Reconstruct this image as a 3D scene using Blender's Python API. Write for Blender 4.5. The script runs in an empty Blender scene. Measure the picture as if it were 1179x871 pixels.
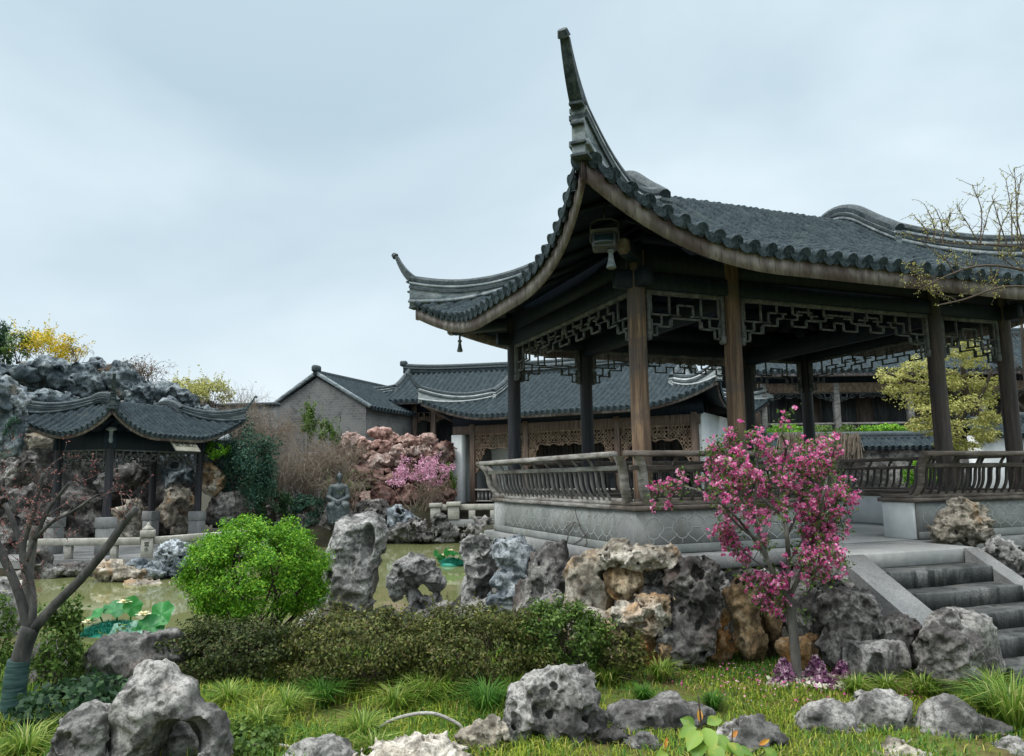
import bpy, math, random
import numpy as np
from mathutils import Vector, Matrix, Euler

# ------------------------------------------------------------------ camera, sky, sun, exposure
S = bpy.context.scene
COL = S.collection
R = math.radians
CAM_F, CAM_P, CAM_R, CAM_H = 861.3, 0.1330, -0.0126, 1.6
cd = bpy.data.cameras.new("camera")
cam = bpy.data.objects.new("camera", cd)
COL.objects.link(cam)
cd.sensor_fit = 'HORIZONTAL'
cd.sensor_width = 36.0
cd.lens = 36.0 * CAM_F / 1179.0
cd.clip_start = 0.05
cd.clip_end = 3000
cam.matrix_world = (Matrix.Translation((0, 0, CAM_H)) @ Matrix.Rotation(math.pi / 2 + CAM_P, 4, 'X')
                    @ Matrix.Rotation(CAM_R, 4, 'Z'))
S.camera = cam

SUN_EL, SUN_AZ = R(58), R(-62)      # azimuth measured from +Y towards +X : the light comes from the left
w = bpy.data.worlds.new("World")
S.world = w
w.use_nodes = True
nt = w.node_tree
nt.nodes.clear()
def wn(t, **k):
    n = nt.nodes.new(t)
    for a, b in k.items():
        setattr(n, a, b)
    return n
out = wn('ShaderNodeOutputWorld')
sky = wn('ShaderNodeTexSky', sky_type='NISHITA', sun_disc=False)
sky.sun_elevation = SUN_EL
sky.sun_rotation = SUN_AZ
bg1 = wn('ShaderNodeBackground')
bg1.inputs[1].default_value = 0.1
nt.links.new(sky.outputs[0], bg1.inputs[0])
tc = wn('ShaderNodeTexCoord')
sep = wn('ShaderNodeSeparateXYZ')
nt.links.new(tc.outputs['Generated'], sep.inputs[0])
rp = wn('ShaderNodeValToRGB')                       # overcast: paler by the horizon, brightest high overhead
els = rp.color_ramp.elements
els[0].position = 0.0
els[0].color = (0.60, 0.67, 0.71, 1)
els[1].position = 1.0
els[1].color = (3.1, 3.16, 3.2, 1)
for p, c in ((0.2, (0.595, 0.685, 0.74)), (0.45, (0.50, 0.605, 0.67)), (0.60, (0.56, 0.66, 0.72)), (0.76, (2.5, 2.55, 2.6))):
    e = els.new(p)
    e.color = (*c, 1)
nt.links.new(sep.outputs[2], rp.inputs[0])
mp = wn('ShaderNodeMapping')
mp.inputs['Scale'].default_value = (1.0, 1.0, 2.0)
mp.inputs['Location'].default_value = (3.1, 0.4, 0.2)
nt.links.new(tc.outputs['Generated'], mp.inputs[0])
nz = wn('ShaderNodeTexNoise')
nz.inputs['Scale'].default_value = 1.5
nz.inputs['Detail'].default_value = 5
nz.inputs['Roughness'].default_value = 0.48
nz.inputs['Distortion'].default_value = 0.5
nt.links.new(mp.outputs[0], nz.inputs['Vector'])
rc = wn('ShaderNodeValToRGB')
rc.color_ramp.elements[0].position = 0.33
rc.color_ramp.elements[0].color = (0.80, 0.85, 0.88, 1)
rc.color_ramp.elements[1].position = 0.68
rc.color_ramp.elements[1].color = (1.20, 1.17, 1.14, 1)
nt.links.new(nz.outputs[0], rc.inputs[0])
mul = wn('ShaderNodeMix', data_type='RGBA', blend_type='MULTIPLY')
mul.inputs[0].default_value = 1.0
nt.links.new(rp.outputs[0], mul.inputs[6])
nt.links.new(rc.outputs[0], mul.inputs[7])
bg2 = wn('ShaderNodeBackground')
bg2.inputs[1].default_value = 1.25
nt.links.new(mul.outputs[2], bg2.inputs[0])
mx = wn('ShaderNodeMixShader')
mx.inputs[0].default_value = 0.93
nt.links.new(bg1.outputs[0], mx.inputs[1])
nt.links.new(bg2.outputs[0], mx.inputs[2])
nt.links.new(mx.outputs[0], out.inputs[0])

sl = bpy.data.lights.new("sun", 'SUN')
sl.energy = 1.5
sl.angle = R(14)
sl.color = (1.0, 0.97, 0.92)
so = bpy.data.objects.new("sun", sl)
COL.objects.link(so)
sd = Vector((math.sin(SUN_AZ) * math.cos(SUN_EL), math.cos(SUN_AZ) * math.cos(SUN_EL), math.sin(SUN_EL)))
sd = Vector((-0.50, -0.30, 0.81)).normalized()
sky.sun_elevation = math.asin(sd.z)
sky.sun_rotation = math.atan2(sd.x, sd.y)
so.rotation_euler = sd.to_track_quat('Z', 'Y').to_euler()
so.location = (-20, -12, 34)

S.view_settings.view_transform = 'Standard'
S.view_settings.look = 'None'
S.view_settings.exposure = 0.12
S.view_settings.gamma = 1.0
S.view_settings.use_curve_mapping = False
S.cycles.max_bounces = 6
S.cycles.diffuse_bounces = 3
S.cycles.glossy_bounces = 3
S.cycles.transmission_bounces = 3
S.cycles.transparent_max_bounces = 8
S.cycles.use_denoising = True

# ------------------------------------------------------------------ pixel helper (photo pixels -> a point at a real distance)
def at(x, y, Y):
    c, s = math.cos(CAM_R), math.sin(CAM_R)
    a, b = x - 589.5, y - 435.5
    X = (c * a + s * b) / CAM_F
    D = (-s * a + c * b) / CAM_F
    cp, sp = math.cos(CAM_P), math.sin(CAM_P)
    r = np.array([X, cp + D * sp, sp - D * cp])
    return np.array([0, 0, CAM_H]) + r * (Y / r[1])

def px(Y):
    return Y / CAM_F

# ------------------------------------------------------------------ noise
_rs = np.random.RandomState(7)
_PERM = _rs.permutation(256)
_PERM = np.concatenate([_PERM, _PERM, _PERM])
_G = _rs.normal(size=(256, 3))
_G /= np.linalg.norm(_G, axis=1)[:, None]
_J = _rs.rand(256, 3)

def perlin(p):
    p = np.asarray(p, dtype=np.float64)
    i = np.floor(p).astype(np.int64)
    f = p - i
    u = f * f * f * (f * (f * 6 - 15) + 10)
    i &= 255
    res = 0
    for dx in (0, 1):
        wx = u[:, 0] if dx else 1 - u[:, 0]
        a = _PERM[i[:, 0] + dx]
        for dy in (0, 1):
            wy = u[:, 1] if dy else 1 - u[:, 1]
            b = _PERM[a + i[:, 1] + dy]
            for dz in (0, 1):
                wz = u[:, 2] if dz else 1 - u[:, 2]
                g = _G[_PERM[b + i[:, 2] + dz]]
                d = g[:, 0] * (f[:, 0] - dx) + g[:, 1] * (f[:, 1] - dy) + g[:, 2] * (f[:, 2] - dz)
                res = res + wx * wy * wz * d
    return res * 1.5

def fbm(p, o=3, g=0.5):
    r, a = 0, 1.0
    for k in range(o):
        r = r + a * perlin(p * (2.03 ** k) + 17.3 * k)
        a *= g
    return r

def worley(p):
    i = np.floor(p).astype(np.int64)
    f = p - i
    i &= 255
    best = np.full(len(p), 9.0)
    for dx in (-1, 0, 1):
        for dy in (-1, 0, 1):
            for dz in (-1, 0, 1):
                h = _PERM[_PERM[_PERM[(i[:, 0] + dx) & 255] + ((i[:, 1] + dy) & 255)] + ((i[:, 2] + dz) & 255)]
                q = _J[h] + (dx, dy, dz) - f
                best = np.minimum(best, (q * q).sum(1))
    return np.sqrt(best)

def sstep(a, b, x):
    t = np.clip((x - a) / (b - a), 0, 1)
    return t * t * (3 - 2 * t)

# ------------------------------------------------------------------ objects
def thing(name, label, cat, loc=(0, 0, 0), rotz=0, group=None):
    o = bpy.data.objects.new(name, None)
    COL.objects.link(o)
    o.empty_display_size = 0.2
    o.location = loc
    o.rotation_euler = (0, 0, rotz)
    tag(o, label, cat, group)
    return o

def tag(o, label=None, cat=None, group=None, kind=None):
    if label: o['label'] = label
    if cat: o['category'] = cat
    if group: o['group'] = group
    if kind: o['kind'] = kind
    return o

class MB:
    def __init__(self):
        self.v, self.f, self.n = [], [], 0
    def add(self, v, *faces):
        v = np.asarray(v, dtype=np.float64).reshape(-1, 3)
        for f in faces:
            f = np.asarray(f, dtype=np.int64)
            if f.size:
                self.f.append(f.reshape(-1, f.shape[-1]) + self.n)
        self.v.append(v)
        self.n += len(v)
        return self
    def poly(self, v):
        return self.add(v, [list(range(len(v)))])
    def box(self, lo, hi, c=0.0, M=None):
        lo, hi = np.array(lo, float), np.array(hi, float)
        lo, hi = np.minimum(lo, hi), np.maximum(lo, hi)
        if c <= 0:
            v = np.array([[(lo, hi)[i][0], (lo, hi)[j][1], (lo, hi)[k][2]] for i in (0, 1) for j in (0, 1) for k in (0, 1)])
            f = [[0, 1, 3, 2], [4, 6, 7, 5], [0, 4, 5, 1], [2, 3, 7, 6], [0, 2, 6, 4], [1, 5, 7, 3]]
            tri = []
        else:
            c = min(c, 0.45 * (hi - lo).min())
            v, idx = [], {}
            for i in (0, 1):
                for j in (0, 1):
                    for k in (0, 1):
                        s = (i, j, k)
                        P = [(lo, hi)[s[a]][a] for a in range(3)]
                        for a in range(3):      # vertex on the face of axis a
                            q = [P[b] + (c if s[b] == 0 else -c) if b != a else P[b] for b in range(3)]
                            idx[(s, a)] = len(v)
                            v.append(q)
            v = np.array(v)
            f, tri = [], []
            for a in range(3):
                b, d = (a + 1) % 3, (a + 2) % 3
                for sa in (0, 1):
                    q = []
                    for sb, sd_ in ((0, 0), (1, 0), (1, 1), (0, 1)):
                        s = [0, 0, 0]; s[a] = sa; s[b] = sb; s[d] = sd_
                        q.append(idx[(tuple(s), a)])
                    f.append(q if sa else q[::-1])
                for sb in (0, 1):              # edges running along axis a
                    for sd_ in (0, 1):
                        s0 = [0, 0, 0]; s0[b] = sb; s0[d] = sd_
                        s1 = list(s0); s1[a] = 1
                        s0, s1 = tuple(s0), tuple(s1)
                        q = [idx[(s0, b)], idx[(s1, b)], idx[(s1, d)], idx[(s0, d)]]
                        f.append(q if sb != sd_ else q[::-1])
            for i in (0, 1):
                for j in (0, 1):
                    for k in (0, 1):
                        t = [idx[((i, j, k), a)] for a in range(3)]
                        tri.append(t if (i + j + k) % 2 else t[::-1])
        if M is not None:
            M = np.array(M)
            v = v @ M[:3, :3].T + M[:3, 3]
        self.add(v, f) if not tri else self._two(v, f, tri)
        return self
    def _two(self, v, f, tri):
        n = self.n
        self.v.append(v); self.n += len(v)
        self.f.append(np.array(f) + n); self.f.append(np.array(tri) + n)
    def beam(self, p0, p1, w, h, c=0.0, up=(0, 0, 1)):
        p0, p1 = np.array(p0, float), np.array(p1, float)
        d = p1 - p0
        L = np.linalg.norm(d)
        x = d / L
        u = np.array(up, float)
        if abs(x @ u) > 0.98: u = np.array([0, 1.0, 0])
        y = np.cross(u, x); y /= np.linalg.norm(y)
        z = np.cross(x, y)
        M = np.eye(4)
        M[:3, 0], M[:3, 1], M[:3, 2], M[:3, 3] = x, y, z, p0
        return self.box((0, -w / 2, -h / 2), (L, w / 2, h / 2), c, M)
    def tube(self, path, rad, n=8, cap=True):
        P = np.array(path, float)
        m = len(P)
        r = np.broadcast_to(np.asarray(rad, float), (m,))
        T = np.gradient(P, axis=0)
        T /= np.linalg.norm(T, axis=1)[:, None] + 1e-12
        u = np.cross(T[0], (0.3, 0.5, 0.81)); u /= np.linalg.norm(u)
        ang = np.arange(n) * 2 * math.pi / n
        V = np.zeros((m, n, 3))
        for i in range(m):
            u = u - T[i] * (u @ T[i]); u /= np.linalg.norm(u) + 1e-12
            q = np.cross(T[i], u)
            V[i] = P[i] + r[i] * (np.cos(ang)[:, None] * u + np.sin(ang)[:, None] * q)
        a = np.arange(m - 1)[:, None] * n
        k = np.arange(n)[None]
        k2 = (k + 1) % n
        F = np.stack([a + k, a + k2, a + n + k2, a + n + k], -1).reshape(-1, 4)
        n0 = self.n
        self.add(V.reshape(-1, 3), F)
        if cap:
            self.f.append(np.array([list(range(n))[::-1]]) + n0)
            self.f.append(np.array([[(m - 1) * n + i for i in range(n)]]) + n0)
        return self
    def lathe(self, prof, c=(0, 0, 0), n=20):
        p = [(c[0], c[1], c[2] + z) for r, z in prof]
        P = np.array(p); m = len(P)
        ang = np.arange(n) * 2 * math.pi / n
        V = np.zeros((m, n, 3))
        for i, (r, z) in enumerate(prof):
            V[i] = P[i] + r * np.stack([np.cos(ang), np.sin(ang), 0 * ang], -1)
        a = np.arange(m - 1)[:, None] * n
        k = np.arange(n)[None]; k2 = (k + 1) % n
        F = np.stack([a + k, a + k2, a + n + k2, a + n + k], -1).reshape(-1, 4)
        n0 = self.n
        self.add(V.reshape(-1, 3), F)
        self.f.append(np.array([list(range(n))[::-1]]) + n0)
        self.f.append(np.array([[(m - 1) * n + i for i in range(n)]]) + n0)
        return self
    def grid(self, V, closed=False):
        a, b = V.shape[:2]
        i = np.arange(a - 1)[:, None]
        j = np.arange(b if closed else b - 1)[None]
        j2 = (j + 1) % b
        F = np.stack([i * b + j, i * b + j2, (i + 1) * b + j2, (i + 1) * b + j], -1).reshape(-1, 4)
        return self.add(V.reshape(-1, 3), F)
    def xform(self, M):
        M = np.array(M)
        self.v = [v @ M[:3, :3].T + M[:3, 3] for v in self.v]
        return self
    def build(self, name, mat, parent=None, smooth=False, loc=None, label=None, angle=None):
        V = np.concatenate(self.v) if self.v else np.zeros((0, 3))
        if loc is not None:
            V = V - np.array(loc)
        me = bpy.data.meshes.new(name)
        me.vertices.add(len(V))
        me.vertices.foreach_set('co', V.astype(np.float32).ravel())
        lo = np.concatenate([f.ravel() for f in self.f])
        tot = np.concatenate([np.full(len(f), f.shape[1]) for f in self.f])
        st = np.concatenate([[0], np.cumsum(tot)[:-1]])
        me.loops.add(len(lo))
        me.loops.foreach_set('vertex_index', lo.astype(np.int32))
        me.polygons.add(len(tot))
        me.polygons.foreach_set('loop_start', st.astype(np.int32))
        if smooth:
            me.polygons.foreach_set('use_smooth', np.ones(len(tot), dtype=bool))
        me.update(calc_edges=True)
        me.validate()
        if smooth and angle:
            me.set_sharp_from_angle(angle=R(angle))
        if mat: me.materials.append(mat)
        o = bpy.data.objects.new(name, me)
        COL.objects.link(o)
        if parent is not None: o.parent = parent
        if loc is not None: o.location = loc
        if label: o['label'] = label
        return o

def copy_tree(o, parent=None):
    c = o.copy()
    COL.objects.link(c)
    if parent is not None: c.parent = parent
    for ch in list(o.children):
        copy_tree(ch, c)
    return c

# ------------------------------------------------------------------ materials
def new_mat(name):
    m = bpy.data.materials.new(name)
    m.use_nodes = True
    m.node_tree.nodes.clear()
    return m, m.node_tree

def ramp(t, src, stops, interp='LINEAR'):
    n = t.nodes.new('ShaderNodeValToRGB')
    cr = n.color_ramp
    cr.interpolation = interp
    cr.elements[0].position, cr.elements[1].position = stops[0][0], stops[-1][0]
    c = lambda q: (*q, 1) if isinstance(q, tuple) else (q, q, q, 1)
    cr.elements[0].color, cr.elements[1].color = c(stops[0][1]), c(stops[-1][1])
    for p, q in stops[1:-1]:
        cr.elements.new(p).color = c(q)
    t.links.new(src, n.inputs[0])
    return n.outputs[0]

def noise(t, vec, scale, detail=4, rough=0.55, dist=0.0):
    n = t.nodes.new('ShaderNodeTexNoise')
    n.inputs['Scale'].default_value = scale
    n.inputs['Detail'].default_value = detail
    n.inputs['Roughness'].default_value = rough
    n.inputs['Distortion'].default_value = dist
    t.links.new(vec, n.inputs['Vector'])
    return n.outputs[0]

def mixc(t, fac, a, b, mode='MIX'):
    n = t.nodes.new('ShaderNodeMix')
    n.data_type = 'RGBA'
    n.blend_type = mode
    for i, q in ((0, fac), (6, a), (7, b)):
        if isinstance(q, (int, float)): n.inputs[i].default_value = q
        elif isinstance(q, tuple): n.inputs[i].default_value = (*q, 1)
        else: t.links.new(q, n.inputs[i])
    return n.outputs[2]

def coords(t, stretch=(1, 1, 1), rnd=True):
    tc = t.nodes.new('ShaderNodeTexCoord')
    mp = t.nodes.new('ShaderNodeMapping')
    mp.inputs['Scale'].default_value = stretch
    t.links.new(tc.outputs['Object'], mp.inputs[0])
    if rnd:
        oi = t.nodes.new('ShaderNodeObjectInfo')
        ml = t.nodes.new('ShaderNodeMath'); ml.operation = 'MULTIPLY'
        ml.inputs[1].default_value = 40.0
        t.links.new(oi.outputs['Random'], ml.inputs[0])
        t.links.new(ml.outputs[0], mp.inputs['Location'])
    return mp.outputs[0]

def bsdf(t, col, rough=0.8, height=None, bump=0.3, bdist=0.02, spec=0.3, **extra):
    o = t.nodes.new('ShaderNodeOutputMaterial')
    b = t.nodes.new('ShaderNodeBsdfPrincipled')
    if isinstance(col, tuple): b.inputs['Base Color'].default_value = (*col, 1)
    else: t.links.new(col, b.inputs['Base Color'])
    if isinstance(rough, (int, float)): b.inputs['Roughness'].default_value = rough
    else: t.links.new(rough, b.inputs['Roughness'])
    b.inputs['Specular IOR Level'].default_value = spec
    for k, v in extra.items(): b.inputs[k].default_value = v
    if height is not None:
        n = t.nodes.new('ShaderNodeBump')
        n.inputs['Strength'].default_value = bump
        n.inputs['Distance'].default_value = bdist
        t.links.new(height, n.inputs['Height'])
        t.links.new(n.outputs[0], b.inputs['Normal'])
    t.links.new(b.outputs[0], o.inputs[0])
    return b

def mat_mottle(name, stops, scale=3, stretch=(1, 1, 1), rough=0.8, fine=None, fscale=25, ffac=0.4, bump=0.3, bdist=0.02,
               spots=None, spot_scale=6, spot_thr=(0.6, 0.68), detail=5, dist=0.4, spec=0.3, spot_stretch=None):
    m, t = new_mat(name)
    v = coords(t, stretch)
    n1 = noise(t, v, scale, detail, 0.6, dist)
    c = ramp(t, n1, stops)
    n2 = noise(t, v, fscale, 4, 0.6)
    if fine is not None:
        f = ramp(t, n2, [(0.4, 0.0), (0.65, ffac)])
        c = mixc(t, f, c, fine)
    if spots is not None:
        v2 = coords(t, spot_stretch) if spot_stretch else v
        n3 = noise(t, v2, spot_scale, 6, 0.65, 0.6)
        f = ramp(t, n3, [(spot_thr[0], 0.0), (spot_thr[1], 1.0)])
        c = mixc(t, f, c, spots)
    h = mixc(t, 0.5, n1, n2)
    bsdf(t, c, rough, h, bump, bdist, spec)
    return m

def mat_rock(name, dark, mid, light, stain=None, stain_thr=(0.58, 0.66), scale=1.0):
    m, t = new_mat(name)
    v = coords(t)
    n1 = noise(t, v, 1.9 * scale, 9, 0.66, 0.25)
    c = ramp(t, n1, [(0.34, dark), (0.47, mid), (0.58, light), (0.72, tuple(q * 1.12 for q in light))])
    n2 = noise(t, v, 8.5 * scale, 7, 0.68, 0.15)
    c = mixc(t, ramp(t, n2, [(0.40, 0.8), (0.53, 0.0)]), c, tuple(q * 0.6 for q in dark))
    if stain is not None:
        n3 = noise(t, v, 1.3 * scale, 6, 0.6, 0.4)
        c = mixc(t, ramp(t, n3, [(stain_thr[0], 0.0), (stain_thr[1], 0.8)]), c, stain)
    n5 = noise(t, v, 38 * scale, 5, 0.72)
    c = mixc(t, ramp(t, n5, [(0.40, 0.65), (0.52, 0.0)]), c, tuple(q * 0.8 for q in dark))
    h = mixc(t, 0.4, n2, n5)
    bsdf(t, c, 0.85, h, 0.55, 0.035, 0.25)
    return m

def mat_wood(name, a, b, c3, rough=0.7, grain=(14, 14, 0.9), bump=0.35, patch=None):
    m, t = new_mat(name)
    v = coords(t, grain)
    n1 = noise(t, v, 1.5, 5, 0.6, 0.3)
    c = ramp(t, n1, [(0.3, a), (0.5, b), (0.7, c3)])
    v2 = coords(t)
    n2 = noise(t, v2, 1.7, 4, 0.6, 0.5)
    if patch is not None:
        c = mixc(t, ramp(t, n2, [(0.5, 0.0), (0.62, 0.75)]), c, patch)
    n3 = noise(t, v, 7, 3, 0.6)
    c = mixc(t, ramp(t, n3, [(0.56, 0.0), (0.66, 0.6)]), c, tuple(q * 0.35 for q in a))
    bsdf(t, c, rough, mixc(t, 0.5, n1, n3), bump, 0.012, 0.3)
    return m

def mat_leaf(name, stops, rough=0.55, trans=0.3, tcol=None):
    m, t = new_mat(name)
    g = t.nodes.new('ShaderNodeNewGeometry')
    c = ramp(t, g.outputs['Random Per Island'], stops)
    o = t.nodes.new('ShaderNodeOutputMaterial')
    b = t.nodes.new('ShaderNodeBsdfPrincipled')
    b.inputs['Roughness'].default_value = rough
    b.inputs['Specular IOR Level'].default_value = 0.25
    t.links.new(c, b.inputs['Base Color'])
    if trans > 0:
        tr = t.nodes.new('ShaderNodeBsdfTranslucent')
        t.links.new(c, tr.inputs[0])
        mx = t.nodes.new('ShaderNodeMixShader')
        mx.inputs[0].default_value = trans
        t.links.new(b.outputs[0], mx.inputs[1])
        t.links.new(tr.outputs[0], mx.inputs[2])
        t.links.new(mx.outputs[0], o.inputs[0])
    else:
        t.links.new(b.outputs[0], o.inputs[0])
    return m

def flat(name, col, rough=0.6, spec=0.3, **k):
    m, t = new_mat(name)
    bsdf(t, col, rough, None, spec=spec, **k)
    return m

M = {}
M['tile'] = mat_mottle('roof_tile_clay', [(0.3, (0.009, 0.016, 0.021)), (0.5, (0.018, 0.029, 0.036)), (0.7, (0.038, 0.053, 0.060))], 5,
                       fine=(0.13, 0.165, 0.17), fscale=34, ffac=0.3, rough=0.9, spec=0.12, bump=0.3, bdist=0.01,
                       spots=(0.062, 0.078, 0.076), spot_scale=2.2, spot_thr=(0.58, 0.74))
M['ridge'] = mat_mottle('ridge_plaster', [(0.3, (0.07, 0.092, 0.10)), (0.5, (0.20, 0.235, 0.25)), (0.7, (0.34, 0.37, 0.375))], 4,
                        (1, 1, 2.5), fine=(0.06, 0.08, 0.09), fscale=18, ffac=0.5, rough=0.85, spots=(0.07, 0.09, 0.10), spot_scale=3)
M['ridge_dark'] = mat_mottle('dark_ridge_plaster', [(0.3, (0.025, 0.038, 0.045)), (0.5, (0.065, 0.085, 0.095)), (0.7, (0.15, 0.175, 0.18))], 4, (1, 1, 2.5), rough=0.85)
M['ridge_light'] = mat_mottle('pale_ridge_plaster', [(0.3, (0.22, 0.25, 0.255)), (0.5, (0.40, 0.43, 0.435)), (0.7, (0.55, 0.575, 0.575))], 4, (1, 1, 2.5), rough=0.85)
M['cap'] = mat_mottle('ridge_cap_tile', [(0.3, (0.012, 0.023, 0.030)), (0.6, (0.032, 0.048, 0.058)), (0.75, (0.07, 0.088, 0.092))], 6,
                      fine=(0.16, 0.18, 0.17), fscale=26, ffac=0.35, rough=0.75)
M['eave'] = mat_wood('weathered_eave_board', (0.12, 0.10, 0.102), (0.225, 0.195, 0.195), (0.37, 0.34, 0.335), 0.85, (6, 6, 1.2), patch=(0.095, 0.062, 0.064))
M['dark'] = mat_wood('roof_shade_timber', (0.0025, 0.008, 0.017), (0.0045, 0.013, 0.026), (0.009, 0.021, 0.036), 0.6, (10, 10, 1.5))  # near-black navy: the shade under the roofs is put into the timber colour
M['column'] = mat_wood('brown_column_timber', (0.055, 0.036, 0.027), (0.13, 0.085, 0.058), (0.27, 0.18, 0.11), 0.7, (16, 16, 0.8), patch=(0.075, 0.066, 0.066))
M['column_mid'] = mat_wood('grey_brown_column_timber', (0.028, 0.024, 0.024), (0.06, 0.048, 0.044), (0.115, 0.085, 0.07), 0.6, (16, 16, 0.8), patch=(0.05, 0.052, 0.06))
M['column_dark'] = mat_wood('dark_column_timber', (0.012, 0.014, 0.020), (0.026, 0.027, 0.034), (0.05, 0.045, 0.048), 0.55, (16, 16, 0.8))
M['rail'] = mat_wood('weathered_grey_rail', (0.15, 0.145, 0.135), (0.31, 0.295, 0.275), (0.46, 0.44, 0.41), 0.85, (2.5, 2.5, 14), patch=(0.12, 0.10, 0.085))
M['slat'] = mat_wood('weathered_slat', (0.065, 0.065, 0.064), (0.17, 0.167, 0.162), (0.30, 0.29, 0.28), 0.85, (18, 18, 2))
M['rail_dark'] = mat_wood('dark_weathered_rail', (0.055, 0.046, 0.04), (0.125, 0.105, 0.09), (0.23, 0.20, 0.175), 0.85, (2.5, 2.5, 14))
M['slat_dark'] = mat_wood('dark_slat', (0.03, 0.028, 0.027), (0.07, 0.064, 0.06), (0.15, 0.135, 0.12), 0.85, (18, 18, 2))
M['lattice'] = mat_wood('lattice_timber', (0.05, 0.06, 0.066), (0.11, 0.12, 0.125), (0.20, 0.205, 0.20), 0.75, (8, 8, 8))
M['carved'] = mat_wood('carved_timber', (0.10, 0.065, 0.045), (0.19, 0.135, 0.095), (0.30, 0.23, 0.17), 0.8, (8, 8, 4))
M['post'] = mat_wood('brown_post_timber', (0.06, 0.042, 0.034), (0.12, 0.085, 0.065), (0.20, 0.15, 0.12), 0.75, (14, 14, 0.9))
M['plaster'] = mat_mottle('white_plaster', [(0.3, (0.60, 0.63, 0.64)), (0.6, (0.74, 0.76, 0.76))], 1.5, rough=0.9, fine=(0.45, 0.47, 0.47), fscale=9, ffac=0.25,
                          spots=(0.34, 0.36, 0.36), spot_scale=2.2, spot_thr=(0.68, 0.78), bump=0.12)
M['facing'] = mat_mottle('grey_brick_facing', [(0.3, (0.15, 0.165, 0.16)), (0.5, (0.23, 0.245, 0.235)), (0.7, (0.31, 0.325, 0.31))], 2.2, rough=0.85,
                         fine=(0.15, 0.165, 0.16), fscale=22, ffac=0.35, spots=(0.13, 0.115, 0.09), spot_scale=2.0, spot_thr=(0.54, 0.72), spot_stretch=(1.6, 1.6, .7), bump=0.2)
M['inlay'] = flat('white_inlay_line', (0.40, 0.42, 0.41), 0.9)
M['granite'] = mat_mottle('granite_slab', [(0.3, (0.16, 0.165, 0.16)), (0.5, (0.25, 0.255, 0.25)), (0.72, (0.36, 0.36, 0.345))], 2.0, rough=0.75,
                          fine=(0.10, 0.105, 0.105), fscale=60, ffac=0.6, spots=(0.075, 0.08, 0.075), spot_scale=2.6, spot_thr=(0.58, 0.75), bump=0.4, bdist=0.012, spec=0.4)
M['granite_wet'] = mat_mottle('damp_granite_step', [(0.3, (0.04, 0.045, 0.044)), (0.5, (0.095, 0.10, 0.098)), (0.72, (0.21, 0.215, 0.205))], 1.8, rough=0.6,
                          fine=(0.05, 0.055, 0.05), fscale=40, ffac=0.6, spots=(0.022, 0.027, 0.025), spot_scale=2.4, spot_thr=(0.48, 0.62), bump=0.7, bdist=0.02, spec=0.4, spot_stretch=(3.0, 3.0, .8))
M['stone'] = mat_mottle('pale_carved_stone', [(0.3, (0.24, 0.23, 0.20)), (0.5, (0.36, 0.35, 0.31)), (0.72, (0.47, 0.46, 0.42))], 4, rough=0.85,
                        fine=(0.14, 0.14, 0.12), fscale=30, ffac=0.4, spots=(0.10, 0.10, 0.085), spot_scale=4, spot_thr=(0.64, 0.78))
M['paving'] = mat_mottle('court_paving', [(0.3, (0.26, 0.27, 0.26)), (0.6, (0.36, 0.365, 0.35)), (0.75, (0.44, 0.44, 0.42))], 1.2, rough=0.6,
                         fine=(0.18, 0.185, 0.18), fscale=14, ffac=0.4)
M['bronze'] = mat_mottle('patinated_bronze', [(0.3, (0.022, 0.031, 0.034)), (0.6, (0.05, 0.068, 0.072)), (0.75, (0.11, 0.14, 0.14))], 6, rough=0.5, fine=(0.03, 0.04, 0.04), fscale=20, spec=0.5)
M['door'] = mat_wood('dark_door_timber', (0.022, 0.027, 0.031), (0.045, 0.05, 0.054), (0.09, 0.09, 0.088), 0.6, (12, 12, 1))
M['door_brown'] = mat_wood('brown_door_timber', (0.06, 0.045, 0.04), (0.115, 0.086, 0.072), (0.18, 0.14, 0.115), 0.7, (12, 12, 1))
M['rock'] = mat_rock('grey_limestone', (0.038, 0.037, 0.036), (0.14, 0.137, 0.13), (0.33, 0.32, 0.30), stain=(0.21, 0.165, 0.14), stain_thr=(0.62, 0.72))
M['rock_light'] = mat_rock('light_grey_limestone', (0.06, 0.06, 0.058), (0.23, 0.23, 0.22), (0.45, 0.445, 0.43), stain=(0.25, 0.21, 0.17), stain_thr=(0.6, 0.7))
M['rock_blue'] = mat_rock('blue_grey_limestone', (0.05, 0.064, 0.078), (0.18, 0.21, 0.235), (0.40, 0.435, 0.455))
M['rock_pale'] = mat_rock('pale_limestone', (0.11, 0.095, 0.075), (0.33, 0.295, 0.235), (0.52, 0.485, 0.42), stain=(0.38, 0.22, 0.09), stain_thr=(0.53, 0.64))
M['rock_ochre'] = mat_rock('ochre_limestone', (0.075, 0.05, 0.03), (0.26, 0.18, 0.095), (0.47, 0.39, 0.27), stain=(0.36, 0.16, 0.035), stain_thr=(0.55, 0.65))
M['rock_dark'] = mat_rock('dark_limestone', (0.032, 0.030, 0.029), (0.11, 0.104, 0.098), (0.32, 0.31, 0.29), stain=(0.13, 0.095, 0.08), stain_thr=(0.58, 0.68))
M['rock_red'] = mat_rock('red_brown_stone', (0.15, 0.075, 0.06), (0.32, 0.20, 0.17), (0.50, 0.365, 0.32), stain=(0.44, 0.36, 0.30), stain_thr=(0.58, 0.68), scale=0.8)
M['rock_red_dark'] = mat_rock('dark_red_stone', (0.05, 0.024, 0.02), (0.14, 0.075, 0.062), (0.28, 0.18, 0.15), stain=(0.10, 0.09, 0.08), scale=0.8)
M['rock_pink'] = mat_rock('pale_pink_stone', (0.17, 0.11, 0.095), (0.36, 0.27, 0.235), (0.55, 0.46, 0.41), stain=(0.30, 0.16, 0.13), scale=0.8)
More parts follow.
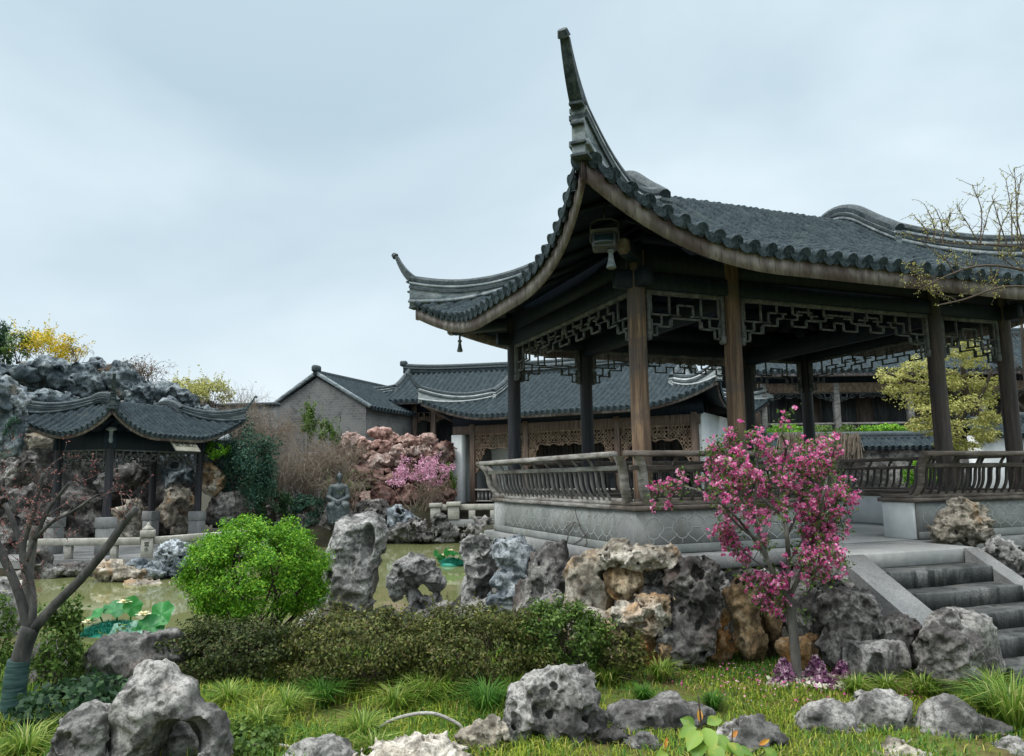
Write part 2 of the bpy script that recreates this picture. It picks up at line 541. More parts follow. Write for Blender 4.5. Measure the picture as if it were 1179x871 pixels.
M['rock_cliff'] = mat_rock('cliff_limestone', (0.022, 0.036, 0.043), (0.085, 0.11, 0.125), (0.27, 0.31, 0.325), stain=(0.20, 0.17, 0.13), stain_thr=(0.62, 0.7), scale=0.8)
M['bark'] = mat_mottle('grey_bark', [(0.3, (0.05, 0.047, 0.043)), (0.5, (0.10, 0.095, 0.087)), (0.7, (0.20, 0.19, 0.175))], 9, (1, 1, 0.35), fine=(0.05, 0.045, 0.04), fscale=30, rough=0.9, bump=0.5)
M['bark_dark'] = mat_mottle('dark_bark', [(0.3, (0.025, 0.027, 0.027)), (0.5, (0.06, 0.06, 0.057)), (0.7, (0.13, 0.125, 0.115))], 9, (1, 1, 0.35), fine=(0.02, 0.02, 0.018), fscale=40, rough=0.9, bump=0.6)
M['twig'] = flat('brown_twig', (0.085, 0.065, 0.052), 0.9)
M['twig_pale'] = flat('pale_twig', (0.19, 0.155, 0.12), 0.9)
M['stem'] = flat('dark_stem', (0.05, 0.04, 0.03), 0.9)
M['wrap'] = mat_mottle('green_trunk_wrap', [(0.3, (0.010, 0.03, 0.03)), (0.6, (0.02, 0.058, 0.055)), (0.75, (0.045, 0.10, 0.092))], 3, (1, 1, 9), rough=0.5, fine=(0.10, 0.16, 0.15), fscale=6, bump=0.4)
M['char'] = flat('dark_lettering', (0.03, 0.035, 0.025), 0.7)
M['board'] = mat_mottle('plaque_board', [(0.3, (0.33, 0.32, 0.24)), (0.7, (0.45, 0.43, 0.33))], 3, rough=0.6)
M['lamp_body'] = flat('floodlight_case', (0.05, 0.055, 0.062), 0.45, 0.5)
M['lamp_glass'] = flat('floodlight_glass', (0.012, 0.03, 0.035), 0.15, 0.5)
L_BRIGHT = [(0.0, (0.045, 0.15, 0.010)), (0.4, (0.095, 0.28, 0.014)), (0.75, (0.17, 0.38, 0.02)), (1.0, (0.30, 0.48, 0.04))]
M['leaf_bright'] = mat_leaf('bright_green_leaf', L_BRIGHT)
M['leaf_hedge'] = mat_leaf('olive_hedge_leaf', [(0.0, (0.04, 0.055, 0.016)), (0.4, (0.085, 0.11, 0.026)), (0.7, (0.15, 0.175, 0.04)), (0.82, (0.12, 0.085, 0.045)), (1.0, (0.24, 0.26, 0.06))])
M['leaf_dark'] = mat_leaf('dark_green_leaf', [(0.0, (0.012, 0.035, 0.018)), (0.5, (0.025, 0.065, 0.028)), (1.0, (0.055, 0.11, 0.04))])
M['leaf_olive'] = mat_leaf('dark_olive_leaf', [(0.0, (0.022, 0.035, 0.012)), (0.5, (0.05, 0.075, 0.02)), (0.85, (0.095, 0.125, 0.03)), (1.0, (0.09, 0.065, 0.035))])
M['leaf_teal'] = mat_leaf('ivy_leaf', [(0.0, (0.012, 0.045, 0.035)), (0.5, (0.028, 0.085, 0.058)), (1.0, (0.07, 0.15, 0.085))])
M['leaf_mid'] = mat_leaf('mid_green_leaf', [(0.0, (0.04, 0.085, 0.015)), (0.5, (0.085, 0.16, 0.03)), (1.0, (0.16, 0.24, 0.05))])
M['leaf_yellow'] = mat_leaf('yellow_green_leaf', [(0.0, (0.22, 0.24, 0.05)), (0.5, (0.41, 0.41, 0.12)), (1.0, (0.56, 0.53, 0.20))])
M['leaf_forsythia'] = mat_leaf('forsythia_petal', [(0.0, (0.24, 0.27, 0.03)), (0.35, (0.52, 0.45, 0.03)), (0.75, (0.75, 0.56, 0.02)), (1.0, (0.8, 0.47, 0.01))])
M['leaf_brown'] = mat_leaf('dry_reddish_leaf', [(0.0, (0.10, 0.05, 0.035)), (0.5, (0.20, 0.11, 0.075)), (1.0, (0.20, 0.19, 0.06))])
M['bud'] = mat_leaf('reddish_bud', [(0.0, (0.20, 0.055, 0.06)), (0.5, (0.34, 0.13, 0.12)), (1.0, (0.45, 0.22, 0.18))])
M['petal'] = mat_leaf('pink_petal', [(0.0, (0.52, 0.04, 0.22)), (0.3, (0.76, 0.13, 0.40)), (0.65, (0.86, 0.28, 0.54)), (0.88, (0.90, 0.50, 0.68)), (1.0, (0.88, 0.68, 0.76))], 0.6, 0.45)
M['petal_pale'] = mat_leaf('pale_pink_petal', [(0.0, (0.50, 0.20, 0.33)), (0.5, (0.62, 0.32, 0.45)), (1.0, (0.72, 0.48, 0.58))], 0.6, 0.35)
M['grass'] = mat_leaf('grass_blade', [(0.0, (0.085, 0.14, 0.015)), (0.35, (0.17, 0.26, 0.022)), (0.7, (0.29, 0.36, 0.035)), (0.9, (0.41, 0.41, 0.075)), (1.0, (0.42, 0.34, 0.13))], 0.6, 0.35)
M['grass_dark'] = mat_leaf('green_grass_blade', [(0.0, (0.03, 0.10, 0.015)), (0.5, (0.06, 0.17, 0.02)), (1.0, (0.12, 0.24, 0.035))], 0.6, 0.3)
M['tuft'] = mat_leaf('tuft_blade', [(0.0, (0.07, 0.15, 0.018)), (0.4, (0.14, 0.25, 0.028)), (0.8, (0.26, 0.34, 0.06)), (1.0, (0.46, 0.46, 0.18))], 0.5, 0.35)
M['kale'] = mat_leaf('purple_kale_leaf', [(0.0, (0.075, 0.02, 0.065)), (0.4, (0.17, 0.055, 0.13)), (0.7, (0.32, 0.16, 0.25)), (1.0, (0.58, 0.46, 0.50))], 0.6, 0.2)
M['kale_white'] = mat_leaf('cream_kale_leaf', [(0.0, (0.42, 0.44, 0.30)), (0.6, (0.60, 0.60, 0.48)), (1.0, (0.50, 0.36, 0.42))], 0.6, 0.2)
M['fringe'] = mat_leaf('teal_plastic_grass', [(0.0, (0.01, 0.12, 0.09)), (0.5, (0.02, 0.24, 0.17)), (1.0, (0.06, 0.36, 0.25))], 0.4, 0.2)
M['lotus'] = mat_leaf('lotus_leaf', [(0.0, (0.015, 0.24, 0.055)), (1.0, (0.05, 0.38, 0.07))], 0.4, 0.3)
M['lotus_pale'] = mat_leaf('pale_lotus_leaf', [(0.0, (0.22, 0.42, 0.32)), (1.0, (0.30, 0.50, 0.36))], 0.4, 0.3)
M['lotus_petal'] = mat_leaf('cream_lotus_petal', [(0.0, (0.72, 0.66, 0.36)), (1.0, (0.80, 0.76, 0.58))], 0.5, 0.35)
M['sapling'] = mat_leaf('fresh_leaf', [(0.0, (0.15, 0.28, 0.03)), (0.7, (0.25, 0.40, 0.06)), (1.0, (0.40, 0.46, 0.04))], 0.4, 0.4)
M['sapling_red'] = mat_leaf('red_young_leaf', [(0.0, (0.45, 0.10, 0.02)), (1.0, (0.60, 0.36, 0.02))], 0.45, 0.4)

# ------------------------------------------------------------------ terrain and pond
PAV_YAW = 0.3668
PAV_O = np.array([1.2747, 7.4297, 0.8714])
cY, sY = math.cos(PAV_YAW), math.sin(PAV_YAW)
WATER_Z = -0.30
POND = np.array([(-18, 8.6), (-8, 8.6), (-5, 8.5), (-3, 8.5), (-1.6, 8.7), (-0.75, 9.1), (-0.62, 10.4), (-1.0, 11.3), (-0.7, 14),
                 (0.6, 17.5), (1.0, 21.0), (-0.6, 23.0), (-4, 23.2), (-6, 21.6), (-6.6, 18.5), (-8.0, 16.7), (-12, 15.6), (-18, 14.5)], float)

def pond_sd(X, Y):
    P = np.stack([X.ravel(), Y.ravel()], 1)
    d = np.full(len(P), 1e9)
    ins = np.zeros(len(P), bool)
    n = len(POND)
    for i in range(n):
        a, b = POND[i], POND[(i + 1) % n]
        ab = b - a
        t = np.clip(((P - a) @ ab) / (ab @ ab), 0, 1)
        d = np.minimum(d, np.linalg.norm(P - a - t[:, None] * ab, axis=1))
        c = ((a[1] > P[:, 1]) != (b[1] > P[:, 1])) & (P[:, 0] < (b[0] - a[0]) * (P[:, 1] - a[1]) / (b[1] - a[1] + 1e-12) + a[0])
        ins ^= c
    return np.where(ins, -d, d).reshape(X.shape)

def ground_h(X, Y):
    X, Y = np.asarray(X, float), np.asarray(Y, float)
    q = np.stack([X.ravel() * 0.7, Y.ravel() * 0.7, 0 * X.ravel()], 1)
    nz_ = (0.07 * fbm(q, 3)).reshape(X.shape)
    h = nz_ * sstep(2.0, 4.0, Y)
    dx, dy = X - PAV_O[0], Y - PAV_O[1]
    U, V = dx * cY + dy * sY, -dx * sY + dy * cY
    court = np.minimum(sstep(-0.1, 0.25, U), sstep(-0.1, 0.25, V))
    court = np.maximum(court, sstep(1.1, 1.5, X) * sstep(13.0, 14.5, Y))
    h = h * (1 - court) + 0.80 * court
    back = sstep(20.0, 25.0, Y)
    h = np.maximum(h, 0.62 * back + 0.3 * nz_)
    leftb = sstep(-6.0, -7.0, X) * sstep(15.0, 16.5, Y)
    h = h * (1 - leftb) - 0.15 * leftb
    sd = pond_sd(X, Y)
    k = sstep(-0.55, 0.35, sd)
    return h * k + (-0.95) * (1 - k)

def spaced(a, b, step, ext):
    m = list(np.arange(a, b + step / 2, step))
    return np.array([a - e for e in ext[::-1]] + m + [b + e for e in ext])
xs = spaced(-17, 12, 0.14, [0.6, 2, 5, 12, 30, 80, 250, 900])
ys = spaced(1.5, 27, 0.14, [0.6, 2, 5, 12, 30, 80, 250, 900])
GX, GY = np.meshgrid(xs, ys, indexing='ij')
GZ = ground_h(GX, GY)
far_ = (np.abs(GX) > 60) | (GY > 80) | (GY < -40)
GZ = np.where(far_, 0.0, GZ)
m, t = new_mat('lawn_soil')
v = coords(t, rnd=False)
n1 = noise(t, v, 1.6, 6, 0.62, 0.5)
n2 = noise(t, v, 22, 5, 0.65)
c = ramp(t, n1, [(0.34, (0.10, 0.075, 0.035)), (0.45, (0.11, 0.11, 0.03)), (0.55, (0.085, 0.12, 0.022)), (0.7, (0.14, 0.16, 0.035))])
c = mixc(t, ramp(t, n2, [(0.4, 0.6), (0.55, 0.0)]), c, (0.045, 0.035, 0.018))
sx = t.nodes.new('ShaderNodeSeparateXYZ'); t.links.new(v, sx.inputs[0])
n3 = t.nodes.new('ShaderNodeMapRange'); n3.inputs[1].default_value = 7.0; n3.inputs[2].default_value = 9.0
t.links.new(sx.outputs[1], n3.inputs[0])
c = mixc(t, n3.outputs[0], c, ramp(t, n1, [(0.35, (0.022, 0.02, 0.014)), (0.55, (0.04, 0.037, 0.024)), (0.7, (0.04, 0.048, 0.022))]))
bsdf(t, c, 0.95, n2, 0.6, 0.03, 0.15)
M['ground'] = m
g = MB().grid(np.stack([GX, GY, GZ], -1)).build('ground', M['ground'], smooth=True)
g['kind'] = 'structure'

def gz(x, y):
    return float(ground_h(np.array([x]), np.array([y]))[0])

m, t = new_mat('pond_water')
v = coords(t, (1, 1, 1), rnd=False)
n1 = noise(t, v, 0.5, 4, 0.55, 0.4)
c = ramp(t, n1, [(0.35, (0.135, 0.15, 0.06)), (0.75, (0.175, 0.185, 0.085))])
n2 = noise(t, coords(t, (1.0, 0.55, 1), rnd=False), 5, 3, 0.5, 0.2)
bsdf(t, c, 0.03, n2, 0.035, 0.02, 0.8, **{'IOR': 1.4})
M['water'] = m
wv = [(-60, 8.0), (1.6, 8.0), (1.6, 23.8), (-60, 23.8)]
o = MB().poly([(x, y, WATER_Z) for x, y in wv]).build('pond_water', M['water'])
o['kind'] = 'structure'

# ------------------------------------------------------------------ roofs
def sweep_rect(mb, P, N, z0, z1, wd):
    """a wall of thickness wd along the plan path P (n,2) with normals N, between heights z0 and z1"""
    a, b = P - N * wd / 2, P + N * wd / 2
    z0, z1 = np.broadcast_to(z0, (len(P),)), np.broadcast_to(z1, (len(P),))
    V = np.stack([np.c_[a, z0], np.c_[a, z1], np.c_[b, z1], np.c_[b, z0]], 1)
    mb.grid(V, closed=True)
    mb.poly(V[0]); mb.poly(V[-1][::-1])

def path_normals(P):
    T = np.gradient(P, axis=0)
    T /= np.linalg.norm(T, axis=1)[:, None] + 1e-9
    return np.stack([-T[:, 1], T[:, 0]], 1)

XP = np.array([-.5, -.40, -.33, -.30, -.25, -.17, -.085, 0, .085, .17, .25, .30, .33, .40, .5])
XH = np.array([0, .02, .07, .15, .30, .44, .52, .55, .52, .44, .30, .15, .07, .02, 0])

def tile_row(mb, fpos, s, pitch, dmin, lim, expo, rng, saw=0.014, coarse=False):
    """one course of pan + cover tiles; fpos(s,d) -> xyz ; dmin, lim arrays over the section"""
    xp, xh = (XP[::2], XH[::2]) if coarse else (XP, XH)
    n = max(1, int(round((lim[len(lim) // 2] - dmin[len(dmin) // 2]) / expo)))
    ts, sw = [], []
    for k in range(n):
        ts += [k / n, (k + 0.94) / n]
        j = rng.uniform(-0.3, 0.3)
        sw += [saw * (1 + j), 0.0]
    ts.append(1.0); sw.append(0.0)
    ts, sw = np.array(ts)[:, None], np.array(sw)[:, None]
    d = dmin[None] + ts * (lim - dmin)[None]
    ss = np.broadcast_to(s[None], d.shape)
    P = fpos(ss, d)
    P[..., 2] += xh[None] * pitch * 0.62 + sw
    mb.grid(P)

def eave_ends(mb, fpos, s, pitch, dmin, drip=True):
    r = pitch * 0.32
    P = fpos(np.array([s, s]), np.array([dmin - 0.02, dmin + 0.05]))
    P[:, 2] += pitch * 0.10
    mb.tube(P, [r * 1.08, r], 12)
    if drip:
        s2 = s + pitch / 2
        a = np.linspace(-1, 1, 9)
        top = np.stack([s2 + a * pitch * 0.36, np.full(9, dmin - 0.015)], 1)
        zt = 0.03 + 0.012 * a * a
        zb = -0.26 * pitch * (1 - a * a) ** 0.7 - 0.01
        A = fpos(top[:, 0], top[:, 1]); B = A.copy()
        A2 = fpos(top[:, 0], top[:, 1] + 0.014); B2 = A2.copy()
        A[:, 2] += zt; B[:, 2] += zb; A2[:, 2] += zt; B2[:, 2] += zb
        mb.grid(np.stack([A, B, B2, A2], 1), closed=True)

def xieshan(parent, W, D, zE, o=.9, e=.3, rise=.7, Lc=2.3, Le=1.9, G=1.7, pa=.42, pb=.085, roll=.5, pitch=.2, expo=.11,
            fasc=.20, hr=.24, hk=.16, tongue=.42, rs=1.0, rafters=True, ridge=False, coarse=False, seed=1, soft=None, eave_mat='eave', ridge_mat='ridge'):
    rng = random.Random(seed)
    dm = D / 2 + o
    s_end = pa + 2 * pb * dm
    def prof(d):
        P = pa * d + pb * np.maximum(d, 0) ** 2
        if roll > 0:
            x = dm - d
            P = P - np.where(x < roll, s_end * (roll - x) ** 2 / (2 * roll), 0)
        return P
    def surf(U, V, main=None):
        du = np.minimum(U + o, W + o - U)
        dv = np.minimum(V + o, D + o - V)
        inner = (du >= G - 1e-6) if main is None else main
        md = np.where(inner, dv, np.minimum(du, dv))
        lift = rise * np.maximum(0, 1 - (np.maximum(du, dv) + e) / Lc) ** 2
        return zE + prof(md) + lift
    def edge(dl):
        return -e * np.maximum(0, 1 - (dl + e) / Le) ** 2
    def fmap(side, main=None, dz=0.0):
        def f(s, d):
            if side == 'F': U, V = s, -o + d
            elif side == 'B': U, V = s, D + o - d
            elif side == 'L': U, V = -o + d, s
            else: U, V = W + o - d, s
            return np.stack([U + 0 * s, V + 0 * s, surf(U, V, main) + dz], -1)
        return f
    roof, soffit, raft, board = MB(), MB(), MB(), MB()
    for side in 'FBLR':
        L = W if side in 'FB' else D
        n = int((L + 2 * o + 2 * e) // pitch)
        s0 = L / 2 - (n - 1) * pitch / 2
        xp = XP[::2] if coarse else XP
        for i in range(n):
            sc = s0 + i * pitch
            s = sc + xp * pitch
            dl = np.minimum(s + o, L + o - s)
            dc = min(sc + o, L + o - sc)
            main = bool(dc >= G and side in 'FB')
            dmin = edge(dl)
            lim = np.full(len(s), dm) if main else np.minimum(dl, G)
            f = fmap(side, main)
            dminc = float(edge(np.array(dc)))
            if lim[len(s) // 2] - dminc < 0.05:
                continue
            lim = np.maximum(lim, dmin + 0.01)
            tile_row(roof, f, s, pitch, dmin, lim, expo, rng, coarse=coarse)
            eave_ends(roof, f, sc, pitch, dminc)
            s2 = np.array([sc - pitch / 2, sc + pitch / 2])
            dl2 = np.minimum(s2 + o, L + o - s2)
            l2 = np.full(2, dm) if main else np.clip(dl2, None, G)
            m2 = edge(dl2) + 0.05
            l2 = np.maximum(l2, m2 + 0.005)
            tt = np.linspace(0, 1, 7)[:, None]
            fs = fmap(side, main, -0.09)
            soffit.grid(fs(np.broadcast_to(s2, (7, 2)), m2 + tt * (l2 - m2)))
            if rafters and i % 2 == 0 and side in 'FLRB':
                lc = l2.mean(); mc = m2.mean() + 0.04
                if lc - mc > 0.25:
                    dd = np.linspace(mc, lc, 5)
                    raft.tube(fmap(side, main, -0.13)(np.full(5, sc), dd), 0.032, 6)
        ss = np.linspace(-o - e + 0.03, L + o + e - 0.03, 90)
        dl = np.minimum(ss + o, L + o - ss)
        dd = edge(dl) + 0.035
        A = fmap(side, False)(ss, dd); B = fmap(side, False)(ss, dd + 0.03)
        A0, B0 = A.copy(), B.copy()
        A[:, 2] -= 0.02; B[:, 2] -= 0.02; A0[:, 2] -= 0.02 + fasc; B0[:, 2] -= 0.02 + fasc
        board.grid(np.stack([A, A0, B0, B], 1), closed=True)
    rf = roof.build('roof', M['tile'], parent, True, angle=50)
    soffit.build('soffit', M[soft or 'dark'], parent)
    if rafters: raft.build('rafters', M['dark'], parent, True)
    board.build('eave_board', M[eave_mat], parent)
    # gable walls and gable ridges
    for U0, sg in ((G - o, 1), (W - G + o, -1)):
        vv = np.linspace(G - o, D - G + o, 25)
        ug = np.full(25, U0 + sg * 0.10)
        zt = surf(ug, vv, True) - 0.03
        zb = np.full(25, zE + prof(np.array(G)) - 0.06)
        gw = MB()
        sweep_rect(gw, np.stack([ug, vv], 1), np.tile([[1.0, 0.0]], (25, 1)), zb, np.maximum(zt, zb + 0.01), 0.05)
        gw.build('gable_wall', M['plaster'], rf)
        vv = np.linspace(G - o - 0.12, D - G + o + 0.12, 41)
        ug = np.full(41, U0 + sg * 0.03)
        zs = surf(ug, vv, True)
        Pn = np.tile([[1.0, 0.0]], (41, 1))
        P = np.stack([ug, vv], 1)
        b, cpm = MB(), MB()
        sweep_rect(b, P, Pn, zs - 0.04, zs + hr - 0.02, 0.15 * rs)
        sweep_rect(b, P, Pn, zs + hr * 0.36, zs + hr * 0.52, 0.20 * rs)
        sweep_rect(cpm, P, Pn, zs + hr * 0.64, zs + hr * 0.78, 0.21 * rs)
        cpm.tube(np.c_[P, zs + hr], 0.085 * rs, 9)
        bo = b.build('gable_ridge', M[ridge_mat], rf)
        cpm.build('ridge_cap', M['cap'], bo, True, angle=40)
    if ridge:
        uu = np.linspace(G - o - 0.25, W - G + o + 0.25, 30)
        P = np.stack([uu, np.full(30, D / 2)], 1)
        zr = zE + prof(np.array(dm)) + 0.04 + 0.22 * np.abs((uu - W / 2) / (W / 2)) ** 4
        b = MB()
        sweep_rect(b, P, path_normals(P), zr - 0.12, zr + 0.22, 0.16)
        sweep_rect(b, P, path_normals(P), zr + 0.10, zr + 0.15, 0.24)
        b.tube(np.c_[P, zr + 0.24], 0.10, 8)
        for u, q in ((uu[0], zr[0]), (uu[-1], zr[-1])):
            b.box((u - 0.16, D / 2 - 0.12, q + 0.2), (u + 0.16, D / 2 + 0.12, q + 0.45), 0.05)
        b.build('main_ridge', M['cap'], rf)
    # hip ridges with upturned tips
    for cu, cv, su, sv in ((-o, -o, 1, 1), (W + o, -o, -1, 1), (-o, D + o, 1, -1), (W + o, D + o, -1, -1)):
        tt = np.linspace(G + 0.05, -e - 0.02, 34)
        P = np.stack([cu + su * tt, cv + sv * tt], 1)
        zs = surf(P[:, 0], P[:, 1], False)
        N = path_normals(P)
        zt = zs + hr + hk * np.maximum(0, 1 - (tt + e) / 1.3) ** 1.6
        b, cpm = MB(), MB()
        sweep_rect(b, P, N, zs - 0.05, zt - 0.02, 0.115 * rs)
        sweep_rect(b, P, N, zs + 0.02, zs + 0.07, 0.17 * rs)
        sweep_rect(b, P, N, zt - 0.085 * rs, zt - 0.05 * rs, 0.15 * rs)
        cpm.tube(np.c_[P, zt], 0.07 * rs, 9)
        sweep_rect(cpm, P, N, zt - 0.15 * rs, zt - 0.11 * rs, 0.16 * rs)
        q = np.linspace(0, 1, 9)
        dg = -e - 0.02 - (0.26 * q - 0.05 * q * q) * rs
        zz = zt[-1] + tongue * (0.62 * q + 0.38 * q * q)
        T = np.stack([cu + su * dg, cv + sv * dg, zz], 1)
        V = []
        tw = np.array([su, sv]) / math.sqrt(2)
        for k in range(9):                 # the tongue: a tapering flat bar, thicker where it leaves the ridge
            hh = (0.20 * (1 - q[k]) ** 1.3 + 0.05) * rs
            ww = (0.060 - 0.022 * q[k]) * rs
            nx = np.array([-tw[1], tw[0]])
            back = np.array([tw[0], tw[1]]) * hh * 0.75
            a = T[k, :2] + nx * ww; c_ = T[k, :2] - nx * ww
            V.append([(*a, T[k, 2] - hh * .25), (*c_, T[k, 2] - hh * .25), (*(c_ + back), T[k, 2] - hh * 0.1), (*(a + back), T[k, 2] - hh * 0.1)])
        V = np.array(V)
        cpm.grid(V, closed=True); cpm.poly(V[-1])
        cpm.tube([T[-1] + (0, 0, -0.01), T[-1] + np.array([-su * .03, -sv * .03, 0.03]) * rs], [0.055 * rs, 0.04 * rs], 8)
        # stacked front plates below the tongue
        for k, (zf, ww) in enumerate(((0.02, 0.115), (-0.14, 0.11), (-0.30, 0.13), (-0.40, 0.15))):
            d0 = -e - 0.03 - 0.015 * (2 - k)
            c0 = np.array([cu + su * d0, cv + sv * d0, zt[-1] - 0.06 * rs + zf * rs])
            Mx = np.eye(4)
            Mx[:3, 0] = (su / math.sqrt(2), sv / math.sqrt(2), 0)
            Mx[:3, 1] = (-sv / math.sqrt(2), su / math.sqrt(2), 0)
            Mx[:3, 3] = c0
            cpm.box((-0.012 * rs, -ww / 2 * rs, -0.014), (0.12, ww / 2 * rs, 0.014), 0.005, Mx)
        bo = b.build('hip_ridge', M[ridge_mat], rf)
        cpm.build('ridge_cap', M['cap'], bo, True, angle=40)
    return surf, rf

# ------------------------------------------------------------------ joinery pieces, in a wall frame (s along, t outward, z up)
def frame_M(origin, along, outward):
    Mx = np.eye(4)
    Mx[:3, 0] = (*along, 0); Mx[:3, 1] = (*outward, 0); Mx[:3, 3] = origin
    return Mx

def lattice_mb(L, w=0.028, deep=1.0, step=0.11, th=.017):
    mb = MB()
    def bar(s0, z0, s1, z1):
        mb.box((min(s0, s1) - w / 2, -th, min(z0, z1) - w / 2), (max(s0, s1) + w / 2, th, max(z0, z1) + w / 2))
    mb.box((0, -0.024, -0.02), (L, 0.024, 0.025))
    half = L / 2
    outs = [(0, -.47), (.12, -.47), (.12, -.37), (.30, -.37), (.30, -.27)]
    s, z = 0.50, -.27
    alt = [-.18, -.26, -.18, -.27]
    k = 0
    pts = [(p, q * deep) for p, q in outs]
    while s < half - 0.05:
        pts.append((s, z * deep)); z = alt[k % 4]; pts.append((s, z * deep)); k += 1; s += 0.20
    pts = [(min(p, half), q) for p, q in pts] + [(half, z * deep)]
    for a, b in zip(pts, pts[1:]):
        for mir in (0, 1):
            f = (lambda x: L - x) if mir else (lambda x: x)
            bar(f(a[0]), a[1], f(b[0]), b[1])
    pts2 = [(0, -.35), (.18, -.35), (.18, -.24), (.38, -.24), (.38, -.12)]
    s, z, k = 0.58, -.12, 0
    alt2 = [-.18, -.08, -.17, -.09]
    while s < half - 0.05:
        pts2.append((s, z)); z = alt2[k % 4]; pts2.append((s, z)); k += 1; s += 0.20
    pts2 = [(min(p, half), q * deep) for p, q in pts2] + [(half, z * deep)]
    for a, b in zip(pts2, pts2[1:]):
        for mir in (0, 1):
            f = (lambda x: L - x) if mir else (lambda x: x)
            bar(f(a[0]), a[1], f(b[0]), b[1])
    s = 0.06
    while s < half:
        zb = -.12 if s > .3 else -.24
        for mir in (0, 1):
            f = (lambda x: L - x) if mir else (lambda x: x)
            bar(f(s), 0, f(s), zb * deep)
            bar(f(s), zb * deep, f(min(half, s + .12)), zb * deep)
            if s < .3: bar(f(s), -.30 * deep, f(s), -.47 * deep if s < .12 else -.37 * deep)
        s += 0.22
    return mb

def carved_mb(L, H, rng, r=0.055):
    """scalloped fretwork of many small scrolls, deep at both ends"""
    mb = MB()
    def depth(s):
        q = min(s, L - s)
        e_ = H * (1 - sstep(0.0, 0.42, np.array(q))) * 0.62
        return float(e_) + H * 0.33 + 0.05 * abs(math.sin(q * 7.0))
    s = r
    while s < L - r * .5:
        z = -r
        d = depth(s)
        while z > -d:
            a = np.linspace(0, 2 * math.pi, 11)
            a0 = rng.uniform(0, 6.3)
            rr = r * rng.uniform(.85, 1.15)
            q = np.stack([s + rng.uniform(-.01, .01) + rr * np.cos(a), np.zeros(11), z + rr * np.sin(a)], 1)
            q2 = np.stack([s + rr * .62 * np.cos(a), np.zeros(11), z + rr * .62 * np.sin(a)], 1)
            V = np.stack([q + (0, .02, 0), q2 + (0, .028, 0), q2 - (0, .028, 0), q - (0, .02, 0)], 1)
            mb.grid(V, closed=True)
            if rng.random() < .5:
                mb.box((s - .012, -.022, z - rr), (s + .012, .022, z + rr))
            z -= r * 1.75
        s += r * 1.75
    mb.box((0, -0.03, -0.03), (L, 0.03, 0.03))
    # scalloped lower border
    ss = np.linspace(0, L, int(L / 0.05) + 2)
    zz = np.array([-depth(q) for q in ss])
    P = np.stack([ss, zz], 1)
    V = np.stack([np.stack([ss, 0 * ss - .03, zz - .02], 1), np.stack([ss, 0 * ss + .03, zz - .02], 1),
                  np.stack([ss, 0 * ss + .03, zz + .02], 1), np.stack([ss, 0 * ss - .03, zz + .02], 1)], 1)
    mb.grid(V, closed=True)
    return mb

def inlay_mb(L, z0, z1, cell=0.34, wd=0.007, off=0.004):
    """white interlocked quatrefoil outline laid on a facing"""
    mb = MB()
    H = z1 - z0
    n = max(1, int(round(L / cell)))
    cw = L / n
    def ribbon(pts, closed=False):
        P = np.array(pts, float)
        T = np.gradient(P, axis=0) if not closed else np.roll(P, -1, 0) - np.roll(P, 1, 0)
        T /= np.linalg.norm(T, axis=1)[:, None] + 1e-9
        N = np.stack([-T[:, 1], T[:, 0]], 1) * wd / 2
        A, B = P - N, P + N
        if closed: A, B = np.r_[A, A[:1]], np.r_[B, B[:1]]
        V = np.stack([np.c_[A[:, 0], np.full(len(A), off), A[:, 1]], np.c_[B[:, 0], np.full(len(B), off), B[:, 1]]], 1)
        mb.grid(V)
    r = 0.27 * H
    for i in range(n):
        cx, cz = (i + .5) * cw, (z0 + z1) / 2
        th = np.linspace(0, 2 * math.pi, 64, endpoint=False)
        rad = r * (0.98 + 0.30 * np.abs(np.cos(2 * th)) ** 0.6)
        ribbon(np.stack([cx + rad * np.cos(th) * min(1.25, cw / H), cz + rad * np.sin(th)], 1), True)
        xe = cx + r * 1.28 * min(1.25, cw / H)
        if i < n - 1:
            xn = (i + 1.5) * cw - r * 1.28 * min(1.25, cw / H)
            ribbon([(xe, cz), ((xe + xn) / 2, cz), (xn, cz)])
        for sgn in (1, -1):
            xm = (i + 1) * cw
            if xm < L - .01:
                a = np.linspace(0, 1, 9)
                # ogee between neighbouring cells
                ribbon(np.stack([xm + (0.5 - .5 * np.cos(a * math.pi)) * cw * .30, cz + sgn * (H * .5 - a * H * .30)], 1))
                ribbon(np.stack([xm - (0.5 - .5 * np.cos(a * math.pi)) * cw * .30, cz + sgn * (H * .5 - a * H * .30)], 1))
            ribbon([(cx, cz + sgn * r * 1.28), (cx, cz + sgn * H * .43), (cx, cz + sgn * H * .5)])
    return mb

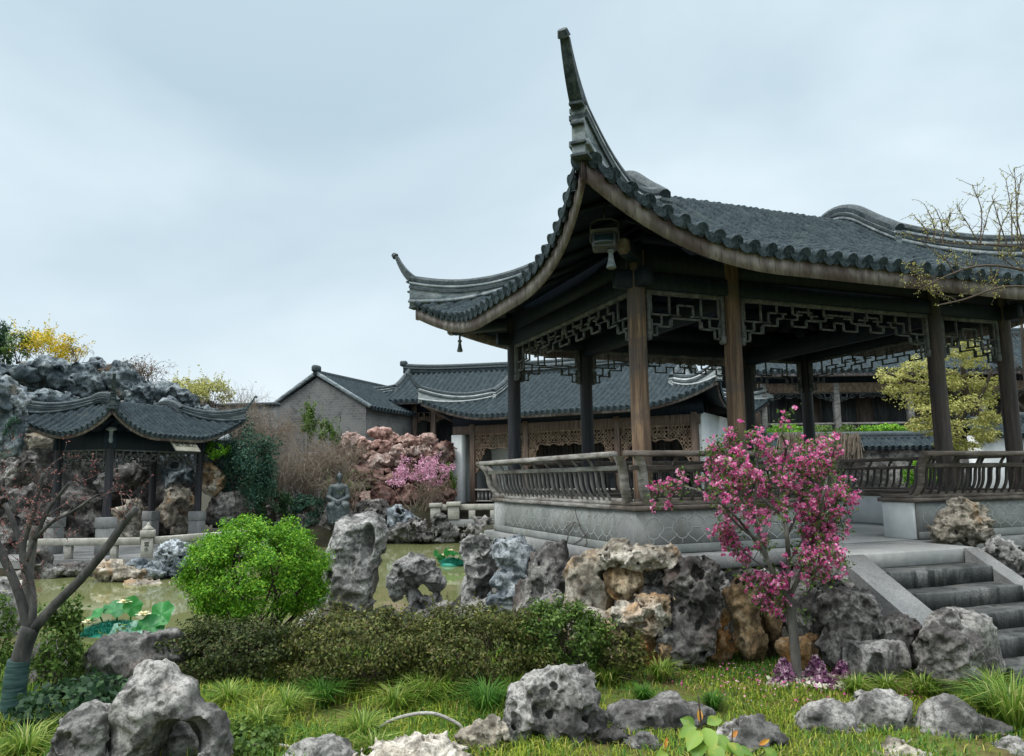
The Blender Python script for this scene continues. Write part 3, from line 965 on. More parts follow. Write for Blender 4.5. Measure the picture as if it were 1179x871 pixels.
def bench_mb(L, zb, zt, o0, o1, rng, step=0.125, ends=(True, True)):
    """leaning seat-back: returns (handrail, middle rail, slats, end brackets)"""
    hand, mid, sl_, br = MB(), MB(), MB(), MB()
    def off(q): return o0 + (o1 - o0) * (q + 0.13 * math.sin(2 * math.pi * q))
    hand.box((-(o1 if ends[0] is None else 0), o1 - .055, zt - .018), (L + (o1 if ends[1] is None else 0), o1 + .045, zt + .036), .010)
    qm = .74
    mid.box((-(off(qm) if ends[0] is None else 0), off(qm) - .022, zb + qm * (zt - zb) - .024), (L + (off(qm) if ends[1] is None else 0), off(qm) + .022, zb + qm * (zt - zb) + .024), .006)
    mid.box((-(o0 if ends[0] is None else 0), o0 - .03, zb + .0), (L + (o0 if ends[1] is None else 0), o0 + .03, zb + .05), .006)
    def slat(s, w_, th, mb, q1=1.0):
        V = []
        for q in np.linspace(0.02, q1, 9):
            t, z = off(q), zb + q * (zt - zb)
            V.append([(s - w_ / 2, t - th / 2, z), (s + w_ / 2, t - th / 2, z), (s + w_ / 2, t + th / 2, z), (s - w_ / 2, t + th / 2, z)])
        mb.grid(np.array(V), closed=True)
    n = max(1, int(L / step))
    for i in range(n + 1):
        s = L * i / n
        slat(s + rng.uniform(-.006, .006), .024, .026, sl_, .74)
        if i % 3 == 1: slat(s, .03, .024, sl_, .98)
    for s, on in ((0.03, ends[0]), (L - 0.03, ends[1])):
        if on: slat(s, .075, .075, br)
    return hand, mid, sl_, br

# ------------------------------------------------------------------ the main pavilion (local frame: U along the front, V to the back, z from its floor)
pav = thing('garden_pavilion', 'large open pavilion with dark tiled roof and sweeping upturned corners beside the stone steps', 'pavilion', PAV_O, PAV_YAW)
PW, PD = 5.306, 3.482
PU = [0, 1.157, 4.102, 5.306]
rng = random.Random(3)
surfM, roofM = xieshan(pav, PW, PD, 2.84)
# floor slab and its granite edge
mb = MB().box((-.34, -.43, -.15), (PW + .4, PD + .4, -.004), .015)
mb.build('platform_slab', M['granite'], pav)
mb = MB().box((1.34, -1.06, -.15), (3.12, -.435, -.002), .015)
mb.build('landing_slab', M['paving'], pav)
MB().box((-.20, -.20, -.002), (PW + .2, PD + .2, .004)).build('floor', M['paving'], pav)
# columns
for v_ in (0, PD):
    for u_ in PU:
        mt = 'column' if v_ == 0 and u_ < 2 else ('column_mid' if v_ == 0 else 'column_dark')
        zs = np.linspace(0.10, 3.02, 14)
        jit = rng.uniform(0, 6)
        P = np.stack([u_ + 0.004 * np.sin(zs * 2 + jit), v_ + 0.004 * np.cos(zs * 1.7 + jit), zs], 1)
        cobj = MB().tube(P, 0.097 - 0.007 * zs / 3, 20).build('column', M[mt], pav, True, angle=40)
        MB().lathe([(.10, 0.0), (.145, .02), (.155, .06), (.13, .10), (.10, .112)], (u_, v_, 0.0), 20).build('column_base', M['granite'], cobj, True, angle=40)
# eave beams, fill boards above, cross beams
bm_ = MB()
for v_ in (0, PD):
    bm_.box((-.25, v_ - .055, 2.62), (PW + .25, v_ + .055, 2.80), .01)
    bm_.box((-.1, v_ - .03, 2.80), (PW + .1, v_ + .03, 3.10))
for u_ in (0, PW):
    bm_.box((u_ - .055, -.25, 2.622), (u_ + .055, PD + .25, 2.802), .01)
    bm_.box((u_ - .03, -.1, 2.803), (u_ + .03, PD + .1, 3.10))
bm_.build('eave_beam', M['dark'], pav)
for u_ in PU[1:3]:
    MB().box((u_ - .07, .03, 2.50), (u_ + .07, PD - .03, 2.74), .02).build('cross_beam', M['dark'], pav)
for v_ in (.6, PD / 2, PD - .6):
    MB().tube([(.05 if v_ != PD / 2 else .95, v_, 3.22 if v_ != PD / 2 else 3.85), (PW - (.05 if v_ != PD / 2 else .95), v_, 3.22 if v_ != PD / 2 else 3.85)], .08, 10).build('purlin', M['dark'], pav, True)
for cu, cv, su, sv in ((0, 0, -1, -1), (PW, 0, 1, -1), (0, PD, -1, 1), (PW, PD, 1, 1)):
    o = MB()
    P0 = np.array([cu - su * .7, cv - sv * .7, 2.98]); kx = .30 if (cu == 0 and cv == 0) else .70
    P1 = np.array([cu + su * kx, cv + sv * kx, 2.95])
    o.beam(P0, P1, .13, .16, .02)
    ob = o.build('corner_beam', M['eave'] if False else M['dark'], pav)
    h = MB().beam(P1 - np.array([su*.08, sv*.08, 0]), P1 + np.array([su * .06, sv * .06, 0.0]), .12, .15, .03)
    h.build('beam_end', M['eave'], ob)
    Pp = np.array([cu + su * .62, cv + sv * .62, 2.62])
    MB().lathe([(.016, .26), (.016, .17), (.03, .165), (.034, .15), (.02, .13), (.030, .06), (.046, .0), (.030, -.012)], Pp, 14).build('carved_drop', M['ridge'], ob, True, angle=40)
# hanging fret panels and the stiles that carry them
def hang(L, Mx, deep=1.0):
    l = lattice_mb(L - .21, .017, deep=deep, th=.012).xform(np.array(Mx) @ np.array(Matrix.Translation((.105, 0, 2.60))))
    lo_ = l.build('hanging_lattice', M['lattice'], pav)
    for s in (.125, L - .125):
        st = MB()
        st.box((s - .02, -.028, 2.20), (s + .02, .028, 2.62), .004)
        st.box((s - .03, -.036, 2.10), (s + .03, .036, 2.20), .014)
        st.xform(Mx).build('lattice_stile', M['lattice'], lo_)
for i in range(3):
    hang(PU[i + 1] - PU[i], frame_M((PU[i], 0, 0), (1, 0), (0, -1)), .95)
    hang(PU[i + 1] - PU[i], frame_M((PU[i], PD, 0), (1, 0), (0, 1)), 1.0)
hang(PD, frame_M((0, 0, 0), (0, 1), (-1, 0)), 1.0)
hang(PD, frame_M((PW, 0, 0), (0, 1), (1, 0)), 1.0)
# low walls with brick facing, seat boards and leaning seat backs
E0 = .236
def low_wall(L, Mx, ends, bends, fx=0, rm='rail', sm='slat'):
    core = MB().box((-E0 if ends[0] is None else 0, -.20, 0.004), (L + (E0 if ends[1] is None else 0), E0 - .022, .405), .006)
    wo = core.xform(Mx).build('low_wall', M['plaster'], pav)
    s0, s1 = (-E0 if ends[0] is None else .035), (L + E0 if ends[1] is None else L - .035)
    if fx: s0, s1 = -fx, L + fx
    f = MB().box((s0, E0 - .021, .0), (s1, E0, .402))
    fo = f.xform(Mx).build('brick_facing', M['facing'], wo)
    inl = inlay_mb(s1 - s0 - .06, .095, .385).xform(np.array(Mx) @ np.array(Matrix.Translation((s0 + .03, E0, 0))))
    inl.build('inlay', M['inlay'], fo)
    mo = MB().box((s0, E0 + .001, .0), (s1 + 0, E0 + .02, .085), .008)
    mo.xform(Mx).build('base_moulding', M['facing'], wo)
    st = MB().box((-(E0 + .03) if ends[0] is None else -.03, -.24, .407), (L + ((E0 + .03) if ends[1] is None else .03), E0 + .035, .452), .01)
    st.box((-(E0 + .015) if ends[0] is None else -.02, -.2, .452), (L + ((E0 + .015) if ends[1] is None else .02), E0 + .012, .49), .008)
    st.xform(Mx).build('seat_board', M[rm], pav)
    hd, md, slt, br = bench_mb(L, .47, .93, E0 - .03, .43, rng, ends=bends)
    ho = hd.xform(Mx).build('handrail', M[rm], pav)
    md.xform(Mx).build('middle_rail', M[rm], ho)
    slt.xform(Mx).build('seat_back_slats', M[sm], ho)
    if br.v: br.xform(Mx).build('seat_back_bracket', M[rm], ho)
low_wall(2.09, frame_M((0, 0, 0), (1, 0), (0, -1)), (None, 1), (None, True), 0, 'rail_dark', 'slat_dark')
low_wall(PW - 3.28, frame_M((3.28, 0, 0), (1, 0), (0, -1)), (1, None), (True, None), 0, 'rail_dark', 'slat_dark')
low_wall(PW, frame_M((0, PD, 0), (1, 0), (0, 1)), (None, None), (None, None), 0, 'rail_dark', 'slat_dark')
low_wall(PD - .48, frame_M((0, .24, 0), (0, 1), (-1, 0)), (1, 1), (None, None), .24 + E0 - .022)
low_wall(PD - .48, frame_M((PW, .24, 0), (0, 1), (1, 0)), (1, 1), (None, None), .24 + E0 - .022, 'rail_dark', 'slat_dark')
# curved corner brackets of the seat backs
for cu, cv, su, sv in ((0, 0, -1, -1), (0, PD, -1, 1), (PW, 0, 1, -1), (PW, PD, 1, 1)):
    mb = MB()
    for a, b_ in (((1, 0), 0), ((0, 1), 1)):
        V = []
        for q in np.linspace(0, 1, 10):
            t_ = (E0 - .03) + (.43 - E0 + .03) * (q + .13 * math.sin(2 * math.pi * q))
            z = .47 + q * .45
            c0 = np.array([cu + su * t_, cv + sv * t_, z])
            if b_ == 0: c0[0] -= su * .13
            else: c0[1] -= sv * .13
            V.append([c0 + (-.035, -.035, 0), c0 + (.035, -.035, 0), c0 + (.035, .035, 0), c0 + (-.035, .035, 0)])
        mb.grid(np.array(V), closed=True)
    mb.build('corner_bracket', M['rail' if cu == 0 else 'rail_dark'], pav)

def pavw(u, v, z):
    return np.array([PAV_O[0] + u * cY - v * sY, PAV_O[1] + u * sY + v * cY, PAV_O[2] + z])

# ------------------------------------------------------------------ stone steps
st = thing('stone_staircase', 'broad damp granite steps with sloping side slabs leading up to the large pavilion', 'steps', pavw(2.3, -1.06, -.8714), PAV_YAW)
def ST(u, v, z): return (u - 2.3, v + 1.06, z + .8714)
rise_, run_ = .145, .262
for k in range(6):
    z1 = -.155 - rise_ * k + .012
    v1, v0 = -1.062 - run_ * k, -1.062 - run_ * (k + 1) - .03
    u0, u1 = (1.66, 2.94) if k < 3 else (1.66, 3.5)
    mb = MB()
    lo, hi = ST(u0, v0, z1 - .15), ST(u1, v1 + (.0 if k == 0 else .02), z1)
    nseg = 14
    V = []
    for i in range(nseg + 1):                       # worn, slightly wavy step block
        uu = lo[0] + (hi[0] - lo[0]) * i / nseg
        w_ = 0.010 * float(perlin(np.array([[uu * 3.1, k * 2.7, 0.3]]))[0])
        w2 = 0.012 * float(perlin(np.array([[uu * 4.1, k * 2.7, 9.3]]))[0])
        V.append([(uu, lo[1] + w2, lo[2]), (uu, lo[1] + w2, hi[2] - .010 + w_), (uu, lo[1] + .009 + w2, hi[2] - .001 + w_), (uu, lo[1] + .06, hi[2] + w_), (uu, hi[1], hi[2] + w_ * .4), (uu, hi[1], lo[2])])
    V = np.array(V)
    mb.grid(V, closed=True); mb.poly(V[0]); mb.poly(V[-1][::-1])
    mb.build('step', M['granite_wet'], st)
for u0, u1, vend in ((1.34, 1.66, -1.86), (2.94, 3.14, -1.86)):
    mb = MB()
    za, zb = -.005, -.47
    v0, v1 = -1.07, vend
    V = []
    for (v_, z) in ((v0, za), (v1, zb), (v1, zb - .18), (v0, za - .30)):
        V.append([ST(u0, v_, z), ST(u1, v_, z)])
    V = np.array(V).transpose(1, 0, 2)
    mb.grid(V, closed=True); mb.poly(V[0]); mb.poly(V[1][::-1])
    mb.build('side_slab', M['granite'], st)
    ft = MB().box(ST(u0, vend - .26, -.66), ST(u1, vend - .004, -.478), .015)
    ft.build('slab_foot', M['granite'], st)
    ck = MB()
    V = np.array([[ST(u0 + .03, -1.08, -.30), ST(u1 - .03, -1.08, -.30)], [ST(u0 + .03, vend + .02, -.64), ST(u1 - .03, vend + .02, -.64)],
                  [ST(u0 + .03, vend + .02, -.95), ST(u1 - .03, vend + .02, -.95)], [ST(u0 + .03, -1.08, -.95), ST(u1 - .03, -1.08, -.95)]]).transpose(1, 0, 2)
    ck.grid(V, closed=True); ck.poly(V[0]); ck.poly(V[1][::-1])
    ck.build('cheek_wall', M['granite_wet'], st)

# ------------------------------------------------------------------ floodlight under the near corner
p = pavw(-.66, -.58, 2.86)
fl = thing('floodlight', 'boxy grey floodlight hanging under the near upturned corner of the large pavilion', 'floodlight', p, R(-12))
Mx = np.array(Matrix.Rotation(R(-14), 4, 'X'))
MB().box((-.11, -.07, -.075), (.11, .06, .075), .015, Mx).build('lamp_case', M['lamp_body'], fl)
MB().box((-.085, -.076, -.055), (.085, -.071, .05), .0, Mx).build('lamp_glass', M['lamp_glass'], fl)
mb = MB().box((-.125, -.115, .076), (.125, .03, .088), .004, Mx)
mb.build('lamp_hood', M['lamp_body'], fl)
mb = MB()
mb.tube([(-.118, 0, 0), (-.13, 0, .05), (-.13, .02, .20), (-.06, .03, .24), (.06, .03, .24), (.13, .02, .20), (.13, 0, .05), (.118, 0, 0)], .01, 6)
mb.tube([(0, .03, .24), (0, .05, .34)], .012, 6)
mb.build('lamp_bracket', M['lamp_body'], fl, True)

# ------------------------------------------------------------------ a plain two-slope tiled roof
def gable_roof(parent, L, D, zE, o=.6, pa=.4, pb=.05, pitch=.24, expo=.16, side_o=.3, seed=1, coarse=True, drip=True, ridge_h=.2, fascia=True):
    rng = random.Random(seed)
    dm = D / 2 + o
    P = lambda d: pa * d + pb * np.maximum(d, 0) ** 2
    roof, soff, brd = MB(), MB(), MB()
    n = int((L + 2 * side_o) / pitch)
    for side in (0, 1):
        def f(s, d, dz=0.0):
            V = -o + d if side == 0 else D + o - d
            return np.stack([s + 0 * d, V + 0 * s, zE + P(d) + dz + 0 * s], -1)
        xp = XP[::2] if coarse else XP
        for i in range(n):
            sc = -side_o + (i + .5) * (L + 2 * side_o) / n
            s = sc + xp * pitch
            tile_row(roof, f, s, pitch, np.zeros(len(s)), np.full(len(s), dm), expo, rng, coarse=coarse)
            eave_ends(roof, f, sc, pitch, 0.0, drip)
        tt = np.linspace(0.03, dm, 6)[:, None] * np.ones((1, 2))
        soff.grid(f(np.broadcast_to(np.array([-side_o, L + side_o]), (6, 2)), tt, -.08))
        if fascia:
            v = -o + .03 if side == 0 else D + o - .06
            brd.box((-side_o, v, zE - .17), (L + side_o, v + .03, zE - .02))
    rf = roof.build('roof', M['tile'], parent, True, angle=50)
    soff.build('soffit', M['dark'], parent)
    if fascia: brd.build('eave_board', M['eave'], parent)
    zr = zE + P(np.array(dm))
    rb = MB()
    rb.box((-side_o - .05, D / 2 - .09, zr - .08), (L + side_o + .05, D / 2 + .09, zr + ridge_h))
    rb.tube([(-side_o - .05, D / 2, zr + ridge_h), (L + side_o + .05, D / 2, zr + ridge_h)], .10, 8)
    for u in (-side_o, L + side_o):
        rb.box((u - .13, D / 2 - .11, zr + ridge_h), (u + .13, D / 2 + .11, zr + ridge_h + .2), .05)
    rb.build('main_ridge', M['cap'], rf)
    return zr, rf

# ------------------------------------------------------------------ the small waterside pavilion on the left
o_ = at(120, 637, 17.2)
LPY = R(73)
lp = thing('waterside_pavilion', 'small waterside pavilion on slate columns before the left rock cliff', 'pavilion', (o_[0], o_[1], 0), LPY)
lc, ls = math.cos(LPY), math.sin(LPY)
def lpw(u, v, z): return np.array([o_[0] + u * lc - v * ls, o_[1] + u * ls + v * lc, z])
LW, LD = 2.98, 1.49
xieshan(lp, LW, LD, 2.70, o=.60, e=.18, rise=.66, Lc=1.65, Le=1.3, G=1.02, pa=.56, pb=.14, roll=.35, pitch=.165, expo=.11, fasc=.11,
        hr=.17, hk=.15, tongue=.34, rs=.8, seed=4, ridge_mat='ridge_dark')
for u in (0, LW):
    for v_ in (0, LD):
        co = MB().tube([(u, v_, .84), (u, v_, 1.6), (u, v_, 2.75)], [.092, .088, .082], 14).build('column', M['column_dark'], lp, True, angle=40)
        MB().box((u - .15, v_ - .15, 0.004), (u + .15, v_ + .15, .60), .012).box((u - .165, v_ - .165, .602), (u + .165, v_ + .165, .84), .012).build('stone_pier', M['granite'], co)
mb = MB()
for v_ in (0, LD): mb.box((-.15, v_ - .05, 2.38), (LW + .15, v_ + .05, 2.78), .01)
for u in (0, LW): mb.box((u - .05, -.15, 2.382), (u + .05, LD + .15, 2.782), .01)
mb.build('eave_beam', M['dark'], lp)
for LL, Mx in ((LW, frame_M((0, 0, 0), (1, 0), (0, -1))), (LD, frame_M((0, 0, 0), (0, 1), (-1, 0))), (LW, frame_M((0, LD, 0), (1, 0), (0, 1))), (LD, frame_M((LW, 0, 0), (0, 1), (1, 0)))):
    lattice_mb(LL - .2, .032, .85).xform(np.array(Mx) @ np.array(Matrix.Translation((.1, 0, 2.36)))).build('hanging_lattice', M['lattice'], lp)
MB().lathe([(.03, 2.86), (.10, 2.84), (.12, 2.80), (.04, 2.76), (.035, 2.62), (.05, 2.56), (.03, 2.5)], (-.28, -.28, 0), 12).build('carved_drop', M['ridge'], lp, True, angle=40)

def text_mesh(name, s, size, mat, parent, Mx, extr=.004):
    cu = bpy.data.curves.new(name, 'FONT')
    cu.body = s
    cu.size = size
    cu.align_x, cu.align_y = 'CENTER', 'CENTER'
    cu.extrude = extr
    to = bpy.data.objects.new(name, cu)
    COL.objects.link(to)
    bpy.context.view_layer.update()
    me = bpy.data.meshes.new_from_object(to.evaluated_get(bpy.context.evaluated_depsgraph_get()))
    bpy.data.objects.remove(to)
    me.transform(Mx)
    me.materials.clear(); me.materials.append(mat)
    o = bpy.data.objects.new(name, me)
    COL.objects.link(o)
    o.parent = parent
    return o
# name board, tilted, under the front eave
pc = lpw(LW * .60, -.52, 2.52)
pb_ = thing('name_board', 'pale tilted name board with four dark characters under the eave of the small pavilion', 'name board', pc, LPY)
Mt = np.array(Matrix.Rotation(R(-38), 4, 'X'))
MB().box((-.40, -.012, -.17), (.40, .012, .17), .005, Mt).build('board', M['board'], pb_)
fr = MB()
fr.box((-.43, -.02, .17), (.43, .016, .20), .004, Mt).box((-.43, -.02, -.20), (.43, .016, -.17), .004, Mt)
fr.box((-.43, -.02, -.17), (-.40, .016, .17), .004, Mt).box((.40, -.02, -.17), (.43, .016, .17), .004, Mt)
fr.build('board_frame', M['stone'], pb_)
text_mesh('characters', '閒天間之', .185, M['char'], pb_, Matrix.Rotation(R(-38), 4, 'X') @ Matrix.Translation((0, -.015, 0)) @ Matrix.Rotation(R(90), 4, 'X'))

# the terrace it stands on
def slab_poly(mb, pts, z0, z1):
    n = len(pts)
    mb.poly([(x, y, z1) for x, y in pts])
    mb.poly([(x, y, z0) for x, y in pts][::-1])
    for i in range(n):
        a, b = pts[i], pts[(i + 1) % n]
        mb.poly([(*a, z0), (*b, z0), (*b, z1), (*a, z1)])
tr = thing('stone_terrace', 'low stone terrace over the water, carrying the small pavilion on the left', 'terrace', (-9.4, 18, 0))
mb = MB()
slab_poly(mb, [(-12.6, 16.2), (-7.75, 16.2), (-6.3, 18.4), (-6.3, 21.3), (-12.6, 21.3)], -.17, 0.0)
mb.build('deck_slab', M['granite'], tr, loc=(-9.4, 18, 0)).location = (0, 0, 0)
for x in (-12.2, -10.3, -8.4):
    MB().box((x - .2 + 9.4, 16.5 - 18, -.9), (x + .2 + 9.4, 16.9 - 18, -.172), .02).build('deck_pier', M['rock_dark'], tr)

def stone_post(parent, p, w_=.2, h=.72, rot=0, cap=True, name='post', base=None):
    Mx = np.array(Matrix.Translation(p) @ Matrix.Rotation(rot, 4, 'Z'))
    mb = MB()
    mb.box((-w_ / 2, -w_ / 2, .003), (w_ / 2, w_ / 2, h * .58), .012, Mx)
    mb.box((-w_ * .62, -w_ * .62, h * .60), (w_ * .62, w_ * .62, h * .80), .012, Mx)
    mb.box((-w_ * .40, -w_ * .40, h * .58), (w_ * .40, w_ * .40, h * .60), 0, Mx)
    if cap:
        mb.lathe([(w_ * .5, h * .80), (w_ * .55, h * .84), (w_ * .30, h * .90), (w_ * .16, h * .95), (w_ * .14, h), (w_ * .02, h * 1.03)], (0, 0, 0), 12)
        mb.v[-1] = mb.v[-1] @ Mx[:3, :3].T + Mx[:3, 3]
    return mb.build(name, M['stone'], parent)
bl = thing('stone_balustrade', 'low pale stone rail with a carved post along the terrace of the small pavilion', 'balustrade', (-8, 16.35, 0))
B0_ = np.array([-8, 16.35, 0])
pA, pB, pC, pD_ = np.array([-10.35, 16.35, 0]), np.array([-7.86, 16.35, 0]), np.array([-7.25, 17.35, 0]), np.array([-6.5, 18.5, 0])
stone_post(bl, pA - B0_, .2, .5, 0, False)
pm = stone_post(bl, pB - B0_, .22, .74, R(18))
text_mesh('carved_characters', '雲\n水', .11, M['char'], pm, Matrix.Translation(pB - B0_ + (0, 0, .24)) @ Matrix.Rotation(R(18), 4, 'Z') @ Matrix.Translation((-.0, -.112, 0)) @ Matrix.Rotation(R(90), 4, 'X'), .003)
stone_post(bl, pD_ - B0_, .22, .74, R(30))
for a, b in ((pA, pB), (pB, pD_)):
    d = (b - a) / np.linalg.norm(b - a)
    MB().beam(a - B0_ + d * .12 + (0, 0, .36), b - B0_ - d * .12 + (0, 0, .36), .17, .15, .015).build('rail', M['stone'], bl)
    for q in ((.33, .72) if b is pB else (.45,)):
        c_ = a + (b - a) * q - B0_
        MB().box((c_[0] - .07, c_[1] - .06, .003), (c_[0] + .07, c_[1] + .06, .283), .01).build('rail_support', M['stone'], bl)

# ------------------------------------------------------------------ the water hall in the middle
o_ = at(528, 578, 25.5)
HY = R(-30)
hall = thing('water_hall', 'low hall with carved hangings, white end walls and upturned tiled roof behind the large pavilion', 'hall', (o_[0], o_[1], .8), HY)
HW, HD = 8.22, 5.0
xieshan(hall, HW, HD, 2.80, o=.70, e=.25, rise=.72, Lc=2.6, Le=1.8, G=1.6, pa=.36, pb=.06, roll=.25, pitch=.2, expo=.15,
        fasc=.13, hr=.26, hk=.2, tongue=.42, rs=1.2, rafters=False, coarse=True, seed=6, ridge=True, ridge_mat='ridge_light')
MB().box((-.5, -.5, -1.0), (HW + .3, HD + .3, 0.0), .01).build('plinth', M['granite'], hall)
hp = [.6, 2.64, 5.79, 8.16]
for u in hp:
    MB().box((u - .09, -.09, 0.002), (u + .09, .09, 2.62), .012).build('post', M['post'], hall)
mb = MB().box((-.2, -.06, 2.28), (HW + .1, .06, 2.56), .01)
mb.build('front_beam', M['post'], hall)
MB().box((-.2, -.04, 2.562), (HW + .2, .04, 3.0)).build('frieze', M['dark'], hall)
rng = random.Random(11)
for i in range(3):
    a, b = hp[i] + .10, hp[i + 1] - .10
    carved_mb(b - a, 1.15 if i else 1.35, rng, .065).xform(frame_M((a, -.01, 2.26), (1, 0), (0, -1))).build('carved_hanging', M['carved'], hall)
MB().box((-.18, -.16, 0.002), (.24, .16, 2.27), .006).build('white_end_pier', M['plaster'], hall)
MB().box((.70, 1.0, 0.002), (1.55, 1.12, 2.6), .004).build('white_wall', M['plaster'], hall)
MB().box((HW - .02, .10, 0.002), (HW + .12, HD, 2.62), .004).build('white_wall', M['plaster'], hall)
MB().box((-.1, .2, 0.002), (.02, HD, 2.62), .004).build('white_wall', M['plaster'], hall)
MB().box((.02, HD - .1, 0.002), (HW - .03, HD, 2.9)).build('back_wall', M['door'], hall)
n = 12
for i in range(n):
    u0 = 1.56 + (HW - 1.6) * i / n
    u1 = 1.56 + (HW - 1.6) * (i + 1) / n
    d = MB()
    d.box((u0 + .01, 1.14, .03), (u1 - .01, 1.18, 2.55))
    d.box((u0 + .06, 1.122, .15), (u1 - .06, 1.139, .75), .006)
    do = d.build('door_leaf', M['door_brown' if i < 2 else 'door'], hall)
    g_ = MB()
    for k in range(4):
        x = u0 + .07 + (u1 - u0 - .14) * k / 3
        g_.box((x - .012, 1.12, .95), (x + .012, 1.138, 2.4))
    for k in range(8):
        z = .95 + 1.45 * k / 7
        g_.box((u0 + .07, 1.121, z - .01), (u1 - .07, 1.137, z + .01))
    g_.build('door_lattice', M['door_brown'], do)
MB().box((.7, 1.13, 2.56), (HW, 1.2, 3.1)).build('door_lintel', M['dark'], hall)
lr = MB()
for i in range(3):
    a, b = hp[i] + .1, hp[i + 1] - .1
    lr.box((a, -.10, .40), (b, .04, .46), .01).box((a, -.03, .04), (b, .03, .08))
    for k in range(int((b - a) / .15)):
        x = a + .1 + k * .15
        lr.box((x - .03, -.02, .08), (x + .03, .02, .40))
lr.build('low_railing', M['rail'], hall)

# stone bridge landing with rails before the hall
BZ = .38
o_ = at(523, 597, 23.2)
br = thing('stone_bridge', 'pale stone bridge with low square posts by the white end pier of the hall', 'bridge', (o_[0], o_[1], BZ), 0)
MB().box((-.65, -.3, -.22), (3.2, 1.3, 0.0), .02).build('deck_slab', M['granite'], br)
stone_post(br, (-.55, -.12, 0), .30, .62, 0, False)
stone_post(br, (0.0, -.16, 0), .34, .66, 0, False)
stone_post(br, (1.9, -.14, 0), .30, .62, 0, False)
for a, b in ((-.38, -.19), (.19, 1.73)):
    MB().box((a, -.2, .28), (b, -.06, .45), .012).build('rail', M['stone'], br)
for x in (.55, 1.2):
    MB().box((x - .1, -.19, .003), (x + .1, -.07, .278), .01).build('rail_support', M['stone'], br)
MB().box((-.4, .2, -1.4), (2.8, 1.1, -.222), .02).build('bridge_pier', M['rock_dark'], br)

# ------------------------------------------------------------------ the back hall on the rise
o_ = at(426, 500, 31)
bh = thing('back_hall', 'far tiled hall with straight ridge and slim posts above the red rockery', 'hall', (o_[0], o_[1], 2.2), R(-12))
BW, BD = 9.5, 5.0
xieshan(bh, BW, BD, 2.52, o=.72, e=.2, rise=.45, Lc=2.2, Le=1.6, G=1.5, pa=.32, pb=.05, roll=.0, pitch=.24, expo=.2, fasc=.12,
        hr=.22, hk=.12, tongue=.28, rs=1.1, rafters=False, ridge=True, coarse=True, seed=8)
for u in (0, .72, 1.95, 2.75, 4.2, 5.6, 7.0, 9.4):
    MB().box((u - .10, -.10, -.8), (u + .10, .10, 2.5), .012).build('post', M['post'], bh)
MB().box((-.1, -.05, 2.1), (BW, .05, 2.75)).build('front_beam', M['dark'], bh)
MB().box((-.2, -.3, -2.4), (BW + .2, BD + .2, -.8)).build('plinth', M['granite'], bh)
MB().box((0, 1.3, -.8), (BW, 1.4, 2.9)).build('door_wall', M['door'], bh)
for a, b in ((0.1, .62), (.82, 1.85), (2.05, 2.65), (2.85, 4.1)):
    lattice_mb(b - a, .035, .8).xform(frame_M((a, -.01, 2.1), (1, 0), (0, -1))).build('hanging_lattice', M['carved'], bh)
wl = MB().box((-.28, .2, -.8), (-.12, BD, 2.5)).build('white_wall', M['plaster'], bh)

# ------------------------------------------------------------------ grey brick house, gable towards the garden
def mat_brick(name, a, b, mortar, sc):
    m, t = new_mat(name)
    v = coords(t, rnd=False)
    br_ = t.nodes.new('ShaderNodeTexBrick')
    br_.inputs['Color1'].default_value = (*a, 1); br_.inputs['Color2'].default_value = (*b, 1); br_.inputs['Mortar'].default_value = (*mortar, 1)
    br_.inputs['Scale'].default_value = sc
    br_.inputs['Mortar Size'].default_value = .02
    mp = t.nodes.new('ShaderNodeMapping'); mp.inputs['Rotation'].default_value = (R(90), 0, 0)
    t.links.new(v, mp.inputs[0])
    t.links.new(mp.outputs[0], br_.inputs['Vector'])
    n1 = noise(t, v, .9, 5, .6, .6)
    c = mixc(t, ramp(t, n1, [(.42, 0.0), (.62, .75)]), br_.outputs[0], (.20, .205, .20))
    n2 = noise(t, v, 2.6, 5, .6, .6)
    c = mixc(t, ramp(t, n2, [(.55, 0.0), (.68, .6)]), c, (.05, .055, .055))
    bsdf(t, c, .9, br_.outputs['Fac'], .3, .01, .2)
    return m
M['brick'] = mat_brick('old_grey_brick', (.095, .10, .10), (.14, .142, .14), (.20, .198, .19), 2.6)
pk = at(365, 432, 28.0)
HB = thing('brick_house', 'grey brick house with a plain gable behind the bare shrubs left of the halls', 'house', (pk[0], pk[1], .6), math.atan2(.345 * -1, .939))
zp = pk[2] - .6
hw_ = 2.15
ze = zp - 1.25
v = [(-hw_, 0, -.4), (hw_, 0, -.4), (hw_, 0, ze), (0, 0, zp - .1), (-hw_, 0, ze)]
mb = MB()
A = np.array(v); B = A + (0, 6.0, 0)
mb.poly(A); mb.poly(B[::-1])
for i in range(5):
    j = (i + 1) % 5
    mb.poly([A[j], A[i], B[i], B[j]])
mb.build('brick_wall', M['brick'], HB)
rf = MB(); rg = random.Random(2)
L_ = math.hypot(hw_ + .15, 1.25 * (hw_ + .15) / hw_)
for sg in (-1, 1):
    def f(s, d, sg=sg):
        q = d / L_
        return np.stack([sg * (hw_ + .2) * (1 - q) + 0 * s, s + 0 * d, ze - .1 + (zp - ze + .14) * q + 0 * s], -1)
    for i in range(26):
        s = -.12 + (i + .5) * .24 + XP[::2] * .24
        tile_row(rf, f, s, .24, np.zeros(len(s)), np.full(len(s), L_), .18, rg, coarse=True)
        eave_ends(rf, f, s[4], .24, 0.0)
ro = rf.build('roof', M['tile'], HB, True, angle=50)
mb = MB().box((-.09, -.15, zp - .02), (.09, 6.2, zp + .17), .02)
mb.box((-.12, -.25, zp + .1), (.12, .15, zp + .36), .06)
mb.build('main_ridge', M['cap'], ro)
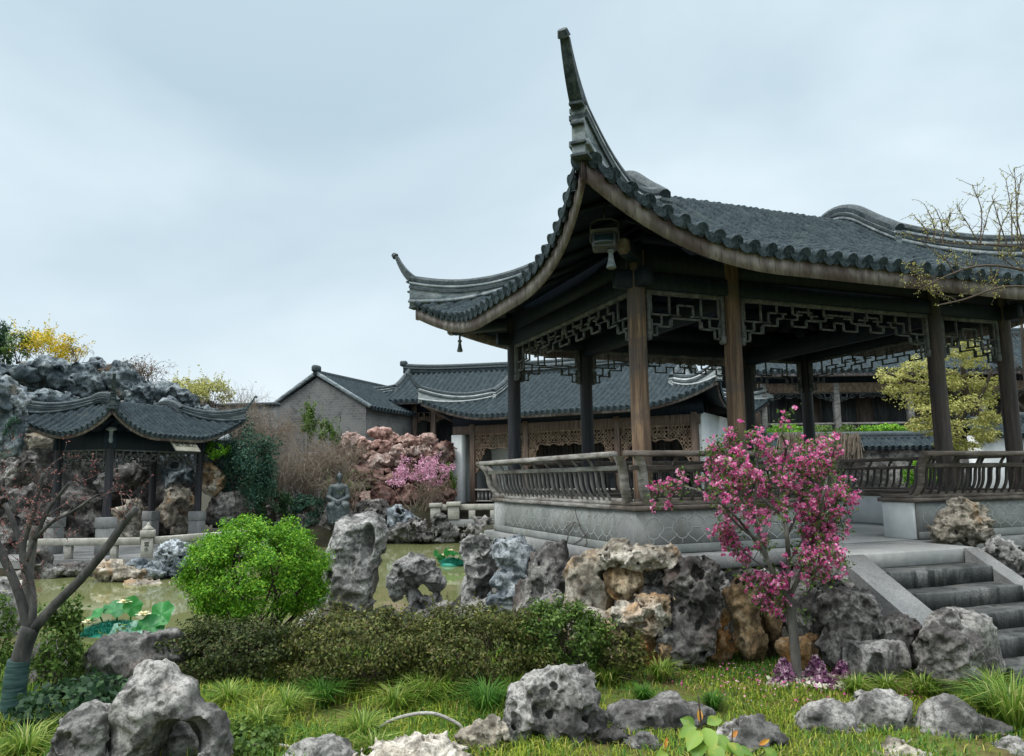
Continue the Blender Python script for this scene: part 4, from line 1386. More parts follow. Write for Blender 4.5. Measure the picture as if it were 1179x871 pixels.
for sg in (-1, 1):
    mb = MB().beam((sg * (hw_ + .22), -.06, ze - .06), (sg * .02, -.06, zp + .06), .14, .13, .02)
    mb.build('gable_verge', M['ridge'], ro)
mb = MB()
mb.box((-.55, -.03, 1.9), (.55, .02, 2.05), .01)
mb.build('window_lintel', M['rail'], HB)
# old brick wall further left
a = at(248, 520, 26.5); 
gw = thing('brick_garden_wall', 'weathered brick wall with a thin tile coping between the left cliff and the brick house', 'wall', (a[0], a[1], 0), R(-6))
hh = at(250, 465, 26.5)[2]
mb = MB()
mb.box((0, 0, 0), (2.15, .3, hh - .12))
mb.build('brick_wall', M['brick'], gw)
MB().box((-.1, -.08, hh - .118), (2.2, .38, hh), .03).build('coping', M['cap'], gw)

# ------------------------------------------------------------------ long two-storey gallery at the right back
GXo = 8.75
gal = thing('long_gallery', 'distant upstairs gallery with pale posts, dark doors and a fretted balcony rail', 'gallery', (GXo, 26, 2.8))
GL = 12.75
gable_roof(gal, GL, 4.6, 2.28, o=.7, pa=.42, pb=.05, pitch=.24, expo=.2, side_o=.5, seed=5)
for k in range(6):
    MB().box((k * 2.55 - .10, -.10, 0), (k * 2.55 + .10, .10, 1.95), .012).build('post', M['rail'], gal)
MB().box((-.2, -.07, 1.62), (GL + .2, .07, 1.96), .01).build('front_beam', M['carved'], gal)
MB().box((-.3, -.04, 1.962), (GL + .3, .04, 2.5)).build('frieze', M['dark'], gal)
for k in range(5):
    lattice_mb(2.55 - .22, .035, .62).xform(frame_M((k * 2.55 + .11, 0, 1.60), (1, 0), (0, -1))).build('hanging_lattice', M['lattice'], gal)
    for q in range(4):
        u0 = k * 2.55 + q * .637
        d = MB().box((u0 + .015, 1.3, 0.0), (u0 + .62, 1.36, 1.9))
        d.box((u0 + .08, 1.275, .12), (u0 + .555, 1.299, .55), .008)
        d.box((u0 + .0, 1.27, 0), (u0 + .04, 1.37, 1.9))
        d.build('door_leaf', M['door_brown' if (q + k) % 3 == 0 else 'door'], gal)
    rl = MB()
    x0, x1 = k * 2.55 + .1, k * 2.55 + 2.45
    rl.box((x0, -.05, .50), (x1, .05, .57), .01).box((x0, -.03, .02), (x1, .03, .07))
    j = 0
    x = x0
    while x < x1 - .05:
        rl.box((x, -.018, .07), (x + .03, .018, .50))
        rl.box((x, -.017, (.2 if j % 2 else .34)), (min(x + .22, x1), .017, (.23 if j % 2 else .37)))
        x += .2; j += 1
    rl.build('balcony_rail', M['rail'], gal)
MB().box((-.3, -.2, -2.4), (GL + .3, 4.8, -.02)).build('lower_wall', M['facing'], gal)

# garden wall with a tiled coping, and the short white wall by the yellow tree
def coped_wall(name, label, x0, x1, y, z0, z1, mat, rot=0):
    w_ = thing(name, label, 'wall', (x0, y, z0), rot)
    L = x1 - x0
    MB().box((0, -.14, 0), (L, .14, z1 - z0 - .34)).build('wall_body', M[mat], w_)
    gable_roof(w_, L, .28, z1 - z0 - .36, o=.30, pa=.62, pb=0, pitch=.17, expo=.12, side_o=.05, coarse=True, ridge_h=.07, fascia=False)
    return w_
coped_wall('garden_wall', 'dark garden wall with a tiled coping seen through the large pavilion', 6.6, 13.6, 19.6, .6, 2.62, 'rock_dark')
coped_wall('garden_wall', 'short white wall with a curved tile coping under the yellow-green tree', 10.15, 11.55, 16.6, .6, 2.75, 'plaster', R(8))

# ------------------------------------------------------------------ rocks: blended blobs minus hollows, weathered by noise, meshed by surface nets
def surface_nets(v, org, h):
    nx, ny, nz = v.shape
    s = v < 0
    off = [(0, 0, 0), (1, 0, 0), (0, 1, 0), (1, 1, 0), (0, 0, 1), (1, 0, 1), (0, 1, 1), (1, 1, 1)]
    sl = lambda a, o: a[o[0]:nx - 1 + o[0], o[1]:ny - 1 + o[1], o[2]:nz - 1 + o[2]]
    cnt = sum(sl(s, o).astype(np.int8) for o in off)
    act = (cnt > 0) & (cnt < 8)
    I = np.argwhere(act)
    idx = -np.ones(act.shape, np.int64)
    idx[act] = np.arange(len(I))
    acc = np.zeros((len(I), 3)); num = np.zeros(len(I))
    vals = [sl(v, o)[act] for o in off]
    for a in range(8):
        for b in range(a + 1, 8):
            if bin(a ^ b).count('1') != 1: continue
            va, vb = vals[a], vals[b]
            cr = (va < 0) != (vb < 0)
            t = np.where(cr, va / np.where(cr, va - vb, 1), 0)[:, None]
            p = np.array(off[a]) + t * (np.array(off[b]) - np.array(off[a]))
            acc += np.where(cr[:, None], p, 0); num += cr
    V = (I + acc / num[:, None]) * h + org
    Q = []
    for ax in range(3):
        A = np.moveaxis(s, ax, 0); J = np.moveaxis(idx, ax, 0)
        cr = A[:-1, 1:-1, 1:-1] != A[1:, 1:-1, 1:-1]
        up = A[:-1, 1:-1, 1:-1][cr]
        K = np.argwhere(cr)
        i, j, k = K[:, 0], K[:, 1], K[:, 2]
        q = np.stack([J[i, j, k], J[i, j + 1, k], J[i, j + 1, k + 1], J[i, j, k + 1]], 1)
        q[~up] = q[~up][:, ::-1]
        if ax == 1: q = q[:, ::-1]
        Q.append(q)
    Q = np.concatenate(Q)
    return V, Q[(Q >= 0).all(1)]

def sdf_mesh(sdf, lo, hi, res):
    lo, hi = np.array(lo, float), np.array(hi, float)
    h = (hi - lo).max() / res
    n = np.ceil((hi - lo) / h).astype(int) + 1
    g = np.stack(np.meshgrid(*[lo[a] + h * np.arange(n[a]) for a in range(3)], indexing='ij'), -1).reshape(-1, 3)
    return surface_nets(sdf(g).reshape(n), lo, h)

def smin(a, b, k):
    h = np.clip(.5 + .5 * (b - a) / k, 0, 1)
    return b + (a - b) * h - k * h * (1 - h)

NROCK = [0]
def rock(label, Y, mat, blobs, holes=(), res=44, amp=.15, fr=1.0, pit=0, strat=0, group=None, name='garden_rock', cat='rock', sharp=.5, k=.30, bites=None, planes=None, stretch=None, crag=1.0):
    NROCK[0] += 1
    seed = NROCK[0]
    s = Y / CAM_F
    B = []
    for b in blobs:
        x, y, rx, ry = b[:4]
        dy = b[4] if len(b) > 4 else 0.0
        rd = b[5] if len(b) > 5 else .5 * (rx + ry)
        B.append((at(x, y, Y + dy), np.array([rx * s, rd * s, ry * s])))
    H = []
    for b in holes:
        x, y, rx, ry = b[:4]
        dy = b[4] if len(b) > 4 else -.5 * (rx + ry) * s
        rd = b[5] if len(b) > 5 else rx
        H.append((at(x, y, Y + dy), np.array([rx * s, rd * s, ry * s])))
    lo = np.min([c - r for c, r in B], 0); hi = np.max([c + r for c, r in B], 0)
    ext = hi - lo
    Rm = float(np.mean([r.mean() for c, r in B]))
    Rs = float(np.mean(ext)) * .5
    m_ = .45 * Rm + .02
    lo, hi = lo - m_, hi + m_
    sh = np.array([seed * 7.31, seed * 3.77, seed * 5.13]) % 200
    rr_ = np.random.RandomState(seed * 13 + 5)
    if bites is None: bites = 12 if pit else 7
    BT = []
    for _ in range(bites):
        c, r = B[rr_.randint(len(B))]
        dv = rr_.normal(size=3); dv[1] -= .6; dv /= np.linalg.norm(dv)
        q = rr_.uniform(.22, .5) * r.mean()
        BT.append((c + dv * r * 1.02, np.array([q, q, q * rr_.uniform(.6, 1.7)])))
    if planes is None: planes = 5
    PL = []
    cen = np.mean([c for c, r in B], 0)
    for _ in range(planes):
        dv = rr_.normal(size=3); dv[1] -= .5; dv[2] *= .8; dv /= np.linalg.norm(dv)
        far_d = max(((c - cen) @ dv) + np.sqrt(((r * dv) ** 2).sum()) for c, r in B)
        PL.append((dv, far_d * rr_.uniform(.80, .97)))
    def ell(p, c, r):
        q = p - c
        k0 = np.sqrt(((q / r) ** 2).sum(1)) + 1e-9
        k1 = np.sqrt(((q / (r * r)) ** 2).sum(1)) + 1e-9
        return k0 * (k0 - 1) / k1
    def sdf(p):
        u = p / Rs * fr + sh
        wv_ = np.stack([perlin(u * 1.1 + 5), perlin(u * 1.1 + 50), perlin(u * 1.1 + 90)], 1) * .26 * Rm
        q = p + wv_
        d = None
        for c, r in B:
            e = ell(q, c, r)
            d = e if d is None else smin(d, e, k * Rm)
        for dv, fd in PL:
            d = -smin(-d, -((q - cen) @ dv - fd), .03 * Rm)
        for c, r in BT:
            d = -smin(-d, ell(q, c, r), .035 * Rm)
        d = d + amp * Rm * fbm(u * 1.9, 4, .58)
        cr1 = 1 - np.abs(perlin(u * 1.5 + 11)); cr2 = 1 - np.abs(perlin(u * 3.3 + 27)); cr3 = 1 - np.abs(perlin(u * 7.0 + 61))
        d = d - crag * Rm * (.24 * (cr1 ** 4 - .35) + .13 * (cr2 ** 4 - .35) + .05 * (cr3 ** 3 - .4))
        rg = np.abs(perlin(u * 2.6 + 31)) + .5 * np.abs(perlin(u * 5.3 + 71))
        d = d + sharp * Rm * .22 * np.maximum(0, .34 - rg)            # cracks and furrows
        if strat:
            d = d + strat * Rm * (np.abs(((p[:, 2] / Rs * 2.3 + .5 * perlin(u * .9)) % 1) - .5) - .25)
        if pit:
            w1 = worley(u * (2.2 + pit * .5))
            d = -smin(-d, -(.36 - w1) * Rm * .55, .08 * Rm)
        for c, r in H:
            e = ell(p + wv_ * .5, c, r)
            d = -smin(-d, e, .10 * Rm)
        return d
    V, F = sdf_mesh(sdf, lo, hi, res)
    if stretch is None: stretch = Y < 10
    if stretch:                                   # settle the foot into the soil
        gnd = gz((lo[0] + hi[0]) / 2, (lo[1] + hi[1]) / 2) - .05
        z0, z1 = V[:, 2].min(), V[:, 2].max()
        if gnd < z0 < gnd + .6:
            zm = z0 + .55 * (z1 - z0)
            b_ = V[:, 2] < zm
            V[b_, 2] = zm - (zm - V[b_, 2]) * (zm - gnd) / (zm - z0)
    base = np.array([(lo[0] + hi[0]) / 2, (lo[1] + hi[1]) / 2, V[:, 2].min()])
    o = MB().add(V, F).build(name, M[mat], None, True, loc=base)
    tag(o, label, cat, group)
    return o

FG = 'rocks along the front of the lawn'
rock('tall wedge-shaped grey rock with a dark cave at its foot, front left', 4.3, 'rock',
     [(176, 782, 20, 26), (166, 822, 30, 44), (200, 812, 26, 28), (232, 838, 30, 26), (152, 858, 18, 50), (240, 868, 22, 40), (200, 850, 40, 40, .30, 30)],
     [(198, 868, 27, 36, -.10, 40)], res=84, amp=.13, group=FG, crag=.55, bites=4, planes=9)
rock('squat rounded grey rock beside the wedge-shaped cave rock', 4.2, 'rock', [(100, 842, 28, 28), (96, 872, 36, 38)], res=66, amp=.10, group=FG, crag=.55, bites=4, planes=9)
rock('broad pinkish grey rock sloping down to the pond behind the wedge rock', 6.2, 'rock', [(150, 760, 46, 26), (192, 748, 30, 22), (125, 785, 30, 34), (175, 785, 35, 25)], res=72, amp=.10, group=FG, crag=.55, bites=4, planes=9)
rock('low grey rock at the bottom edge below the left lawn', 4.5, 'rock', [(378, 868, 36, 17), (352, 874, 22, 14)], res=36, group=FG, crag=.55, bites=4, planes=9)
rock('long pale low rock at the bottom edge left of the pitted rock', 4.45, 'rock_pale', [(478, 872, 56, 17), (440, 878, 25, 14), (515, 868, 25, 14)], res=66, group=FG)
rock('pale lumpy rock leaning on the left foot of the big pitted rock', 4.75, 'rock_pale', [(548, 858, 24, 22), (568, 848, 14, 18)], res=40, group=FG)
rock('big pitted scholar rock with deep dark clefts in the middle foreground', 4.9, 'rock',
     [(628, 796, 26, 22), (662, 792, 26, 23), (600, 832, 20, 36), (655, 836, 28, 36), (682, 812, 12, 20), (640, 860, 34, 34), (580, 868, 22, 20), (612, 866, 20, 26)],
     [(632, 832, 7, 30, -.18, 16), (676, 853, 5, 11, -.17, 14), (668, 786, 7, 4, -.14, 9), (615, 858, 9, 8, -.2, 10)], res=104, amp=.17, pit=1, group=FG)
rock('long sloping grey rock just right of the big pitted rock', 5.15, 'rock', [(738, 832, 44, 22), (782, 818, 36, 19), (708, 836, 20, 18), (745, 850, 40, 18)], res=72, group=FG, crag=.55, bites=4, planes=9)
rock('small dark stone under the long sloping rock', 4.8, 'rock_dark', [(706, 852, 16, 13)], res=26, group=FG)
rock('small reddish stone under the long sloping rock', 4.75, 'rock', [(738, 858, 20, 11)], res=26, group=FG)
rock('rough grey rock with a small hole behind the fresh sapling', 4.75, 'rock', [(868, 856, 34, 24), (838, 866, 30, 16), (880, 872, 30, 16)], [(889, 862, 6, 6, -.1, 8)], res=66, group=FG)
rock('wide grey rock with a rounded shoulder in the right foreground', 5.0, 'rock', [(956, 834, 36, 19), (1008, 822, 28, 26), (1036, 832, 16, 24), (985, 850, 46, 20)], res=76, amp=.12, group=FG, crag=.55, bites=4, planes=9)
rock('angular grey rock at the right end of the front row', 4.9, 'rock', [(1092, 834, 36, 24), (1130, 842, 28, 18), (1070, 852, 22, 26), (1105, 862, 40, 18)], res=76, amp=.10, fr=.9, group=FG, crag=.55, bites=4, planes=9)
rock('low grey stone in the bottom right corner', 4.6, 'rock', [(1168, 868, 24, 16)], res=30, group=FG)
rock('flat pale stone below the wide right foreground rock', 4.55, 'rock_pale', [(1045, 876, 46, 12)], res=34, group=FG)

ST_ = 'rocks around the stone steps'
rock('dark pointed rock standing at the foot of the left side slab', 5.75, 'rock_dark', [(1092, 742, 24, 36), (1076, 750, 16, 34), (1108, 760, 18, 34)], res=72, amp=.12, group=ST_, crag=.55, bites=4, planes=9)
rock('grey rounded rock leaning over the lower steps', 5.9, 'rock', [(1118, 722, 26, 18), (1126, 742, 20, 22), (1100, 712, 16, 10)], res=48, amp=.10, group=ST_, crag=.55, bites=4, planes=9)
rock('pitted tan rock on the landing against the right low wall', 8.1, 'rock_pale', [(1118, 592, 18, 14), (1090, 612, 20, 12), (1122, 610, 20, 18), (1106, 584, 12, 9), (1100, 602, 20, 16)], res=72, pit=1, group=ST_, stretch=False)
rock('grey pitted rock beside the right side slab', 7.7, 'rock_light', [(1156, 642, 20, 20), (1170, 662, 20, 22), (1150, 662, 16, 18)], res=42, pit=1, group=ST_, stretch=False)
rock('dark grey rock under the left side slab, right of the pink tree', 6.3, 'rock_dark', [(972, 712, 24, 30), (998, 708, 18, 24), (962, 738, 18, 20), (985, 742, 24, 20)], res=66, amp=.17, group=ST_)
rock('low pale grey stone lying in the grass left of the steps', 6.1, 'rock', [(1012, 750, 36, 11), (990, 754, 20, 9)], res=40, group=ST_, crag=.55, bites=4, planes=9)
rock('small dark stone tucked beneath the left side slab', 6.15, 'rock_dark', [(1038, 728, 20, 16), (1050, 742, 22, 12)], res=34, group=ST_)
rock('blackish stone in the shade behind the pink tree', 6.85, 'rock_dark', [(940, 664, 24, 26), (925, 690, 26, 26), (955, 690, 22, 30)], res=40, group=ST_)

PB = 'rocks under the corner of the large pavilion'
rock('pale pitted rock lying on top of the pile below the pavilion corner', 6.75, 'rock_pale', [(732, 642, 34, 13), (774, 642, 20, 14), (712, 630, 14, 9), (700, 646, 8, 10)], res=84, amp=.16, pit=1, group=PB, stretch=False)
rock('big dark purple-brown rock at the right end of the pile', 6.62, 'rock_dark', [(790, 668, 24, 26), (806, 690, 18, 42), (794, 722, 26, 24), (776, 732, 20, 16), (812, 660, 14, 16)], [(792, 716, 6, 7, -.2, 9), (784, 668, 7, 5, -.2, 8)], res=88, amp=.18, pit=1, group=PB)
rock('upright tan block in the middle of the pile', 6.8, 'rock_ochre', [(716, 672, 18, 24), (728, 664, 14, 18)], res=42, amp=.08, fr=.8, group=PB, stretch=False, crag=.6, bites=4, planes=8)
rock('large smooth cream rock with a rusty side, left part of the pile', 6.95, 'rock_pale', [(676, 662, 26, 22), (694, 652, 20, 20), (664, 690, 16, 24), (690, 676, 18, 18)], res=70, amp=.07, fr=.8, group=PB, crag=.6, bites=4, planes=8)
rock('pale pitted rock jutting out at the bottom of the pile', 6.55, 'rock_pale', [(728, 706, 24, 15), (758, 702, 20, 16), (745, 720, 20, 12)], [(734, 722, 6, 6, -.15, 8)], res=72, amp=.18, pit=1, group=PB, stretch=False)
rock('tan base stone at the foot of the pile behind the hedge', 6.75, 'rock_ochre', [(706, 728, 16, 22), (716, 748, 20, 16)], res=34, group=PB)
rock('cream rock low behind the right end of the hedge', 6.85, 'rock_pale', [(690, 720, 16, 18), (676, 712, 14, 14)], res=34, group=PB, crag=.6, bites=4, planes=8)
rock('black shale slab wedged under the top pale rock', 6.85, 'rock_dark', [(756, 660, 22, 9), (748, 666, 18, 8)], res=34, group=PB, stretch=False)
rock('dark wedge stone between the black slab and the jutting pale rock', 6.85, 'rock_dark', [(756, 684, 22, 10), (740, 684, 12, 12)], res=34, group=PB, stretch=False)
rock('brown base stone in the grass below the dark purple rock', 6.6, 'rock_ochre', [(760, 746, 26, 14), (745, 738, 16, 16)], res=36, group=PB)
rock('rusty brown upright stone right of the dark purple rock', 6.85, 'rock_ochre', [(832, 728, 17, 26), (824, 742, 14, 18)], res=38, group=PB)
rock('tall ochre stone with a wet orange face', 6.72, 'rock_ochre', [(856, 702, 14, 28), (864, 726, 14, 24), (854, 684, 16, 16)], res=46, amp=.09, group=PB)
rock('dark grey knobbly rock on top of the tall ochre stone', 6.85, 'rock_dark', [(862, 666, 15, 12), (868, 678, 12, 10)], res=36, pit=1, group=PB, stretch=False)
rock('grey rough rock between the dark purple rock and the ochre stone', 6.9, 'rock_light', [(832, 692, 14, 22), (826, 668, 9, 12)], res=40, group=PB)
rock('pale grey rounded stone beside the pink tree stem', 6.9, 'rock_light', [(886, 668, 11, 12)], res=28, group=PB, stretch=False)
rock('narrow ochre stone left of the pink tree stem', 6.85, 'rock_ochre', [(886, 714, 9, 22)], res=32, group=PB)
rock('low reddish block in the grass behind the pink tree', 6.4, 'rock_ochre', [(918, 744, 22, 10), (934, 742, 10, 10)], res=32, group=PB)
rock('blue-grey rock with a face-like front at the pond corner of the pavilion', 8.5, 'rock_blue', [(590, 634, 23, 20), (600, 648, 18, 20), (584, 668, 14, 16), (598, 672, 14, 22), (576, 694, 14, 16), (592, 690, 18, 22)], [(596, 668, 8, 5, -.18, 8)], res=64, amp=.17, group=PB)
rock('pale grey tall rock at the water, left of the blue-grey rock', 9.1, 'rock_light', [(548, 626, 17, 14), (552, 654, 16, 26), (546, 684, 14, 20), (562, 640, 12, 16)], res=70, amp=.10, group=PB)
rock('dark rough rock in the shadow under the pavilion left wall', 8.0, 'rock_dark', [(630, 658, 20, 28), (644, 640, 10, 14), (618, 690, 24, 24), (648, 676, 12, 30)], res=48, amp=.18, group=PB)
rock('pale grey small rock rising above the hedge below the pavilion', 7.6, 'rock_light', [(634, 700, 18, 16), (644, 712, 20, 14)], res=36, group=PB)
rock('low grey stone by the pond edge behind the hedge', 8.6, 'rock', [(556, 702, 16, 14), (534, 706, 14, 10)], res=30, group=PB)

PR = 'standing rocks at the near edge of the pond'
rock('tall scholar rock with an oval hollow standing by the bright green bush', 8.3, 'rock_light',
     [(402, 626, 22, 26), (428, 620, 16, 28), (412, 608, 22, 16), (400, 668, 20, 34), (418, 668, 14, 40), (388, 704, 22, 20), (412, 712, 18, 22), (390, 650, 14, 14)],
     [(422, 626, 9, 22, -.27, 24), (384, 664, 5, 9, -.05, 40)], res=100, amp=.13, group=PR)
rock('mushroom-shaped rock with small holes perched at the pond edge', 8.8, 'rock_light',
     [(480, 656, 24, 17), (500, 664, 15, 14), (460, 664, 13, 13), (456, 676, 7, 9), (492, 688, 18, 8), (478, 700, 16, 13), (500, 696, 16, 9), (476, 684, 10, 9)],
     [(488, 676, 6, 4, 0, 40), (461, 664, 4, 4, -.12, 8), (503, 657, 3, 5, -.1, 6)], res=92, amp=.13, k=.22, group=PR)
rock('small dark wet rock between the tall scholar rock and the mushroom rock', 8.4, 'rock_dark', [(446, 710, 16, 9)], res=28, group=PR)
rock('low grey rock at the foot of the mushroom rock', 8.6, 'rock', [(512, 704, 16, 10), (490, 710, 16, 8)], res=30, group=PR)
rock('pale grey stone at the foot of the bright green bush', 8.0, 'rock_light', [(360, 718, 11, 18), (352, 726, 12, 12)], res=30, group=PR)
rock('dark bank stone behind the wrapped tree trunk', 6.3, 'rock_dark', [(52, 768, 24, 26), (70, 780, 16, 18)], res=38, group=PR)
rock('grey waterside rock at the left edge of the picture', 9.2, 'rock', [(0, 692, 14, 26), (-12, 700, 22, 20), (-4, 722, 24, 22), (-10, 744, 28, 22)], res=38, group=PR)

WS = 'rocks along the far shore of the pond'
rock('flat layered pale rock in the water before the terrace', 15.1, 'rock_pale', [(132, 660, 24, 8), (150, 662, 28, 8), (128, 652, 14, 7)], res=48, strat=.15, group=WS)
rock('blue-white rock wedged between the flat rock and the mottled rock', 15.2, 'rock_blue', [(158, 652, 14, 8), (175, 658, 16, 11)], res=34, group=WS)
rock('black and white mottled scholar rock in front of the carved post', 15.5, 'rock_blue', [(198, 638, 17, 13), (204, 654, 16, 14), (190, 656, 12, 14), (210, 640, 10, 12)], res=76, amp=.2, pit=1, group=WS)
rock('dark wet rock right of the mottled scholar rock', 15.6, 'rock_dark', [(222, 660, 18, 12), (206, 670, 18, 8)], res=32, group=WS)
rock('dark rock under the left end of the terrace', 15.7, 'rock_dark', [(44, 648, 14, 20), (62, 660, 14, 10), (30, 668, 16, 12)], res=40, group=WS)
rock('grey rock at the waterline under the terrace', 15.9, 'rock_dark', [(84, 656, 20, 8), (100, 662, 12, 6)], res=34, group=WS)
rock('pale small stone in the shallows at the left bank', 13.2, 'rock_pale', [(28, 676, 10, 8)], res=24, group=WS)
rock('pale spread rock under water before the flat layered rock', 14.6, 'rock_pale', [(165, 674, 26, 5, 0, 12)], res=30, group=WS)
far = [('blue-grey shore boulder left of the stone bridge, largest of its row', 23.4, 'rock_blue', [(462, 594, 20, 8), (474, 600, 18, 8), (450, 602, 16, 9)]),
       ('grey shore boulder below the largest of the bridge row', 23.0, 'rock', [(470, 610, 18, 8), (456, 614, 12, 7)]),
       ('dark shore boulder at the left end of the bridge row', 23.3, 'rock_dark', [(442, 602, 10, 12), (438, 614, 10, 8)]),
       ('grey lumpy shore boulder under the left bridge post', 22.9, 'rock', [(508, 606, 9, 14), (516, 614, 10, 7), (502, 616, 10, 6)]),
       ('dark pitted boulder under the bridge deck', 23.1, 'rock_dark', [(532, 610, 14, 9), (548, 606, 14, 8)]),
       ('grey boulder under the bridge deck by the pavilion wall', 22.8, 'rock', [(560, 608, 13, 9), (572, 612, 12, 9)]),
       ('small dark stone at the waterline below the bridge row', 22.7, 'rock_dark', [(488, 616, 12, 6), (480, 604, 8, 8)]),
       ('flat dark ledge stone right of the bronze statue', 23.4, 'rock_dark', [(432, 584, 18, 7), (428, 594, 16, 8)]),
       ('grey shore boulder below the bronze statue', 22.4, 'rock', [(410, 606, 16, 10), (424, 614, 14, 8)]),
       ('dark mossy boulder left of the bronze statue', 22.6, 'rock_dark', [(352, 604, 14, 10), (340, 612, 16, 8)]),
       ('upright grey stone in the bushes left of the statue', 23, 'rock', [(344, 578, 5, 12)]),
       ('dark mossy boulder by the far bank under the dry shrubs', 22.2, 'rock_dark', [(318, 592, 16, 9), (304, 600, 14, 10)]),
       ('pale boulder on the far bank right of the terrace', 21.2, 'rock_pale', [(280, 596, 10, 8), (272, 606, 14, 10)])]
for lb, Y, mt, bl_ in far:
    rock(lb, Y, mt, [(b[0], b[1] + 2, b[2] * 1.2, b[3] * 1.35) for b in bl_], res=34, amp=.18, pit=1, group=WS)
rock('rough dark rock seat carrying the bronze statue', 22.7, 'rock_dark', [(388, 596, 18, 12), (380, 606, 20, 10), (402, 604, 16, 10), (384, 586, 11, 8, .15)], res=40, group=WS)

RR = 'red-brown boulders of the middle rockery'
red = [('topmost long red boulder of the red rockery', 25.6, [(438, 500, 15, 9), (450, 506, 10, 8)]), ('pale red boulder at the left end of the red rockery', 25.2, [(404, 508, 12, 12), (398, 520, 12, 12)]),
       ('brown-red boulder second from the left end of the rockery', 25.2, [(418, 514, 11, 11), (424, 526, 10, 8)]), ('rounded pinkish boulder under the topmost long one', 25.1, [(440, 516, 13, 9), (434, 524, 10, 8)]),
       ('pale pink boulder left of the pink shrub top', 24.9, [(440, 530, 15, 10), (432, 540, 12, 9)]), ('tan boulder above the pink shrub', 25.0, [(458, 524, 10, 12)]),
       ('flat red slab on the right half of the rockery top', 25.5, [(472, 508, 14, 7), (466, 514, 12, 6)]), ('red boulder with a flat top near the hall corner', 25.6, [(492, 507, 13, 8), (484, 514, 12, 6)]),
       ('long pale ledge under the flat red slab', 25.2, [(480, 520, 22, 5)]), ('dark red boulder by the white end pier', 25.0, [(512, 520, 13, 14), (506, 534, 14, 12)]),
       ('dark brown boulder above the right side of the pink shrub', 25.0, [(490, 532, 16, 10)]), ('mauve boulder with a dark hollow below it, left of the pink shrub', 24.7, [(436, 550, 17, 10), (446, 556, 12, 8)]),
       ('shadowed red boulder behind the statue head', 24.5, [(416, 548, 13, 12), (408, 560, 12, 12)]), ('dark red boulder at the foot of the rockery behind the ledge stone', 24.3, [(440, 574, 14, 16), (450, 584, 14, 10)]),
       ('dark brown boulder under the pink shrub stems', 24.2, [(470, 576, 16, 16), (484, 582, 12, 10)]), ('red boulder left foot of the rockery by the statue', 24.3, [(416, 580, 14, 16), (404, 588, 12, 10)]),
       ('brown boulder right foot of the rockery behind the bridge posts', 24.3, [(502, 576, 13, 16), (514, 566, 10, 14)]), ('big dark core boulder behind the pink shrub', 25.8, [(460, 555, 40, 30), (490, 560, 28, 28), (420, 552, 24, 30)])]
for lb, Y, bl_ in red:
    rock(lb, Y, 'rock_red_dark' if 'dark' in lb or 'shadow' in lb else ('rock_pink' if 'pale' in lb or 'tan' in lb else 'rock_red'), bl_, res=40, amp=.17, group=RR, sharp=1.2, planes=9, crag=.75)  # the shadowed boulder has its shade put in as darker stone colour

